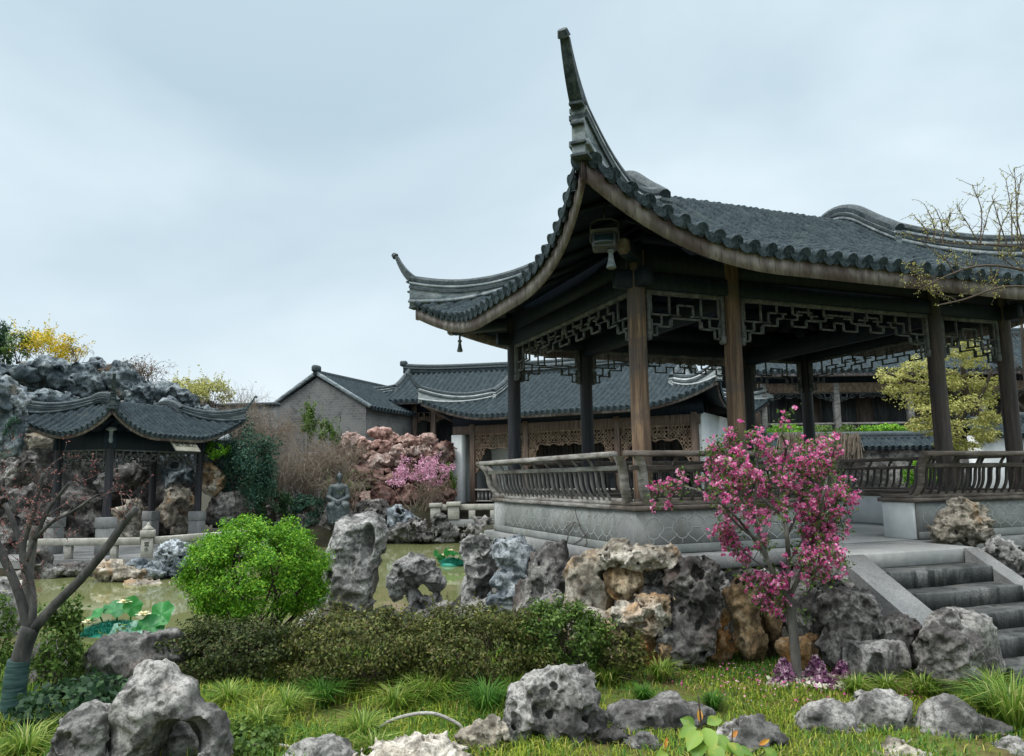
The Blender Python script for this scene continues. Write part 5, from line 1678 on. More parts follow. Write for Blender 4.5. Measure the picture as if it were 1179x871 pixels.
CL = 'boulders of the left rock cliff'
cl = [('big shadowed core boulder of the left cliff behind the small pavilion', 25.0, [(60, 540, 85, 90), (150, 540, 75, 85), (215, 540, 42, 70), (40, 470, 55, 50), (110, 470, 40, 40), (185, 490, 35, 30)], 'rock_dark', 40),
      ('overhanging grey cap boulder at the left edge of the cliff top', 21.3, [(18, 432, 26, 9), (-8, 438, 20, 12)], 'rock_cliff', 34),
      ('tall pale face of the cliff at the left picture edge', 16.2, [(2, 472, 14, 34), (-12, 490, 18, 50), (6, 504, 12, 24)], 'rock_cliff', 48),
      ('pale rounded upright boulder next to the tall left cliff face', 16.4, [(22, 460, 8, 16), (20, 476, 7, 11)], 'rock_blue', 34),
      ('large beaked boulder at the cliff top under the yellow bush', 21.6, [(56, 428, 24, 14), (74, 440, 18, 10), (44, 440, 14, 12)], 'rock_cliff', 46),
      ('dark layered boulder under the beaked boulder', 21.0, [(58, 464, 26, 11), (74, 470, 16, 9)], 'rock_cliff', 44),
      ('second dark layered boulder low beside the left roof tip', 20.8, [(54, 488, 24, 12), (72, 492, 14, 10)], 'rock_cliff', 42),
      ('tan stone under the layered boulders left of the roof', 20.5, [(46, 506, 16, 8)], 'rock_pale', 26),
      ('sloping grey boulder behind the roof finial', 22.0, [(98, 438, 20, 16), (90, 456, 18, 14)], 'rock_cliff', 40),
      ('pale angular stone on the cliff skyline', 23.2, [(112, 424, 10, 9), (104, 430, 10, 8)], 'rock_blue', 30),
      ('grey rounded boulder below the skyline stone', 22.2, [(114, 446, 12, 14)], 'rock_cliff', 30),
      ('dark humped boulder on the skyline right of the roof finial', 22.4, [(140, 438, 18, 16), (152, 448, 14, 12)], 'rock_cliff', 40),
      ('grey boulder right of the humped skyline boulder', 22.2, [(168, 452, 12, 11), (160, 462, 14, 12)], 'rock_cliff', 34),
      ('long dark ledge boulder above the right roof slope', 22.4, [(188, 452, 16, 9), (204, 458, 14, 10)], 'rock_cliff', 38),
      ('pale boulder set under the dark ledge boulder', 22.0, [(194, 472, 9, 12), (202, 478, 9, 8)], 'rock_blue', 28),
      ('grey jagged boulder at the right end of the cliff top', 22.6, [(214, 468, 12, 14), (222, 478, 10, 12)], 'rock_cliff', 34),
      ('low boulder behind the right roof tip', 22.8, [(236, 484, 14, 14), (250, 494, 14, 14)], 'rock_cliff', 32),
      ('upright grey rock above the right column of the small pavilion', 20.8, [(240, 524, 9, 14), (234, 510, 9, 10)], 'rock_cliff', 34),
      ('white jutting rock right of the small pavilion column', 20.4, [(246, 556, 10, 12), (240, 544, 9, 8)], 'rock_pale', 40),
      ('tall grey rock with ivy right of the small pavilion', 21.0, [(258, 530, 9, 24), (262, 552, 9, 20)], 'rock_cliff', 40),
      ('rough cave-mouth boulder low right of the small pavilion', 20.6, [(256, 590, 16, 12), (270, 580, 14, 14)], 'rock_dark', 34),
      ('tan block behind the near column of the small pavilion', 20.8, [(150, 596, 14, 16), (152, 612, 14, 10)], 'rock_pale', 34),
      ('cream rock between the back and right columns', 21.6, [(204, 586, 14, 22), (212, 606, 14, 14)], 'rock_pale', 36),
      ('grey hanging rock behind the right part of the fret panel', 21.8, [(198, 532, 18, 10), (206, 546, 14, 14)], 'rock_cliff', 36),
      ('dim brown rock left of the near column inside the small pavilion', 21.6, [(92, 590, 18, 26), (84, 610, 18, 18)], 'rock_dark', 34),
      ('dim grey rock hanging behind the near column top', 22.0, [(146, 546, 18, 14), (132, 560, 16, 14)], 'rock_dark', 32),
      ('grey boulder at the left end of the terrace', 18.0, [(22, 614, 12, 18), (12, 630, 16, 20)], 'rock_dark', 36),
      ('pale stained boulder low on the left cliff', 19.6, [(10, 560, 16, 26), (24, 582, 12, 20)], 'rock_dark', 38),
      ('blue-grey boulder just left of the small roof edge', 17.6, [(18, 512, 8, 7), (10, 518, 9, 8)], 'rock_blue', 30),
      ('weathered boulder under the left roof edge by the left column', 18.6, [(30, 538, 9, 14), (20, 548, 10, 12)], 'rock_dark', 34)]
for lb, Y, bl_, mt, rs_ in cl:
    kk = 1.0 if ('core' in lb or 'left picture edge' in lb or 'next to the tall' in lb or 'left of the small roof' in lb) else 1.22
    rock(lb, Y, mt, [(b[0], b[1], b[2] * kk, b[3] * kk) for b in bl_], res=rs_, amp=.18, sharp=.8, strat=.10 if 'layered' in lb else 0, pit=0, group=CL)

# foundation of the large pavilion behind the rocks
MB().box((-.26, -.34, -1.1), (PW + .3, PD + .3, -.152), .02).build('foundation', M['rock_dark'], pav)

# ------------------------------------------------------------------ plants
RG = np.random.RandomState(21)

def unit(v): return v / (np.linalg.norm(v, axis=-1, keepdims=True) + 1e-9)

def leaves(mb, P, size, asp=.5, N=None, flat_=.6, droop=0.0, rg=RG, fold=.18):
    """P (n,3) leaf bases ; N preferred normals ; one folded four-cornered leaf each"""
    n = len(P)
    N = unit(rg.normal(size=(n, 3))) if N is None else unit(N + flat_ * rg.normal(size=(n, 3)))
    T = unit(np.cross(N, rg.normal(size=(n, 3))))
    T[:, 2] -= droop
    T = unit(T)
    B = unit(np.cross(N, T))
    L = (size * rg.uniform(.65, 1.25, n))[:, None]
    W_ = L * asp * .5
    up = N * L * fold
    V = np.stack([P, P + T * L * .48 + B * W_ + up, P + T * L, P + T * L * .48 - B * W_ + up], 1)
    F = np.arange(4 * n).reshape(n, 4)
    return mb.add(V.reshape(-1, 3), F)

def clump_points(n, c, r, rg=RG, clumps=40, cr=.25, shell=.75, zmin=-.9, lump=.12):
    """points gathered in clumps spread through the outer part of an ellipsoid"""
    c, r = np.array(c, float), np.array(r, float)
    D = unit(rg.normal(size=(clumps * 3, 3)))
    D = D[D[:, 2] > zmin][:clumps]
    rad = shell + (1 - shell) * rg.rand(len(D)) ** .5
    rad *= 1 + lump * rg.normal(size=len(D))
    C = D * rad[:, None]
    k = rg.randint(0, len(C), n)
    q = rg.normal(size=(n, 3))
    q = unit(q) * (rg.rand(n) ** .45)[:, None] * cr
    X = C[k] + q
    return c + X * r, unit(X / 1.0), c + C * r

def curve_pts(p0, p1, bend, n=6, rg=RG):
    t = np.linspace(0, 1, n)[:, None]
    p0, p1 = np.array(p0, float), np.array(p1, float)
    L = np.linalg.norm(p1 - p0)
    o = rg.normal(size=3) * bend * L
    return p0 + (p1 - p0) * t + o * (t * (1 - t) * 2) + (0, 0, 0)

def shrub(name, label, c, r, n, leaf, mat, group=None, cat='shrub', clumps=45, cr=.28, shell=.7, stems=14, stem_mat='stem', stem_r=.012,
          asp=.5, zmin=-.6, ground=None, lump=.12, up=.35, loose=None, seed=0, foliage='foliage'):
    rg = np.random.RandomState(seed + 100)
    c = np.array(c, float)
    base = np.array([c[0], c[1], (ground if ground is not None else c[2] - r[2])])
    t = thing(name, label, cat, base, 0, group)
    P, N, C = clump_points(n, c - base, r, rg, clumps, cr, shell, zmin, lump)
    mb = MB()
    leaves(mb, P, leaf, asp, N + (0, 0, up), .7, rg=rg)
    if loose:                                           # single shoots standing out of the outline
        k, ln = loose
        for i in range(k):
            a = C[rg.randint(len(C))]
            b = a + unit(np.array([a[0], a[1], abs(a[2]) + .2 * r[2]])) * ln * rg.uniform(.5, 1.2) + rg.normal(size=3) * ln * .2
            q = curve_pts(a, b, .1, 8, rg)
            leaves(mb, np.repeat(q, 2, 0), leaf, asp, None, rg=rg)
    mb.build(foliage, M[mat], t)
    sb = MB()
    for i in range(stems):
        a = np.array([rg.normal() * r[0] * .16, rg.normal() * r[1] * .16, 0])
        b = C[rg.randint(len(C))]
        sb.tube(curve_pts(a, b, .12, 6, rg), np.linspace(stem_r, stem_r * .3, 6), 5)
    if stems: sb.build('stems', M[stem_mat], t, True)
    return t

def bare_shrub(name, label, base, r, h, n, mat='twig_pale', group=None, leaf=None, leaf_mat=None, nl=0, rad=.008, seed=0, spread=1.15, arch=.3, cat='shrub'):
    rg = np.random.RandomState(seed + 300)
    base = np.array(base, float)
    t = thing(name, label, cat, base, 0, group)
    mb = MB(); tips = []
    for i in range(n):
        a = np.array([rg.normal() * r * .18, rg.normal() * r * .18, 0])
        ang = rg.uniform(0, 2 * math.pi)
        q = rg.rand() ** .6 * spread
        b = np.array([math.cos(ang) * r * q, math.sin(ang) * r * q, h * rg.uniform(.55, 1.05) * (1 - .35 * q * q)])
        P = curve_pts(a, b, .10, 7, rg)
        P[:, 2] += arch * h * np.sin(np.linspace(0, math.pi, 7)) * q
        mb.tube(P, np.linspace(rad, rad * .3, 7), 3, False)
        for j in range(4):
            k = rg.randint(2, 6)
            d = unit(P[k] - P[k - 1] + rg.normal(size=3) * .6) * h * rg.uniform(.12, .3)
            q_ = curve_pts(P[k], P[k] + d, .15, 4, rg)
            mb.tube(q_, np.linspace(rad * .5, rad * .2, 4), 3, False)
            tips.append(q_)
        tips.append(P[3:])
    mb.build('branches', M[mat], t)
    if leaf:
        T = np.concatenate(tips)
        k = rg.randint(0, len(T), nl)
        lb = MB()
        leaves(lb, T[k] + rg.normal(size=(nl, 3)) * leaf * .6, leaf, .6, None, rg=rg)
        lb.build('leaves', M[leaf_mat], t)
    return t

def pxc(x, y, Y): return at(x, y, Y)
def rpx(rx, ry, Y, rd=None): return (rx * Y / CAM_F, (rd or rx) * Y / CAM_F, ry * Y / CAM_F)

# bright round bush
shrub('round_bush', 'big round bright green bush in front of the pond', pxc(296, 662, 7.1), rpx(76, 60, 7.1, 62), 38000, .029, 'leaf_bright',
      clumps=230, cr=.17, shell=.62, stems=34, stem_r=.016, ground=0.0, zmin=-.75, loose=(60, .07), seed=1, lump=.05)
# clipped hedge along the lawn
HG = 'low hedge bushes along the back of the lawn'
def hedge(label, x, y, rx, ry, Y, n, mat, seed, leaf=.030, ground=0.0, rd=None, loose=(70, .12)):
    return shrub('hedge_bush', label, pxc(x, y, Y), rpx(rx, ry, Y, rd or rx * .5), n, leaf, mat, HG, clumps=120, cr=.22, shell=.55, stems=40, stem_mat='twig', stem_r=.007,
                 ground=ground, zmin=-.9, loose=loose, seed=seed, lump=.07, asp=.55, cat='hedge')
hedge('dark low hedge bush under the bright round bush', 268, 752, 82, 38, 6.2, 11000, 'leaf_olive', 2, .030)
hedge('olive hedge bush in front of the tall scholar rock', 418, 748, 92, 42, 6.0, 12000, 'leaf_hedge', 3)
hedge('olive-brown hedge bush in the middle below the mushroom rock', 540, 748, 88, 46, 5.95, 13000, 'leaf_hedge', 4)
hedge('greener hedge bush at the right end by the cream rock', 640, 738, 58, 40, 6.1, 7000, 'leaf_mid', 5, .034)
hedge('small loose bush between the hedge end and the rock pile', 712, 756, 30, 24, 6.15, 1600, 'leaf_hedge', 6, .034, loose=(30, .14))

# far side of the pond
shrub('dark_evergreen', 'dark evergreen at the top left picture edge', pxc(-4, 402, 23.5), rpx(16, 30, 23.5), 2500, .09, 'leaf_dark', stems=6, cat='tree', seed=7)
t_ = shrub('forsythia_bush', 'yellow flowering bush on top of the left cliff', pxc(50, 402, 22.6), rpx(34, 20, 22.6), 2600, .085, 'leaf_forsythia', clumps=60, cr=.3, shell=.4, stems=16, loose=(26, .55), seed=8, asp=.4)
shrub('green_shrub', 'green twiggy shrub between the evergreen and the yellow bush', pxc(22, 402, 22.3), rpx(16, 18, 22.3), 1400, .07, 'leaf_mid', clumps=30, shell=.4, stems=10, loose=(16, .4), seed=9)
bare_shrub('bare_shrub', 'thin bare purple twigs right of the yellow bush', pxc(86, 418, 22.4), .5, .8, 16, 'twig', rad=.007, seed=1)
shrub('green_shrub', 'small reddish-green shrub beside the skyline stone', pxc(126, 432, 22.2), rpx(12, 10, 22.2), 700, .07, 'leaf_brown', stems=6, seed=10)
bare_shrub('bare_shrub', 'bare reddish bush on the cliff skyline behind the small roof', pxc(166, 448, 22.8), .85, 1.15, 40, 'twig', leaf=.06, leaf_mat='leaf_brown', nl=420, rad=.010, seed=2)
shrub('yellow_green_shrub', 'long low yellow-green shrub on the cliff top', pxc(212, 448, 23.4), rpx(26, 12, 23.4), 1900, .075, 'leaf_yellow', clumps=40, shell=.4, stems=10, loose=(20, .4), seed=11)
shrub('yellow_green_shrub', 'taller yellow-green shrub at the right end of the cliff top', pxc(244, 452, 23.2), rpx(24, 18, 23.2), 1900, .075, 'leaf_yellow', clumps=40, shell=.45, stems=14, loose=(22, .45), seed=12)
bare_shrub('bare_shrub', 'pale arching bare twigs behind the right roof tip', pxc(275, 490, 23.0), 1.0, 1.55, 26, 'twig_pale', rad=.008, seed=3, arch=.1)
shrub('ivy', 'dark ivy curtain on the rocks right of the small pavilion', pxc(284, 545, 20.6), rpx(30, 50, 20.6, 22), 7500, .085, 'leaf_teal', clumps=80, cr=.3, shell=.6, stems=10, seed=13, cat='ivy')
shrub('ivy', 'bright green climber above the right column of the small pavilion', pxc(250, 520, 20.2), rpx(12, 12, 20.2), 700, .075, 'leaf_bright', clumps=20, stems=4, seed=14, cat='climber')
shrub('ivy', 'small patch of green climber on the left cliff face', pxc(14, 492, 15.6), rpx(8, 14, 15.6, 5), 380, .05, 'leaf_teal', clumps=14, stems=3, seed=15, cat='climber')
shrub('green_shrub', 'teal-green bush left of the bronze statue', pxc(352, 590, 22.6), rpx(22, 18, 22.6), 2200, .085, 'leaf_teal', clumps=40, stems=8, seed=16)
shrub('green_shrub', 'dark green bush at the far bank under the dry shrubs', pxc(310, 582, 21.6), rpx(22, 22, 21.6), 2200, .085, 'leaf_dark', clumps=40, stems=8, seed=17)
DR = 'dry leafless shrubs before the brick house'
for k, (lb, x, y, rr, hh, n, Y, lf) in enumerate([
        ('grey-brown dry shrub at the left before the brick house', 315, 592, 1.5, 2.3, 120, 23.0, None), ('tall dry shrub in the middle before the brick house', 352, 590, 1.6, 2.7, 150, 23.6, None),
        ('reddish dry shrub between the brick house and the red rockery', 388, 575, 1.3, 2.2, 120, 24.2, 'leaf_brown'), ('low dry shrub behind the bronze statue', 396, 590, 1.1, 1.5, 90, 23.2, 'leaf_mid'),
        ('dry thicket before the garden wall right of the ivy', 268, 545, 1.3, 2.6, 110, 23.4, None), ('tangled dry shrub against the left part of the brick wall', 300, 560, 1.4, 3.0, 120, 24.4, 'leaf_brown'),
        ('dry brush at the foot of the cliff right end', 288, 560, 1.2, 2.2, 80, 22.6, None)]):
    bare_shrub('dry_shrub', lb, pxc(x, y, Y), rr, hh, n, 'twig_pale', DR, .07 if lf else None, lf, 300 if lf else 0, rad=.011, seed=20 + k)
shrub('green_shrub', 'slender light green shrub against the brick house wall', pxc(356, 490, 25.4), rpx(10, 26, 25.4), 1000, .09, 'leaf_mid', clumps=24, shell=.3, stems=8, loose=(14, .5), seed=18, ground=.6)
shrub('green_shrub', 'light green shrub right of the slender one by the house', pxc(378, 502, 25.0), rpx(13, 16, 25.0), 800, .09, 'leaf_mid', clumps=20, shell=.3, stems=8, loose=(10, .4), seed=19, ground=.6)
shrub('green_shrub', 'green bush between the red rockery and the white end pier', pxc(512, 552, 24.2), rpx(12, 16, 24.2), 900, .085, 'leaf_mid', clumps=20, stems=6, seed=20)
t_ = shrub('peach_shrub', 'pale pink flowering shrub before the red rockery', pxc(482, 548, 23.6), rpx(34, 20, 23.6), 1900, .075, 'petal_pale', clumps=46, cr=.22, shell=.35, stems=26, stem_mat='twig_pale', stem_r=.02, loose=(22, .35), seed=21, ground=.45, lump=.2, foliage='blossoms')
bare_shrub('dry_shrub', 'bare pale shrub under the pink blossom by the bridge', pxc(494, 588, 23.5), .9, 1.1, 40, 'twig_pale', DR, .06, 'leaf_brown', 120, rad=.009, seed=31)

# garden beyond the large pavilion, right
shrub('green_shrub', 'bright green shrub showing over the dark garden wall on the left', pxc(905, 500, 21.5), rpx(24, 9, 21.5), 1600, .08, 'leaf_bright', clumps=30, stems=6, seed=22, ground=.8)
shrub('green_shrub', 'green shrub over the garden wall behind the reed curtain', pxc(955, 497, 21.8), rpx(26, 7, 21.8), 1300, .08, 'leaf_mid', clumps=30, stems=6, seed=23, ground=.8)
shrub('green_shrub', 'rounded bright shrub below the balcony rail over the wall', pxc(1018, 496, 21.8), rpx(24, 7, 21.8), 1600, .08, 'leaf_bright', clumps=30, stems=6, seed=24, ground=.8)
shrub('green_shrub', 'yellow-green bush seen through the right seat back slats', pxc(1062, 548, 14.6), rpx(20, 14, 14.6), 1500, .06, 'leaf_bright', clumps=30, stems=6, seed=25, ground=.8)
vt = thing('vine_curtain', 'curtain of dry grey vines hanging over the dark garden wall', 'vine', at(945, 530, 19.15))
mb = MB(); rg = np.random.RandomState(5)
v0 = np.array(vt.location)
for i in range(420):
    x = rg.uniform(896, 990)
    a = at(x, 500 + rg.uniform(-3, 4), 19.1 + rg.uniform(-.1, .12)) - v0
    b = at(x + rg.normal() * 3, rg.uniform(518, 534), 19.0 + rg.uniform(-.08, .1)) - v0
    mb.tube(curve_pts(a, b, .05, 5, rg), .011, 3, False)
mb.build('vines', M['twig_pale'], vt)

def limb_tree(name, label, base, cat='tree', group=None):
    return thing(name, label, cat, base, 0, group)

def px_path(pts, Y0, base, n=14):
    P = np.array([at(p[0], p[1], Y0 + (p[2] if len(p) > 2 else 0)) for p in pts]) - base
    t = np.linspace(0, len(P) - 1, n)
    i = np.clip(t.astype(int), 0, len(P) - 2); f = (t - i)[:, None]
    Pm = np.vstack([2 * P[0] - P[1], P, 2 * P[-1] - P[-2]])
    a, b, c, d = Pm[i], Pm[i + 1], Pm[i + 2], Pm[i + 3]
    return .5 * ((2 * b) + (-a + c) * f + (2 * a - 5 * b + 4 * c - d) * f ** 2 + (-a + 3 * b - 3 * c + d) * f ** 3)

# yellow-green tree behind the right columns
YB = at(1098, 560, 15.0)
yt = limb_tree('yellow_green_tree', 'yellow-green leafing tree seen between the right columns of the large pavilion', YB)
wd = MB()
wd.tube(px_path([(1098, 560), (1100, 500), (1112, 460), (1108, 420)], 15, YB), np.linspace(.11, .04, 14), 8)
wd.tube(px_path([(1112, 470), (1085, 445), (1050, 440), (1022, 430)], 15, YB), np.linspace(.06, .02, 14), 6)
wd.tube(px_path([(1108, 480), (1130, 455), (1142, 425)], 15, YB), np.linspace(.05, .02, 14), 6)
wd.tube(px_path([(1100, 500), (1075, 485), (1050, 480)], 15, YB), np.linspace(.05, .02, 14), 6)
wd.build('trunk', M['stem'], yt, True)
cr_ = MB(); rg = np.random.RandomState(9)
for (x, y, rx, ry) in [(1060, 420, 24, 12), (1035, 432, 22, 10), (1090, 405, 26, 12), (1120, 412, 20, 14), (1050, 452, 30, 10), (1085, 440, 26, 10), (1120, 440, 24, 10), (1070, 470, 30, 11),
                       (1110, 465, 26, 10), (1095, 488, 34, 10), (1135, 455, 14, 14), (1140, 480, 12, 10), (1060, 492, 20, 8), (1105, 512, 22, 8), (1130, 500, 16, 8), (1100, 385, 24, 10)]:
    for q in range(2):
        P, N, C = clump_points(420, at(x + rg.normal() * 4, y + rg.normal() * 3, 15 + rg.uniform(-.5, .5)) - YB, rpx(rx, ry, 15), rg, 14, .33, .4, -1, .15)
        leaves(cr_, P, .058, .5, N + (0, 0, .8), .6, rg=rg)
cr_.build('crown', M['leaf_yellow'], yt)
# bare tree outside the right end
bb = at(1190, 560, 21)
bt = limb_tree('bare_tree', 'dark bare tree at the right picture edge beyond the large pavilion', bb)
wd = MB(); rg = np.random.RandomState(12)
wd.tube(px_path([(1190, 560), (1186, 480), (1180, 420), (1176, 370)], 21, bb), np.linspace(.14, .03, 14), 8)
def twigs(mb, P, n, ln, rad, rg, lv=2, up=.3, out=None):
    for i in range(n):
        k = rg.randint(len(P) // 3, len(P))
        d = unit(P[k] - P[k - 1] + rg.normal(size=3) * .7 + (0, 0, up))
        q = curve_pts(P[k], P[k] + d * ln * rg.uniform(.6, 1.3), .12, 6, rg)
        mb.tube(q, np.linspace(rad, rad * .4, 6), 4 if lv > 1 else 3, False)
        if out is not None: out.append(q)
        if lv > 1: twigs(mb, q, max(2, n // 3), ln * .55, rad * .55, rg, lv - 1, up, out)
for pth in ([(1186, 480), (1160, 450), (1150, 415), (1146, 380)], [(1182, 440), (1200, 400), (1204, 360)], [(1188, 510), (1168, 490), (1152, 478)]):
    q = px_path(pth, 21, bb); wd.tube(q, np.linspace(.07, .015, 14), 6)
    twigs(wd, q, 14, .9, .016, rg, 2)
wd.build('trunk', M['stem'], bt, True)
shrub('green_shrub', 'dark green shrub under the bare tree at the right edge', pxc(1160, 512, 18.5), rpx(22, 16, 18.5), 1500, .08, 'leaf_dark', clumps=30, stems=6, seed=26, ground=.8)

# budding tree whose branches hang before the right end of the roof
ob_ = at(1300, 820, 5.6); ob_[2] = 0
ot = limb_tree('budding_tree', 'budding thorny branches reaching in from the right before the big roof', ob_)
wd, tips = MB(), []
rg = np.random.RandomState(15)
wd.tube(px_path([(1300, 800), (1296, 640), (1285, 480), (1268, 370)], 5.6, ob_), np.linspace(.09, .05, 14), 9)
L1 = px_path([(1268, 370), (1225, 335), (1179, 312), (1130, 306), (1090, 318), (1062, 332)], 5.6, ob_, 20)
L2 = px_path([(1272, 390), (1230, 310), (1185, 288), (1140, 282), (1095, 280), (1062, 276)], 5.6, ob_, 20)
L3 = px_path([(1268, 380), (1240, 280), (1210, 240), (1185, 215)], 5.6, ob_, 16)
L4 = px_path([(1225, 335), (1160, 330), (1110, 345), (1078, 352)], 5.6, ob_, 16)
for q, r0 in ((L1, .016), (L2, .014), (L3, .016), (L4, .010)):
    wd.tube(q, np.linspace(r0, .004, len(q)), 6); tips.append(q)
sh = [((1128, 284), (1120, 214)), ((1128, 284), (1102, 240)), ((1128, 284), (1140, 238)), ((1120, 284), (1090, 258)), ((1075, 280), (1066, 238)), ((1070, 278), (1052, 248)), ((1080, 278), (1094, 246)),
      ((1085, 282), (1078, 242)), ((1160, 284), (1142, 226)), ((1165, 284), (1158, 206)), ((1172, 286), (1168, 194)), ((1180, 288), (1176, 200)), ((1150, 284), (1164, 240)), ((1100, 316), (1048, 270)),
      ((1085, 322), (1050, 312)), ((1080, 326), (1042, 330)), ((1110, 310), (1080, 296)), ((1140, 306), (1120, 334)), ((1150, 308), (1146, 342)), ((1130, 306), (1100, 300)), ((1179, 312), (1160, 290)),
      ((1100, 345), (1072, 338)), ((1095, 348), (1056, 316)), ((1170, 310), (1150, 268)), ((1180, 300), (1166, 252)), ((1190, 288), (1182, 236))]
for pth, r0 in (([(1285, 480), (1320, 420), (1360, 330), (1380, 240)], .03), ([(1290, 560), (1330, 500), (1400, 440)], .025), ([(1268, 370), (1280, 280), (1300, 200), (1296, 130)], .03)):
    q = px_path(pth, 5.6, ob_, 14)
    wd.tube(q, np.linspace(r0, .006, 14), 7)
    twigs(wd, q, 14, .45, .005, rg, 2, .4, tips)
for a, b in sh:
    q = px_path([a, ((a[0] + b[0]) / 2 + rg.normal() * 4, (a[1] + b[1]) / 2 + rg.normal() * 2), b], 5.6 + rg.uniform(-.25, .25), ob_, 9)
    wd.tube(q, np.linspace(.0055, .0024, 9), 4, False); tips.append(q)
    twigs(wd, q, 10, .12, .0026, rg, 1, .5, tips)
wd.build('branches', M['twig'], ot, True)
T = np.concatenate(tips)
k = rg.randint(0, len(T), 3600)
lb = MB(); leaves(lb, T[k] + rg.normal(size=(3600, 3)) * .006, .015, .6, None, rg=rg)
lb.build('buds', M['leaf_yellow'], ot)

# pink crab apple by the steps
CB = at(918, 778, 5.96)
ct = limb_tree('crab_apple_tree', 'small pink blossoming tree with a straight grey stem before the stone steps', CB)
wd, tips = MB(), []
rg = np.random.RandomState(33)
wd.tube(px_path([(918, 786), (915, 745), (911, 708), (906, 684)], 5.96, CB), [.038] * 6 + [.037] * 4 + [.035, .033, .030, .028], 12)
limbs = [([(908, 692), (890, 660), (878, 628), (868, 590), (872, 545), (868, 512)], .022), ([(906, 686), (908, 650), (905, 605), (898, 560), (905, 520), (900, 500)], .024),
         ([(908, 690), (926, 650), (940, 610), (948, 570), (955, 538), (962, 514)], .020), ([(886, 650), (866, 618), (842, 590), (812, 568), (780, 560), (766, 572)], .013),
         ([(905, 620), (920, 585), (930, 550), (935, 520)], .012), ([(878, 625), (850, 605), (832, 580), (822, 548), (818, 525)], .011), ([(911, 705), (932, 680), (940, 650), (942, 620)], .008),
         ([(940, 610), (952, 600), (960, 588), (964, 572)], .008), ([(866, 590), (846, 560), (838, 530), (850, 512)], .009), ([(912, 712), (898, 700), (884, 690)], .006), ([(890, 660), (868, 645), (848, 628), (838, 608)], .007), ([(907, 650), (922, 625), (938, 600), (946, 580)], .007), ([(905, 600), (885, 580), (862, 560), (850, 545)], .007), ([(909, 698), (892, 684), (872, 676), (858, 662)], .005), ([(930, 640), (944, 625), (956, 606)], .005), ([(902, 560), (918, 540), (930, 516)], .006), ([(926, 650), (942, 642), (950, 632)], .008)]
for pts, r0 in limbs:
    q = px_path([(x, y, (i / len(pts)) * rg.normal() * .30) for i, (x, y) in enumerate(pts)], 5.96, CB, 16)
    wd.tube(q, np.linspace(r0, .005, 16), 7)
    tw = []
    twigs(wd, q, 15, .155, .0035, rg, 2, .4, tw)
    tips += tw + [q[7:]]
ct_w = wd.build('trunk', M['bark'], ct, True)
bl_, lv = MB(), MB()
lo_c, hi_c = at(770, 712, 5.96) - CB, at(980, 505, 5.96) - CB
for q in tips:
    for p in q[1::1]:
        if rg.rand() < .105 and (p[2] > .40):
            m = rg.randint(2, 5)
            c = p + rg.normal(size=(m, 3)) * .018
            for cc in c:
                P = np.repeat(cc[None], 7, 0)
                D = unit(rg.normal(size=(7, 3)))
                leaves(bl_, P + D * .004, .021, 1.05, D, .5, rg=rg, fold=.3)
        if rg.rand() < .40:
            leaves(lv, p + rg.normal(size=(2, 3)) * .02, .035, .45, None, rg=rg)
bl_.build('blossoms', M['petal'], ct)
lv.build('leaves', M['leaf_mid'], ct)

# cut-back tree with wrapped trunk on the left
LB = at(14, 826, 5.3)
lt = limb_tree('pruned_tree', 'pruned budding tree with a teal wrapped trunk at the left edge', LB)
wd, tips = MB(), []
rg = np.random.RandomState(41)
wd.tube(px_path([(14, 832), (18, 790), (26, 750), (36, 722)], 5.3, LB), np.linspace(.064, .056, 14), 12)
lim = [([(36, 728), (62, 698), (92, 668), (122, 632), (140, 606), (157, 585)], .036, .024), ([(34, 730), (24, 690), (10, 655), (-6, 620), (-20, 570)], .034, .022), ([(36, 725), (38, 690), (30, 650), (18, 610), (6, 580)], .028, .016),
       ([(30, 660), (26, 630), (36, 596), (44, 566), (50, 545)], .026, .012), ([(30, 648), (40, 622), (62, 600), (82, 590), (112, 570)], .016, .007), ([(40, 622), (50, 598), (62, 578), (80, 556)], .016, .010),
       ([(26, 720, .25), (30, 680, .3), (36, 640, .3), (40, 606, .3)], .036, .028)]
pale = MB()
for k_, (pts, r0, r1) in enumerate(lim):
    q = px_path(pts, 5.3, LB, 16)
    (pale if k_ == 6 else wd).tube(q, np.linspace(r0, r1, 16), 10)
    tw = []
    if k_ == 0:
        twigs(wd, q[-4:], 7, .22, .004, rg, 1, 1.2, tw)
    elif k_ != 6:
        twigs(wd, q, 7, .26, .0032, rg, 2, .7, tw)
    tips += tw
wd.build('trunk', M['bark_dark'], lt, True)
pale.build('pale_limb', M['bark'], lt, True)
wp = MB().tube(px_path([(13, 828), (16, 800), (19, 775), (22, 760)], 5.3, LB), [.076, .075, .074, .075, .073, .074, .072, .073, .071, .072, .070, .071, .069, .068], 20)
wp.build('trunk_wrap', M['wrap'], lt, True, angle=50)
bd = MB()
for q in tips:
    for p in q[1:]:
        if rg.rand() < .8:
            leaves(bd, p + rg.normal(size=(2, 3)) * .006, .018, .4, None, rg=rg)
bd.build('buds', M['bud'], lt)

# petals under the tree
rg = np.random.RandomState(91)
a = rg.uniform(0, 2 * math.pi, 420); q = rg.rand(420) ** .6 * 1.0
P = np.stack([CB[0] + np.cos(a) * q, CB[1] + np.sin(a) * q * .7, 0 * a], 1)
P[:, 2] = ground_h(P[:, 0], P[:, 1]) + .03 + .02 * rg.rand(420)
mb = MB(); leaves(mb, P, .018, .9, np.tile([[0, 0, 1.0]], (420, 1)), .5, rg=rg)
o = mb.build('fallen_petals', M['petal'])
tag(o, 'pink petals fallen on the grass under the blossoming tree', 'petals', kind='stuff')

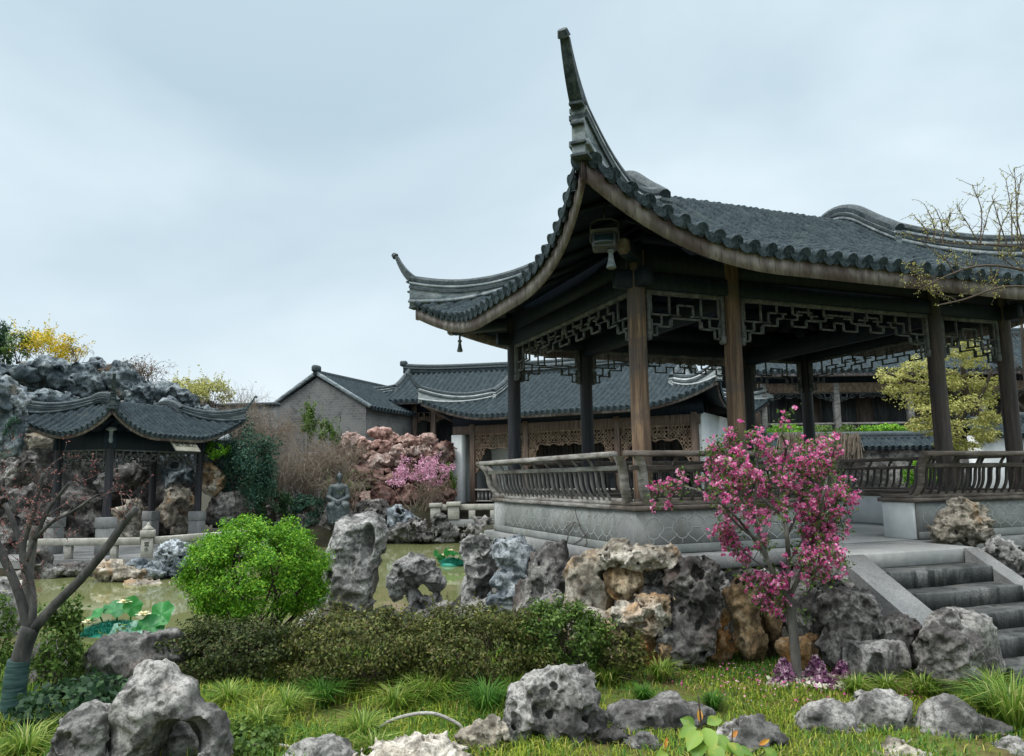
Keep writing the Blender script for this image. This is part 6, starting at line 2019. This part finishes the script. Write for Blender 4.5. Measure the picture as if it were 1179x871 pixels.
# leafy plants by the left trunk
shrub('leafy_plant', 'tall leafy shoots beside the wrapped trunk', pxc(66, 745, 5.9), rpx(26, 52, 5.9), 1500, .045, 'leaf_mid', clumps=50, cr=.25, shell=.3, stems=16, stem_r=.005, ground=0, seed=30, cat='plant', loose=(20, .22))
shrub('leafy_plant', 'low yellow-green leafy plants at the pond edge left of the pink-grey rock', pxc(118, 770, 6.3), rpx(46, 28, 6.3), 1700, .045, 'leaf_mid', clumps=50, cr=.3, shell=.3, stems=16, stem_r=.004, ground=0, seed=31, cat='plant', loose=(24, .16))
shrub('leafy_plant', 'dark broad-leaved ground plants below the leafy shoots', pxc(90, 808, 5.3), rpx(60, 20, 5.3), 1500, .055, 'leaf_dark', clumps=50, cr=.3, shell=.3, stems=10, stem_r=.004, ground=0, seed=32, cat='plant', asp=.7)
shrub('leafy_plant', 'low clover-like plants at the right foot of the wedge-shaped rock', pxc(290, 856, 4.6), rpx(34, 18, 4.6), 1100, .034, 'leaf_mid', clumps=40, cr=.3, shell=.3, stems=6, stem_r=.003, ground=0, seed=33, cat='plant', asp=.8)
shrub('leafy_plant', 'green leafy plant at the far left edge beyond the trunk', pxc(-4, 740, 6.2), rpx(18, 60, 6.2), 900, .045, 'leaf_mid', clumps=40, cr=.25, shell=.3, stems=8, stem_r=.004, ground=0, seed=34, cat='plant')

# ------------------------------------------------------------------ lawn
def blades(mb, P, H, lean, w0, rg, az=None):
    n = len(P)
    az = rg.uniform(0, 2 * math.pi, n) if az is None else az
    D = np.stack([np.cos(az), np.sin(az), 0 * az], 1)
    S_ = np.stack([-np.sin(az), np.cos(az), 0 * az], 1)
    H = H[:, None]; L = lean[:, None] * H
    w_ = w0[:, None]
    a = P
    b = P + D * L * .35 + np.array([0, 0, 1]) * H * .62
    c = P + D * L + np.array([0, 0, 1]) * H * (1 - .45 * np.minimum(lean, 1.6)[:, None] ** 1.5 * .6)
    V = np.stack([a - S_ * w_, a + S_ * w_, b + S_ * w_ * .8, b - S_ * w_ * .8, c], 1)
    base = np.arange(n)[:, None] * 5
    mb.add(V.reshape(-1, 3), base + np.array([[0, 1, 2, 3]]))
    mb.f.append(base + np.array([[3, 2, 4]]) + (mb.n - 5 * n))
    return mb
rg = np.random.RandomState(77)
n = 92000
Yg = 3.7 + (rg.rand(n) ** .8) * 3.5
Xg = (rg.rand(n) - .5) * 2 * (.78 * Yg)
pat = fbm(np.stack([Xg * 1.3, Yg * 1.3, 0 * Xg], 1), 3)
pat2 = fbm(np.stack([Xg * .8 + 9, Yg * .8, 0 * Xg + 4], 1), 2)
bare = np.exp(-(((Xg - .75) / .55) ** 2 + ((Yg - 5.75) / .45) ** 2)) + np.exp(-(((Xg + .9) / .7) ** 2 + ((Yg - 5.9) / .25) ** 2)) * .7
keep = rg.rand(n) < np.clip(.75 + .9 * pat - .8 * bare, .06, 1)
Xg, Yg, pat, pat2 = Xg[keep], Yg[keep], pat[keep], pat2[keep]
Zg = ground_h(Xg, Yg)
ok_ = Zg > -.2
Xg, Yg, Zg, pat, pat2 = Xg[ok_], Yg[ok_], Zg[ok_], pat[ok_], pat2[ok_]
left = sstep(.8, -.6, Xg)
Hh = (.035 + .03 * rg.rand(len(Xg)) + .02 * np.maximum(pat, 0)) * (1 + .9 * left)
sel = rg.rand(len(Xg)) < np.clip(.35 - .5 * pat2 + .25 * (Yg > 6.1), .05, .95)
for nm, s_, mt in (('lawn_grass', ~sel, 'grass'), ('darker_lawn_grass', sel, 'grass_dark')):  # darker green blades scattered by noise, more of them further back
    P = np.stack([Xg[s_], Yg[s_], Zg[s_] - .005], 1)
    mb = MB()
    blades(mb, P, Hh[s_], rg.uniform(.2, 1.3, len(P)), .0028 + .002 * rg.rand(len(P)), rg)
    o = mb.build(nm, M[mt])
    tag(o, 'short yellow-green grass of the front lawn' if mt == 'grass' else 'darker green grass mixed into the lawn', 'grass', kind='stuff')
TG = 'long-leaved grass tufts on the lawn'
tf = [(30, 856, 4.6, .24, 'pale arching grass tuft at the bottom left corner of the lawn'), (76, 838, 5.0, .2, 'grass tuft below the wrapped trunk'), (330, 812, 5.3, .2, 'grass tuft at the left of the lawn below the dark hedge'),
      (372, 800, 5.6, .24, 'tall grass tuft at the hedge foot on the left'), (455, 806, 5.45, .22, 'wide grass tuft in the middle of the left lawn'), (418, 838, 4.9, .2, 'yellowish grass tuft just above the bent pipe'),
      (505, 790, 5.7, .28, 'tallest green grass tuft against the middle hedge'), (486, 796, 5.6, .24, 'bright grass tuft beside the tallest one'), (560, 806, 5.4, .26, 'yellow-green fountain tuft left of the big pitted rock'),
      (300, 836, 5.0, .18, 'low grass tuft right of the wedge-shaped rock'), (640, 782, 5.8, .2, 'thin grass tuft behind the big pitted rock'), (700, 770, 6.05, .18, 'grass tuft at the foot of the tan base stone'),
      (760, 762, 6.2, .2, 'green grass tuft below the rock pile'), (740, 790, 5.6, .15, 'sparse grass tuft on the bare patch of the lawn'), (985, 784, 5.6, .16, 'low tuft right of the purple kale'),
      (1062, 776, 5.65, .2, 'grass tuft left of the dark pointed rock by the steps'), (1140, 782, 5.55, .24, 'arching tuft at the bottom of the stone steps'), (1166, 818, 4.95, .34, 'large striped grass tuft at the right edge'),
      (1140, 806, 5.2, .24, 'striped tuft left of the large one at the right edge'), (1020, 780, 5.7, .16, 'low tuft in the grass before the pale grey stone'), (590, 790, 5.75, .2, 'grass tuft under the hedge right of the middle'),
      (430, 866, 4.6, .16, 'small yellow tuft among the bottom edge rocks'), (262, 812, 5.4, .2, 'dark grass tuft under the dark hedge bush'), (820, 800, 5.4, .14, 'short tuft at the right end of the long sloping rock')]
for i, (x, y, Y, h, lb) in enumerate(tf):
    p = at(x, y, Y); p[2] = gz(p[0], p[1])
    mb = MB(); r_ = np.random.RandomState(500 + i)
    m_ = int(150 + 300 * h)
    a = r_.uniform(0, 2 * math.pi, m_)
    P = np.stack([np.cos(a), np.sin(a), 0 * a], 1) * (r_.rand(m_) * h * .22)[:, None]
    blades(mb, P, h * r_.uniform(.55, 1.15, m_), r_.uniform(.3, 1.5, m_), .0035 + .002 * r_.rand(m_), r_, a + r_.normal(size=m_) * .5)
    o = mb.build('grass_tuft', M['grass_dark' if i % 5 == 3 else 'tuft'])
    o.location = p
    tag(o, lb, 'grass tuft', TG)

# ------------------------------------------------------------------ small things
# bronze seated statue
sb_ = at(389, 603, 22.4)
def cap_sdf(p, a, b, ra, rb):
    a, b = np.array(a, float), np.array(b, float)
    ab = b - a
    t = np.clip(((p - a) @ ab) / (ab @ ab), 0, 1)
    return np.linalg.norm(p - a - t[:, None] * ab, axis=1) - (ra + (rb - ra) * t)
def statue_sdf(p):
    parts = [((0, .06, .50), (0, .02, .72), .19, .165, .08), ((0, .02, .72), (0, .0, 1.0), .165, .175, .08), ((-.16, 0, 1.06), (.16, 0, 1.06), .085, .085, .08), ((.01, -.01, 1.10), (.02, -.03, 1.22), .058, .055, .03),
             ((-.21, 0, 1.04), (-.28, -.06, .76), .082, .070, .04), ((.21, 0, 1.04), (.28, -.07, .76), .082, .070, .04), ((-.28, -.06, .76), (-.07, -.27, .66), .075, .060, .03), ((.28, -.07, .76), (.08, -.28, .67), .075, .060, .03),
             ((-.10, .0, .50), (-.19, -.36, .50), .15, .125, .06), ((.10, .0, .50), (.21, -.36, .52), .15, .125, .06), ((-.19, -.36, .50), (-.15, -.38, .10), .125, .15, .06), ((.21, -.36, .52), (.20, -.36, .10), .125, .14, .06),
             ((-.02, -.30, .42), (0, -.34, .12), .12, .14, .08), ((-.14, -.44, .04), (-.16, -.54, .03), .055, .045, .02), ((.20, -.42, .04), (.22, -.53, .03), .055, .045, .02)]
    d = None
    for a, b, ra, rb, k in parts:
        e = cap_sdf(p, a, b, ra, rb)
        d = e if d is None else smin(d, e, k)
    d = d + .008 * np.sin(p[:, 0] * 60 + p[:, 2] * 14) * (p[:, 2] < .55) + .006 * perlin(p * 14)
    q = p - np.array([.02, -.04, 1.35])
    d = smin(d, (np.sqrt((q[:, 0] / .085) ** 2 + (q[:, 1] / .105) ** 2 + (q[:, 2] / .125) ** 2) - 1) * .09, .02)
    for a, b, ra, rb in (((.02, -.135, 1.36), (.02, -.158, 1.325), .012, .016), ((.0, -.125, 1.27), (.04, -.125, 1.27), .016, .016), ((-.02, -.115, 1.385), (.06, -.115, 1.385), .018, .018), ((.02, -.09, 1.245), (.02, -.10, 1.20), .035, .018),
                         ((-.065, -.03, 1.36), (-.068, -.03, 1.33), .018, .015), ((.105, -.03, 1.36), (.108, -.03, 1.33), .018, .015), ((.02, .03, 1.47), (.02, .03, 1.50), .03, .025)):
        d = smin(d, cap_sdf(p, a, b, ra, rb), .012)
    for sx in (-1, 1):                       # hands resting on the lap, fingers laid across
        d = smin(d, cap_sdf(p, (sx * .07, -.28, .665), (sx * .01, -.33, .65), .042, .034), .02)
        for f in range(4):
            d = smin(d, cap_sdf(p, (sx * .02, -.325 - .008 * f, .672 - .018 * f), (-sx * (.05 + .006 * (f % 3)), -.345 - .008 * f, .655 - .018 * f), .0125, .010), .006)
        d = smin(d, cap_sdf(p, (sx * .05, -.29, .695), (sx * .0, -.325, .70), .014, .011), .008)
    return d
V, F = sdf_mesh(statue_sdf, (-.42, -.66, -.03), (.44, .32, 1.60), 132)
so_ = MB().add(V, F).build('seated_statue', M['bronze'], None, True)
so_.location = sb_; so_.rotation_euler = (0, 0, R(12))
tag(so_, 'dark bronze statue of a robed person sitting with hands on the lap', 'statue')

# ornamental kale round the pink tree
KG = 'ornamental kale plants under the pink tree'
for i, (x, y, Y, h, lb) in enumerate([(903, 780, 5.9, .17, 'purple kale cone left of the pink tree stem'), (940, 774, 6.05, .16, 'tall purple kale cone just right of the pink tree stem'),
                                      (948, 786, 5.75, .07, 'small low purple kale in front of the tall ones'), (970, 784, 5.85, .15, 'purple kale cone farthest right from the pink tree')]):
    p = at(x, y, Y); p[2] = gz(p[0], p[1]) + .01
    t = thing('ornamental_kale', lb, 'kale', p, 0, KG)
    r_ = np.random.RandomState(700 + i)
    n = 420 if h > .1 else 200
    q = r_.rand(n) ** .8
    a = r_.uniform(0, 2 * math.pi, n)
    rad = .092 * (1 - q) + .008
    P = np.stack([np.cos(a) * rad, np.sin(a) * rad, .02 + q * h], 1)
    N = np.stack([np.cos(a), np.sin(a), .4 + 0 * a], 1)
    mb = MB(); leaves(mb, P, .030, 1.0, N, .6, rg=r_, fold=.35)
    mb.build('purple_leaves', M['kale'], t)
    a = r_.uniform(0, 2 * math.pi, 130)
    P = np.stack([np.cos(a) * r_.uniform(.075, .125, 130), np.sin(a) * r_.uniform(.075, .125, 130), r_.uniform(.005, .04, 130)], 1)
    N = np.stack([np.cos(a) * .5, np.sin(a) * .5, 1 + 0 * a], 1)
    mb = MB(); leaves(mb, P, .040, 1.1, N, .5, rg=r_, fold=.3)
    mb.build('outer_leaves', M['kale_white'], t)

def leaf_tex(name, a, b, c_):
    m, t = new_mat(name)
    v = coords(t)
    n1 = noise(t, v, 22, 5, .6, .6)
    g = t.nodes.new('ShaderNodeObjectInfo')
    c = mixc(t, g.outputs['Random'], a, b)
    c = mixc(t, ramp(t, n1, [(.5, 0.0), (.68, .8)]), c, c_)
    n2 = noise(t, v, 130, 3, .6)
    o = bsdf(t, c, .42, n2, .25, .002, .4)
    o.inputs['Subsurface Weight'].default_value = .0
    tr = t.nodes.new('ShaderNodeBsdfTranslucent'); t.links.new(c, tr.inputs[0])
    mx_ = t.nodes.new('ShaderNodeMixShader'); mx_.inputs[0].default_value = .35
    oo = [n for n in t.nodes if n.type == 'OUTPUT_MATERIAL'][0]
    t.links.new(o.outputs[0], mx_.inputs[1]); t.links.new(tr.outputs[0], mx_.inputs[2]); t.links.new(mx_.outputs[0], oo.inputs[0])
    return m
M['sapling'] = leaf_tex('fresh_leaf_mottled', (.10, .21, .025), (.22, .35, .05), (.32, .34, .04))
M['sapling_red'] = leaf_tex('red_leaf_mottled', (.42, .10, .02), (.50, .22, .02), (.50, .40, .03))
M['lotus'] = leaf_tex('lotus_leaf_mottled', (.015, .17, .05), (.05, .28, .06), (.10, .30, .08))
M['lotus_pale'] = leaf_tex('lotus_pale_mottled', (.20, .40, .30), (.30, .48, .36), (.10, .30, .20))
# floating lotus ornaments
def disc_leaf(mb, c, r, n, tilt, rg, wav=.17):
    n = unit(np.array(n, float))
    u = unit(np.cross(n, (.3, .8, .1))); v_ = np.cross(n, u)
    rings = []
    th = np.linspace(0, 2 * math.pi, 26, endpoint=False)
    ph = rg.uniform(0, 6)
    for q in (.02, .35, .7, 1.0):
        hgt = r * (.10 * q * q + wav * q * q * np.sin(5 * th + ph))
        rr = r * q * (1 + .04 * np.sin(9 * th + ph))
        rings.append(np.array(c) + rr[:, None] * (np.cos(th)[:, None] * u + np.sin(th)[:, None] * v_) + hgt[:, None] * n)
    mb.grid(np.stack(rings), closed=True)
def lotus_flower(mb, c, r, rg):
    for ring, (m_, el, sc) in enumerate(((7, .35, 1.0), (6, .8, .85), (4, 1.25, .6))):
        for i in range(m_):
            a = 2 * math.pi * (i + .5 * ring) / m_
            D = np.array([math.cos(a) * math.cos(el), math.sin(a) * math.cos(el), math.sin(el)])
            S_ = np.array([-math.sin(a), math.cos(a), 0])
            U_ = np.cross(S_, D)
            V = []
            for t_, w_, l_ in ((0, .1, 0), (.4, .30, -.10), (.75, .24, -.06), (1.0, .03, .06)):
                b = np.array(c) + D * r * sc * t_ + U_ * r * sc * l_
                V.append([b - S_ * w_ * r * sc, b - U_ * .0 + U_ * (-.06 * r), b + S_ * w_ * r * sc])
            mb.grid(np.array(V))
def lotus_float(label, p, s, seed, rot):
    t = thing('lotus_ornament', label, 'lotus ornament', p, rot, 'floating lotus ornaments on the pond')
    rg = np.random.RandomState(seed)
    mb = MB()
    n = 3200
    a = rg.uniform(0, 2 * math.pi, n); q = np.sqrt(rg.rand(n))
    P = np.stack([np.cos(a) * q * .42 * s - .10 * s, np.sin(a) * q * .22 * s, .02 + .12 * s * (1 - q ** 2)], 1)
    blades(mb, P, .05 * s + .05 * s * rg.rand(n), rg.uniform(.4, 1.6, n), .004 * s + 0 * a, rg)
    mb.build('fringe_grass', M['fringe'], t)
    MB().lathe([(.02, .10 * s), (.25 * s, .075 * s), (.33 * s, .0), (.30 * s, -.03)], (-.08 * s, 0, 0), 18).build('float', M['fringe'], t, True)
    lv_ = [((.33, -.06, .13), .15, (.3, -.75, .6), 'lotus'), ((.40, .05, .25), .16, (-.2, -.85, .5), 'lotus'), ((-.14, .05, .31), .15, (.25, -.35, .9), 'lotus'), ((.06, .02, .35), .12, (.85, -.5, .3), 'lotus'),
           ((-.34, .02, .27), .13, (-.4, -.4, .8), 'lotus'), ((.12, -.20, .08), .19, (.15, -.45, .85), 'lotus_pale'), ((.24, -.16, .06), .11, (.1, -.7, .7), 'lotus')]
    for c, r, nn, mt in lv_:
        mb = MB(); c = np.array(c) * s
        disc_leaf(mb, c, r * s, nn, 0, rg)
        lo = mb.build('lotus_leaf', M[mt], t, True)
        MB().tube(curve_pts((c[0] * .7, c[1] * .4, .02), c, .08, 5, rg), .010 * s, 6).build('leaf_stalk', M['lotus'], lo, True)
    for c in ((-.02, .0, .38), (.22, -.02, .24), (-.40, -.05, .17)):
        mb = MB(); lotus_flower(mb, np.array(c) * s, .095 * s, rg)
        mb.build('lotus_flower', M['lotus_petal'], t, True)
p = at(144, 726, 9.6); p[2] = WATER_Z + .005
lotus_float('large floating lotus ornament with teal fringe on the left part of the pond', p, 1.05, 1, 0)
p = at(518, 651, 17.0); p[2] = WATER_Z + .005
lotus_float('small distant floating lotus ornament by the mushroom rock', p, .8, 2, 2.6)

# bent pipes in the lawn
pp = MB()
q = px_path([(418, 864), (428, 845), (448, 831), (474, 823), (500, 822), (526, 833), (534, 842)], 4.95, np.array([0, 0, 0.0]), 24)
q[0, 2] = 0; 
o = pp.tube(q, .011, 8).build('bent_pipe', M['rail'], None, True)
tag(o, 'pale bent pipe arching out of the grass left of the pitted rock', 'pipe')
q = px_path([(270, 866), (285, 860), (310, 857), (345, 862), (362, 868)], 4.6, np.array([0, 0, 0.0]), 18)
o = MB().tube(q, .009, 8).build('bent_pipe', M['rail'], None, True)
tag(o, 'thin grey pipe lying in the grass right of the wedge-shaped rock', 'pipe')

# young sapling close to the camera
SB = at(812, 870, 3.1); SB[2] = 0.0
st_ = thing('sapling', 'young sapling with fresh pale green and red-tipped leaves at the bottom edge', 'sapling', SB)
stm = MB()
q1 = np.array([(0, 0, 0), (.004, .01, .25), (-.004, .0, .48), (-.012, .0, .66), (-.02, -.01, .74)])
stm.tube(q1, [.006, .0055, .005, .004, .003], 7)
q2 = np.array([(.02, .02, .0), (.06, .01, .25), (.10, 0, .45), (.112, 0, .62)])
stm.tube(q2, [.005, .004, .004, .002], 7)
q3 = np.array([(.10, .0, .42), (.18, .01, .48), (.24, .0, .53)])
stm.tube(q3, [.003, .003, .002], 6)
stm.build('stem', M['stem'], st_, True)
def big_leaf(c, d, n, L, wd_, mat):
    L, wd_ = L * .82, wd_ * .80
    d, n = unit(np.array(d, float)), unit(np.array(n, float))
    s = unit(np.cross(n, d)); n = np.cross(d, s)
    V = []
    for t, w in ((0, .04), (.12, .55), (.3, .95), (.5, 1.0), (.7, .75), (.87, .38), (1.0, .02)):
        b = np.array(c) + d * L * t - n * L * .22 * t * t
        e = s * wd_ * w * .5
        V.append([b - e + n * wd_ * .16 * w, b - e * .5 + n * wd_ * .05 * w, b, b + e * .5 + n * wd_ * .05 * w, b + e + n * wd_ * .16 * w])
    return MB().grid(np.array(V)).build('leaf', M[mat], st_, True)
def lpx(x, y, Y): return at(x, y, Y) - SB
for (x, y, Y), d, n, L, w_, mt in [((812, 838, 3.08), (.1, -.8, -.5), (.1, -.6, .8), .12, .085, 'sapling'), ((806, 842, 3.06), (-.7, -.6, -.45), (-.3, -.6, .7), .115, .085, 'sapling'), ((802, 838, 3.12), (-.9, .1, -.35), (-.2, -.5, .8), .10, .07, 'sapling'),
                                   ((800, 836, 3.15), (-.75, .3, .35), (-.1, -.8, .5), .075, .06, 'sapling'), ((806, 832, 3.14), (.1, .3, .75), (0, -.9, .3), .06, .045, 'sapling_red'), ((814, 834, 3.12), (.7, .2, .2), (.1, -.6, .8), .09, .06, 'sapling'),
                                   ((820, 848, 3.08), (.75, -.5, -.35), (.2, -.5, .8), .12, .08, 'sapling'), ((838, 856, 3.06), (.6, -.6, -.4), (.3, -.5, .8), .10, .075, 'sapling'), ((808, 852, 3.05), (-.5, -.7, -.5), (-.2, -.6, .7), .11, .08, 'sapling'),
                                   ((842, 850, 3.1), (.5, .3, .35), (0, -.8, .5), .05, .035, 'sapling_red'), ((848, 862, 3.1), (.8, -.3, -.15), (.1, -.5, .8), .08, .05, 'sapling'), ((874, 858, 3.1), (.7, .1, .3), (0, -.8, .5), .055, .035, 'sapling_red'),
                                   ((880, 862, 3.1), (.6, -.4, -.4), (.1, -.5, .8), .08, .06, 'sapling'), ((768, 868, 3.1), (-.5, -.4, -.1), (0, -.7, .7), .08, .06, 'sapling'), ((766, 862, 3.1), (.2, .2, .7), (0, -.9, .2), .045, .025, 'sapling_red'),
                                   ((818, 858, 3.02), (.3, -.8, -.4), (.1, -.6, .8), .11, .08, 'sapling')]:
    if mt == 'sapling_red': L, w_ = L * 1.15, w_ * .65
    big_leaf(lpx(x, y, Y), d, n, L, w_, mt)

# dry creeper on the left wall of the large pavilion
def on_left_wall(x, y, u=-.262):
    r = at(x, y, 1.0) - np.array([0, 0, CAM_H])
    n = np.array([cY, sY])
    t = (u + PAV_O[:2] @ n) / (r[:2] @ n)
    return np.array([0, 0, CAM_H]) + r * t
cb = on_left_wall(660, 612)
cr2 = thing('dry_creeper', 'thin dry creeper stems on the left wall of the large pavilion', 'creeper', cb)
mb = MB()
for pts in ([(649, 611), (656, 604), (662, 601), (668, 606), (674, 616), (676, 626), (672, 630)], [(662, 601), (655, 612), (652, 628)], [(668, 606), (664, 596), (662, 586)], [(674, 616), (668, 622), (658, 628)]):
    P = np.array([on_left_wall(*q) for q in pts]) - cb
    t = np.linspace(0, len(P) - 1, 12); i = np.clip(t.astype(int), 0, len(P) - 2)
    mb.tube(P[i] + (P[i + 1] - P[i]) * (t - i)[:, None], .004, 4, False)
mb.build('stems', M['twig'], cr2)
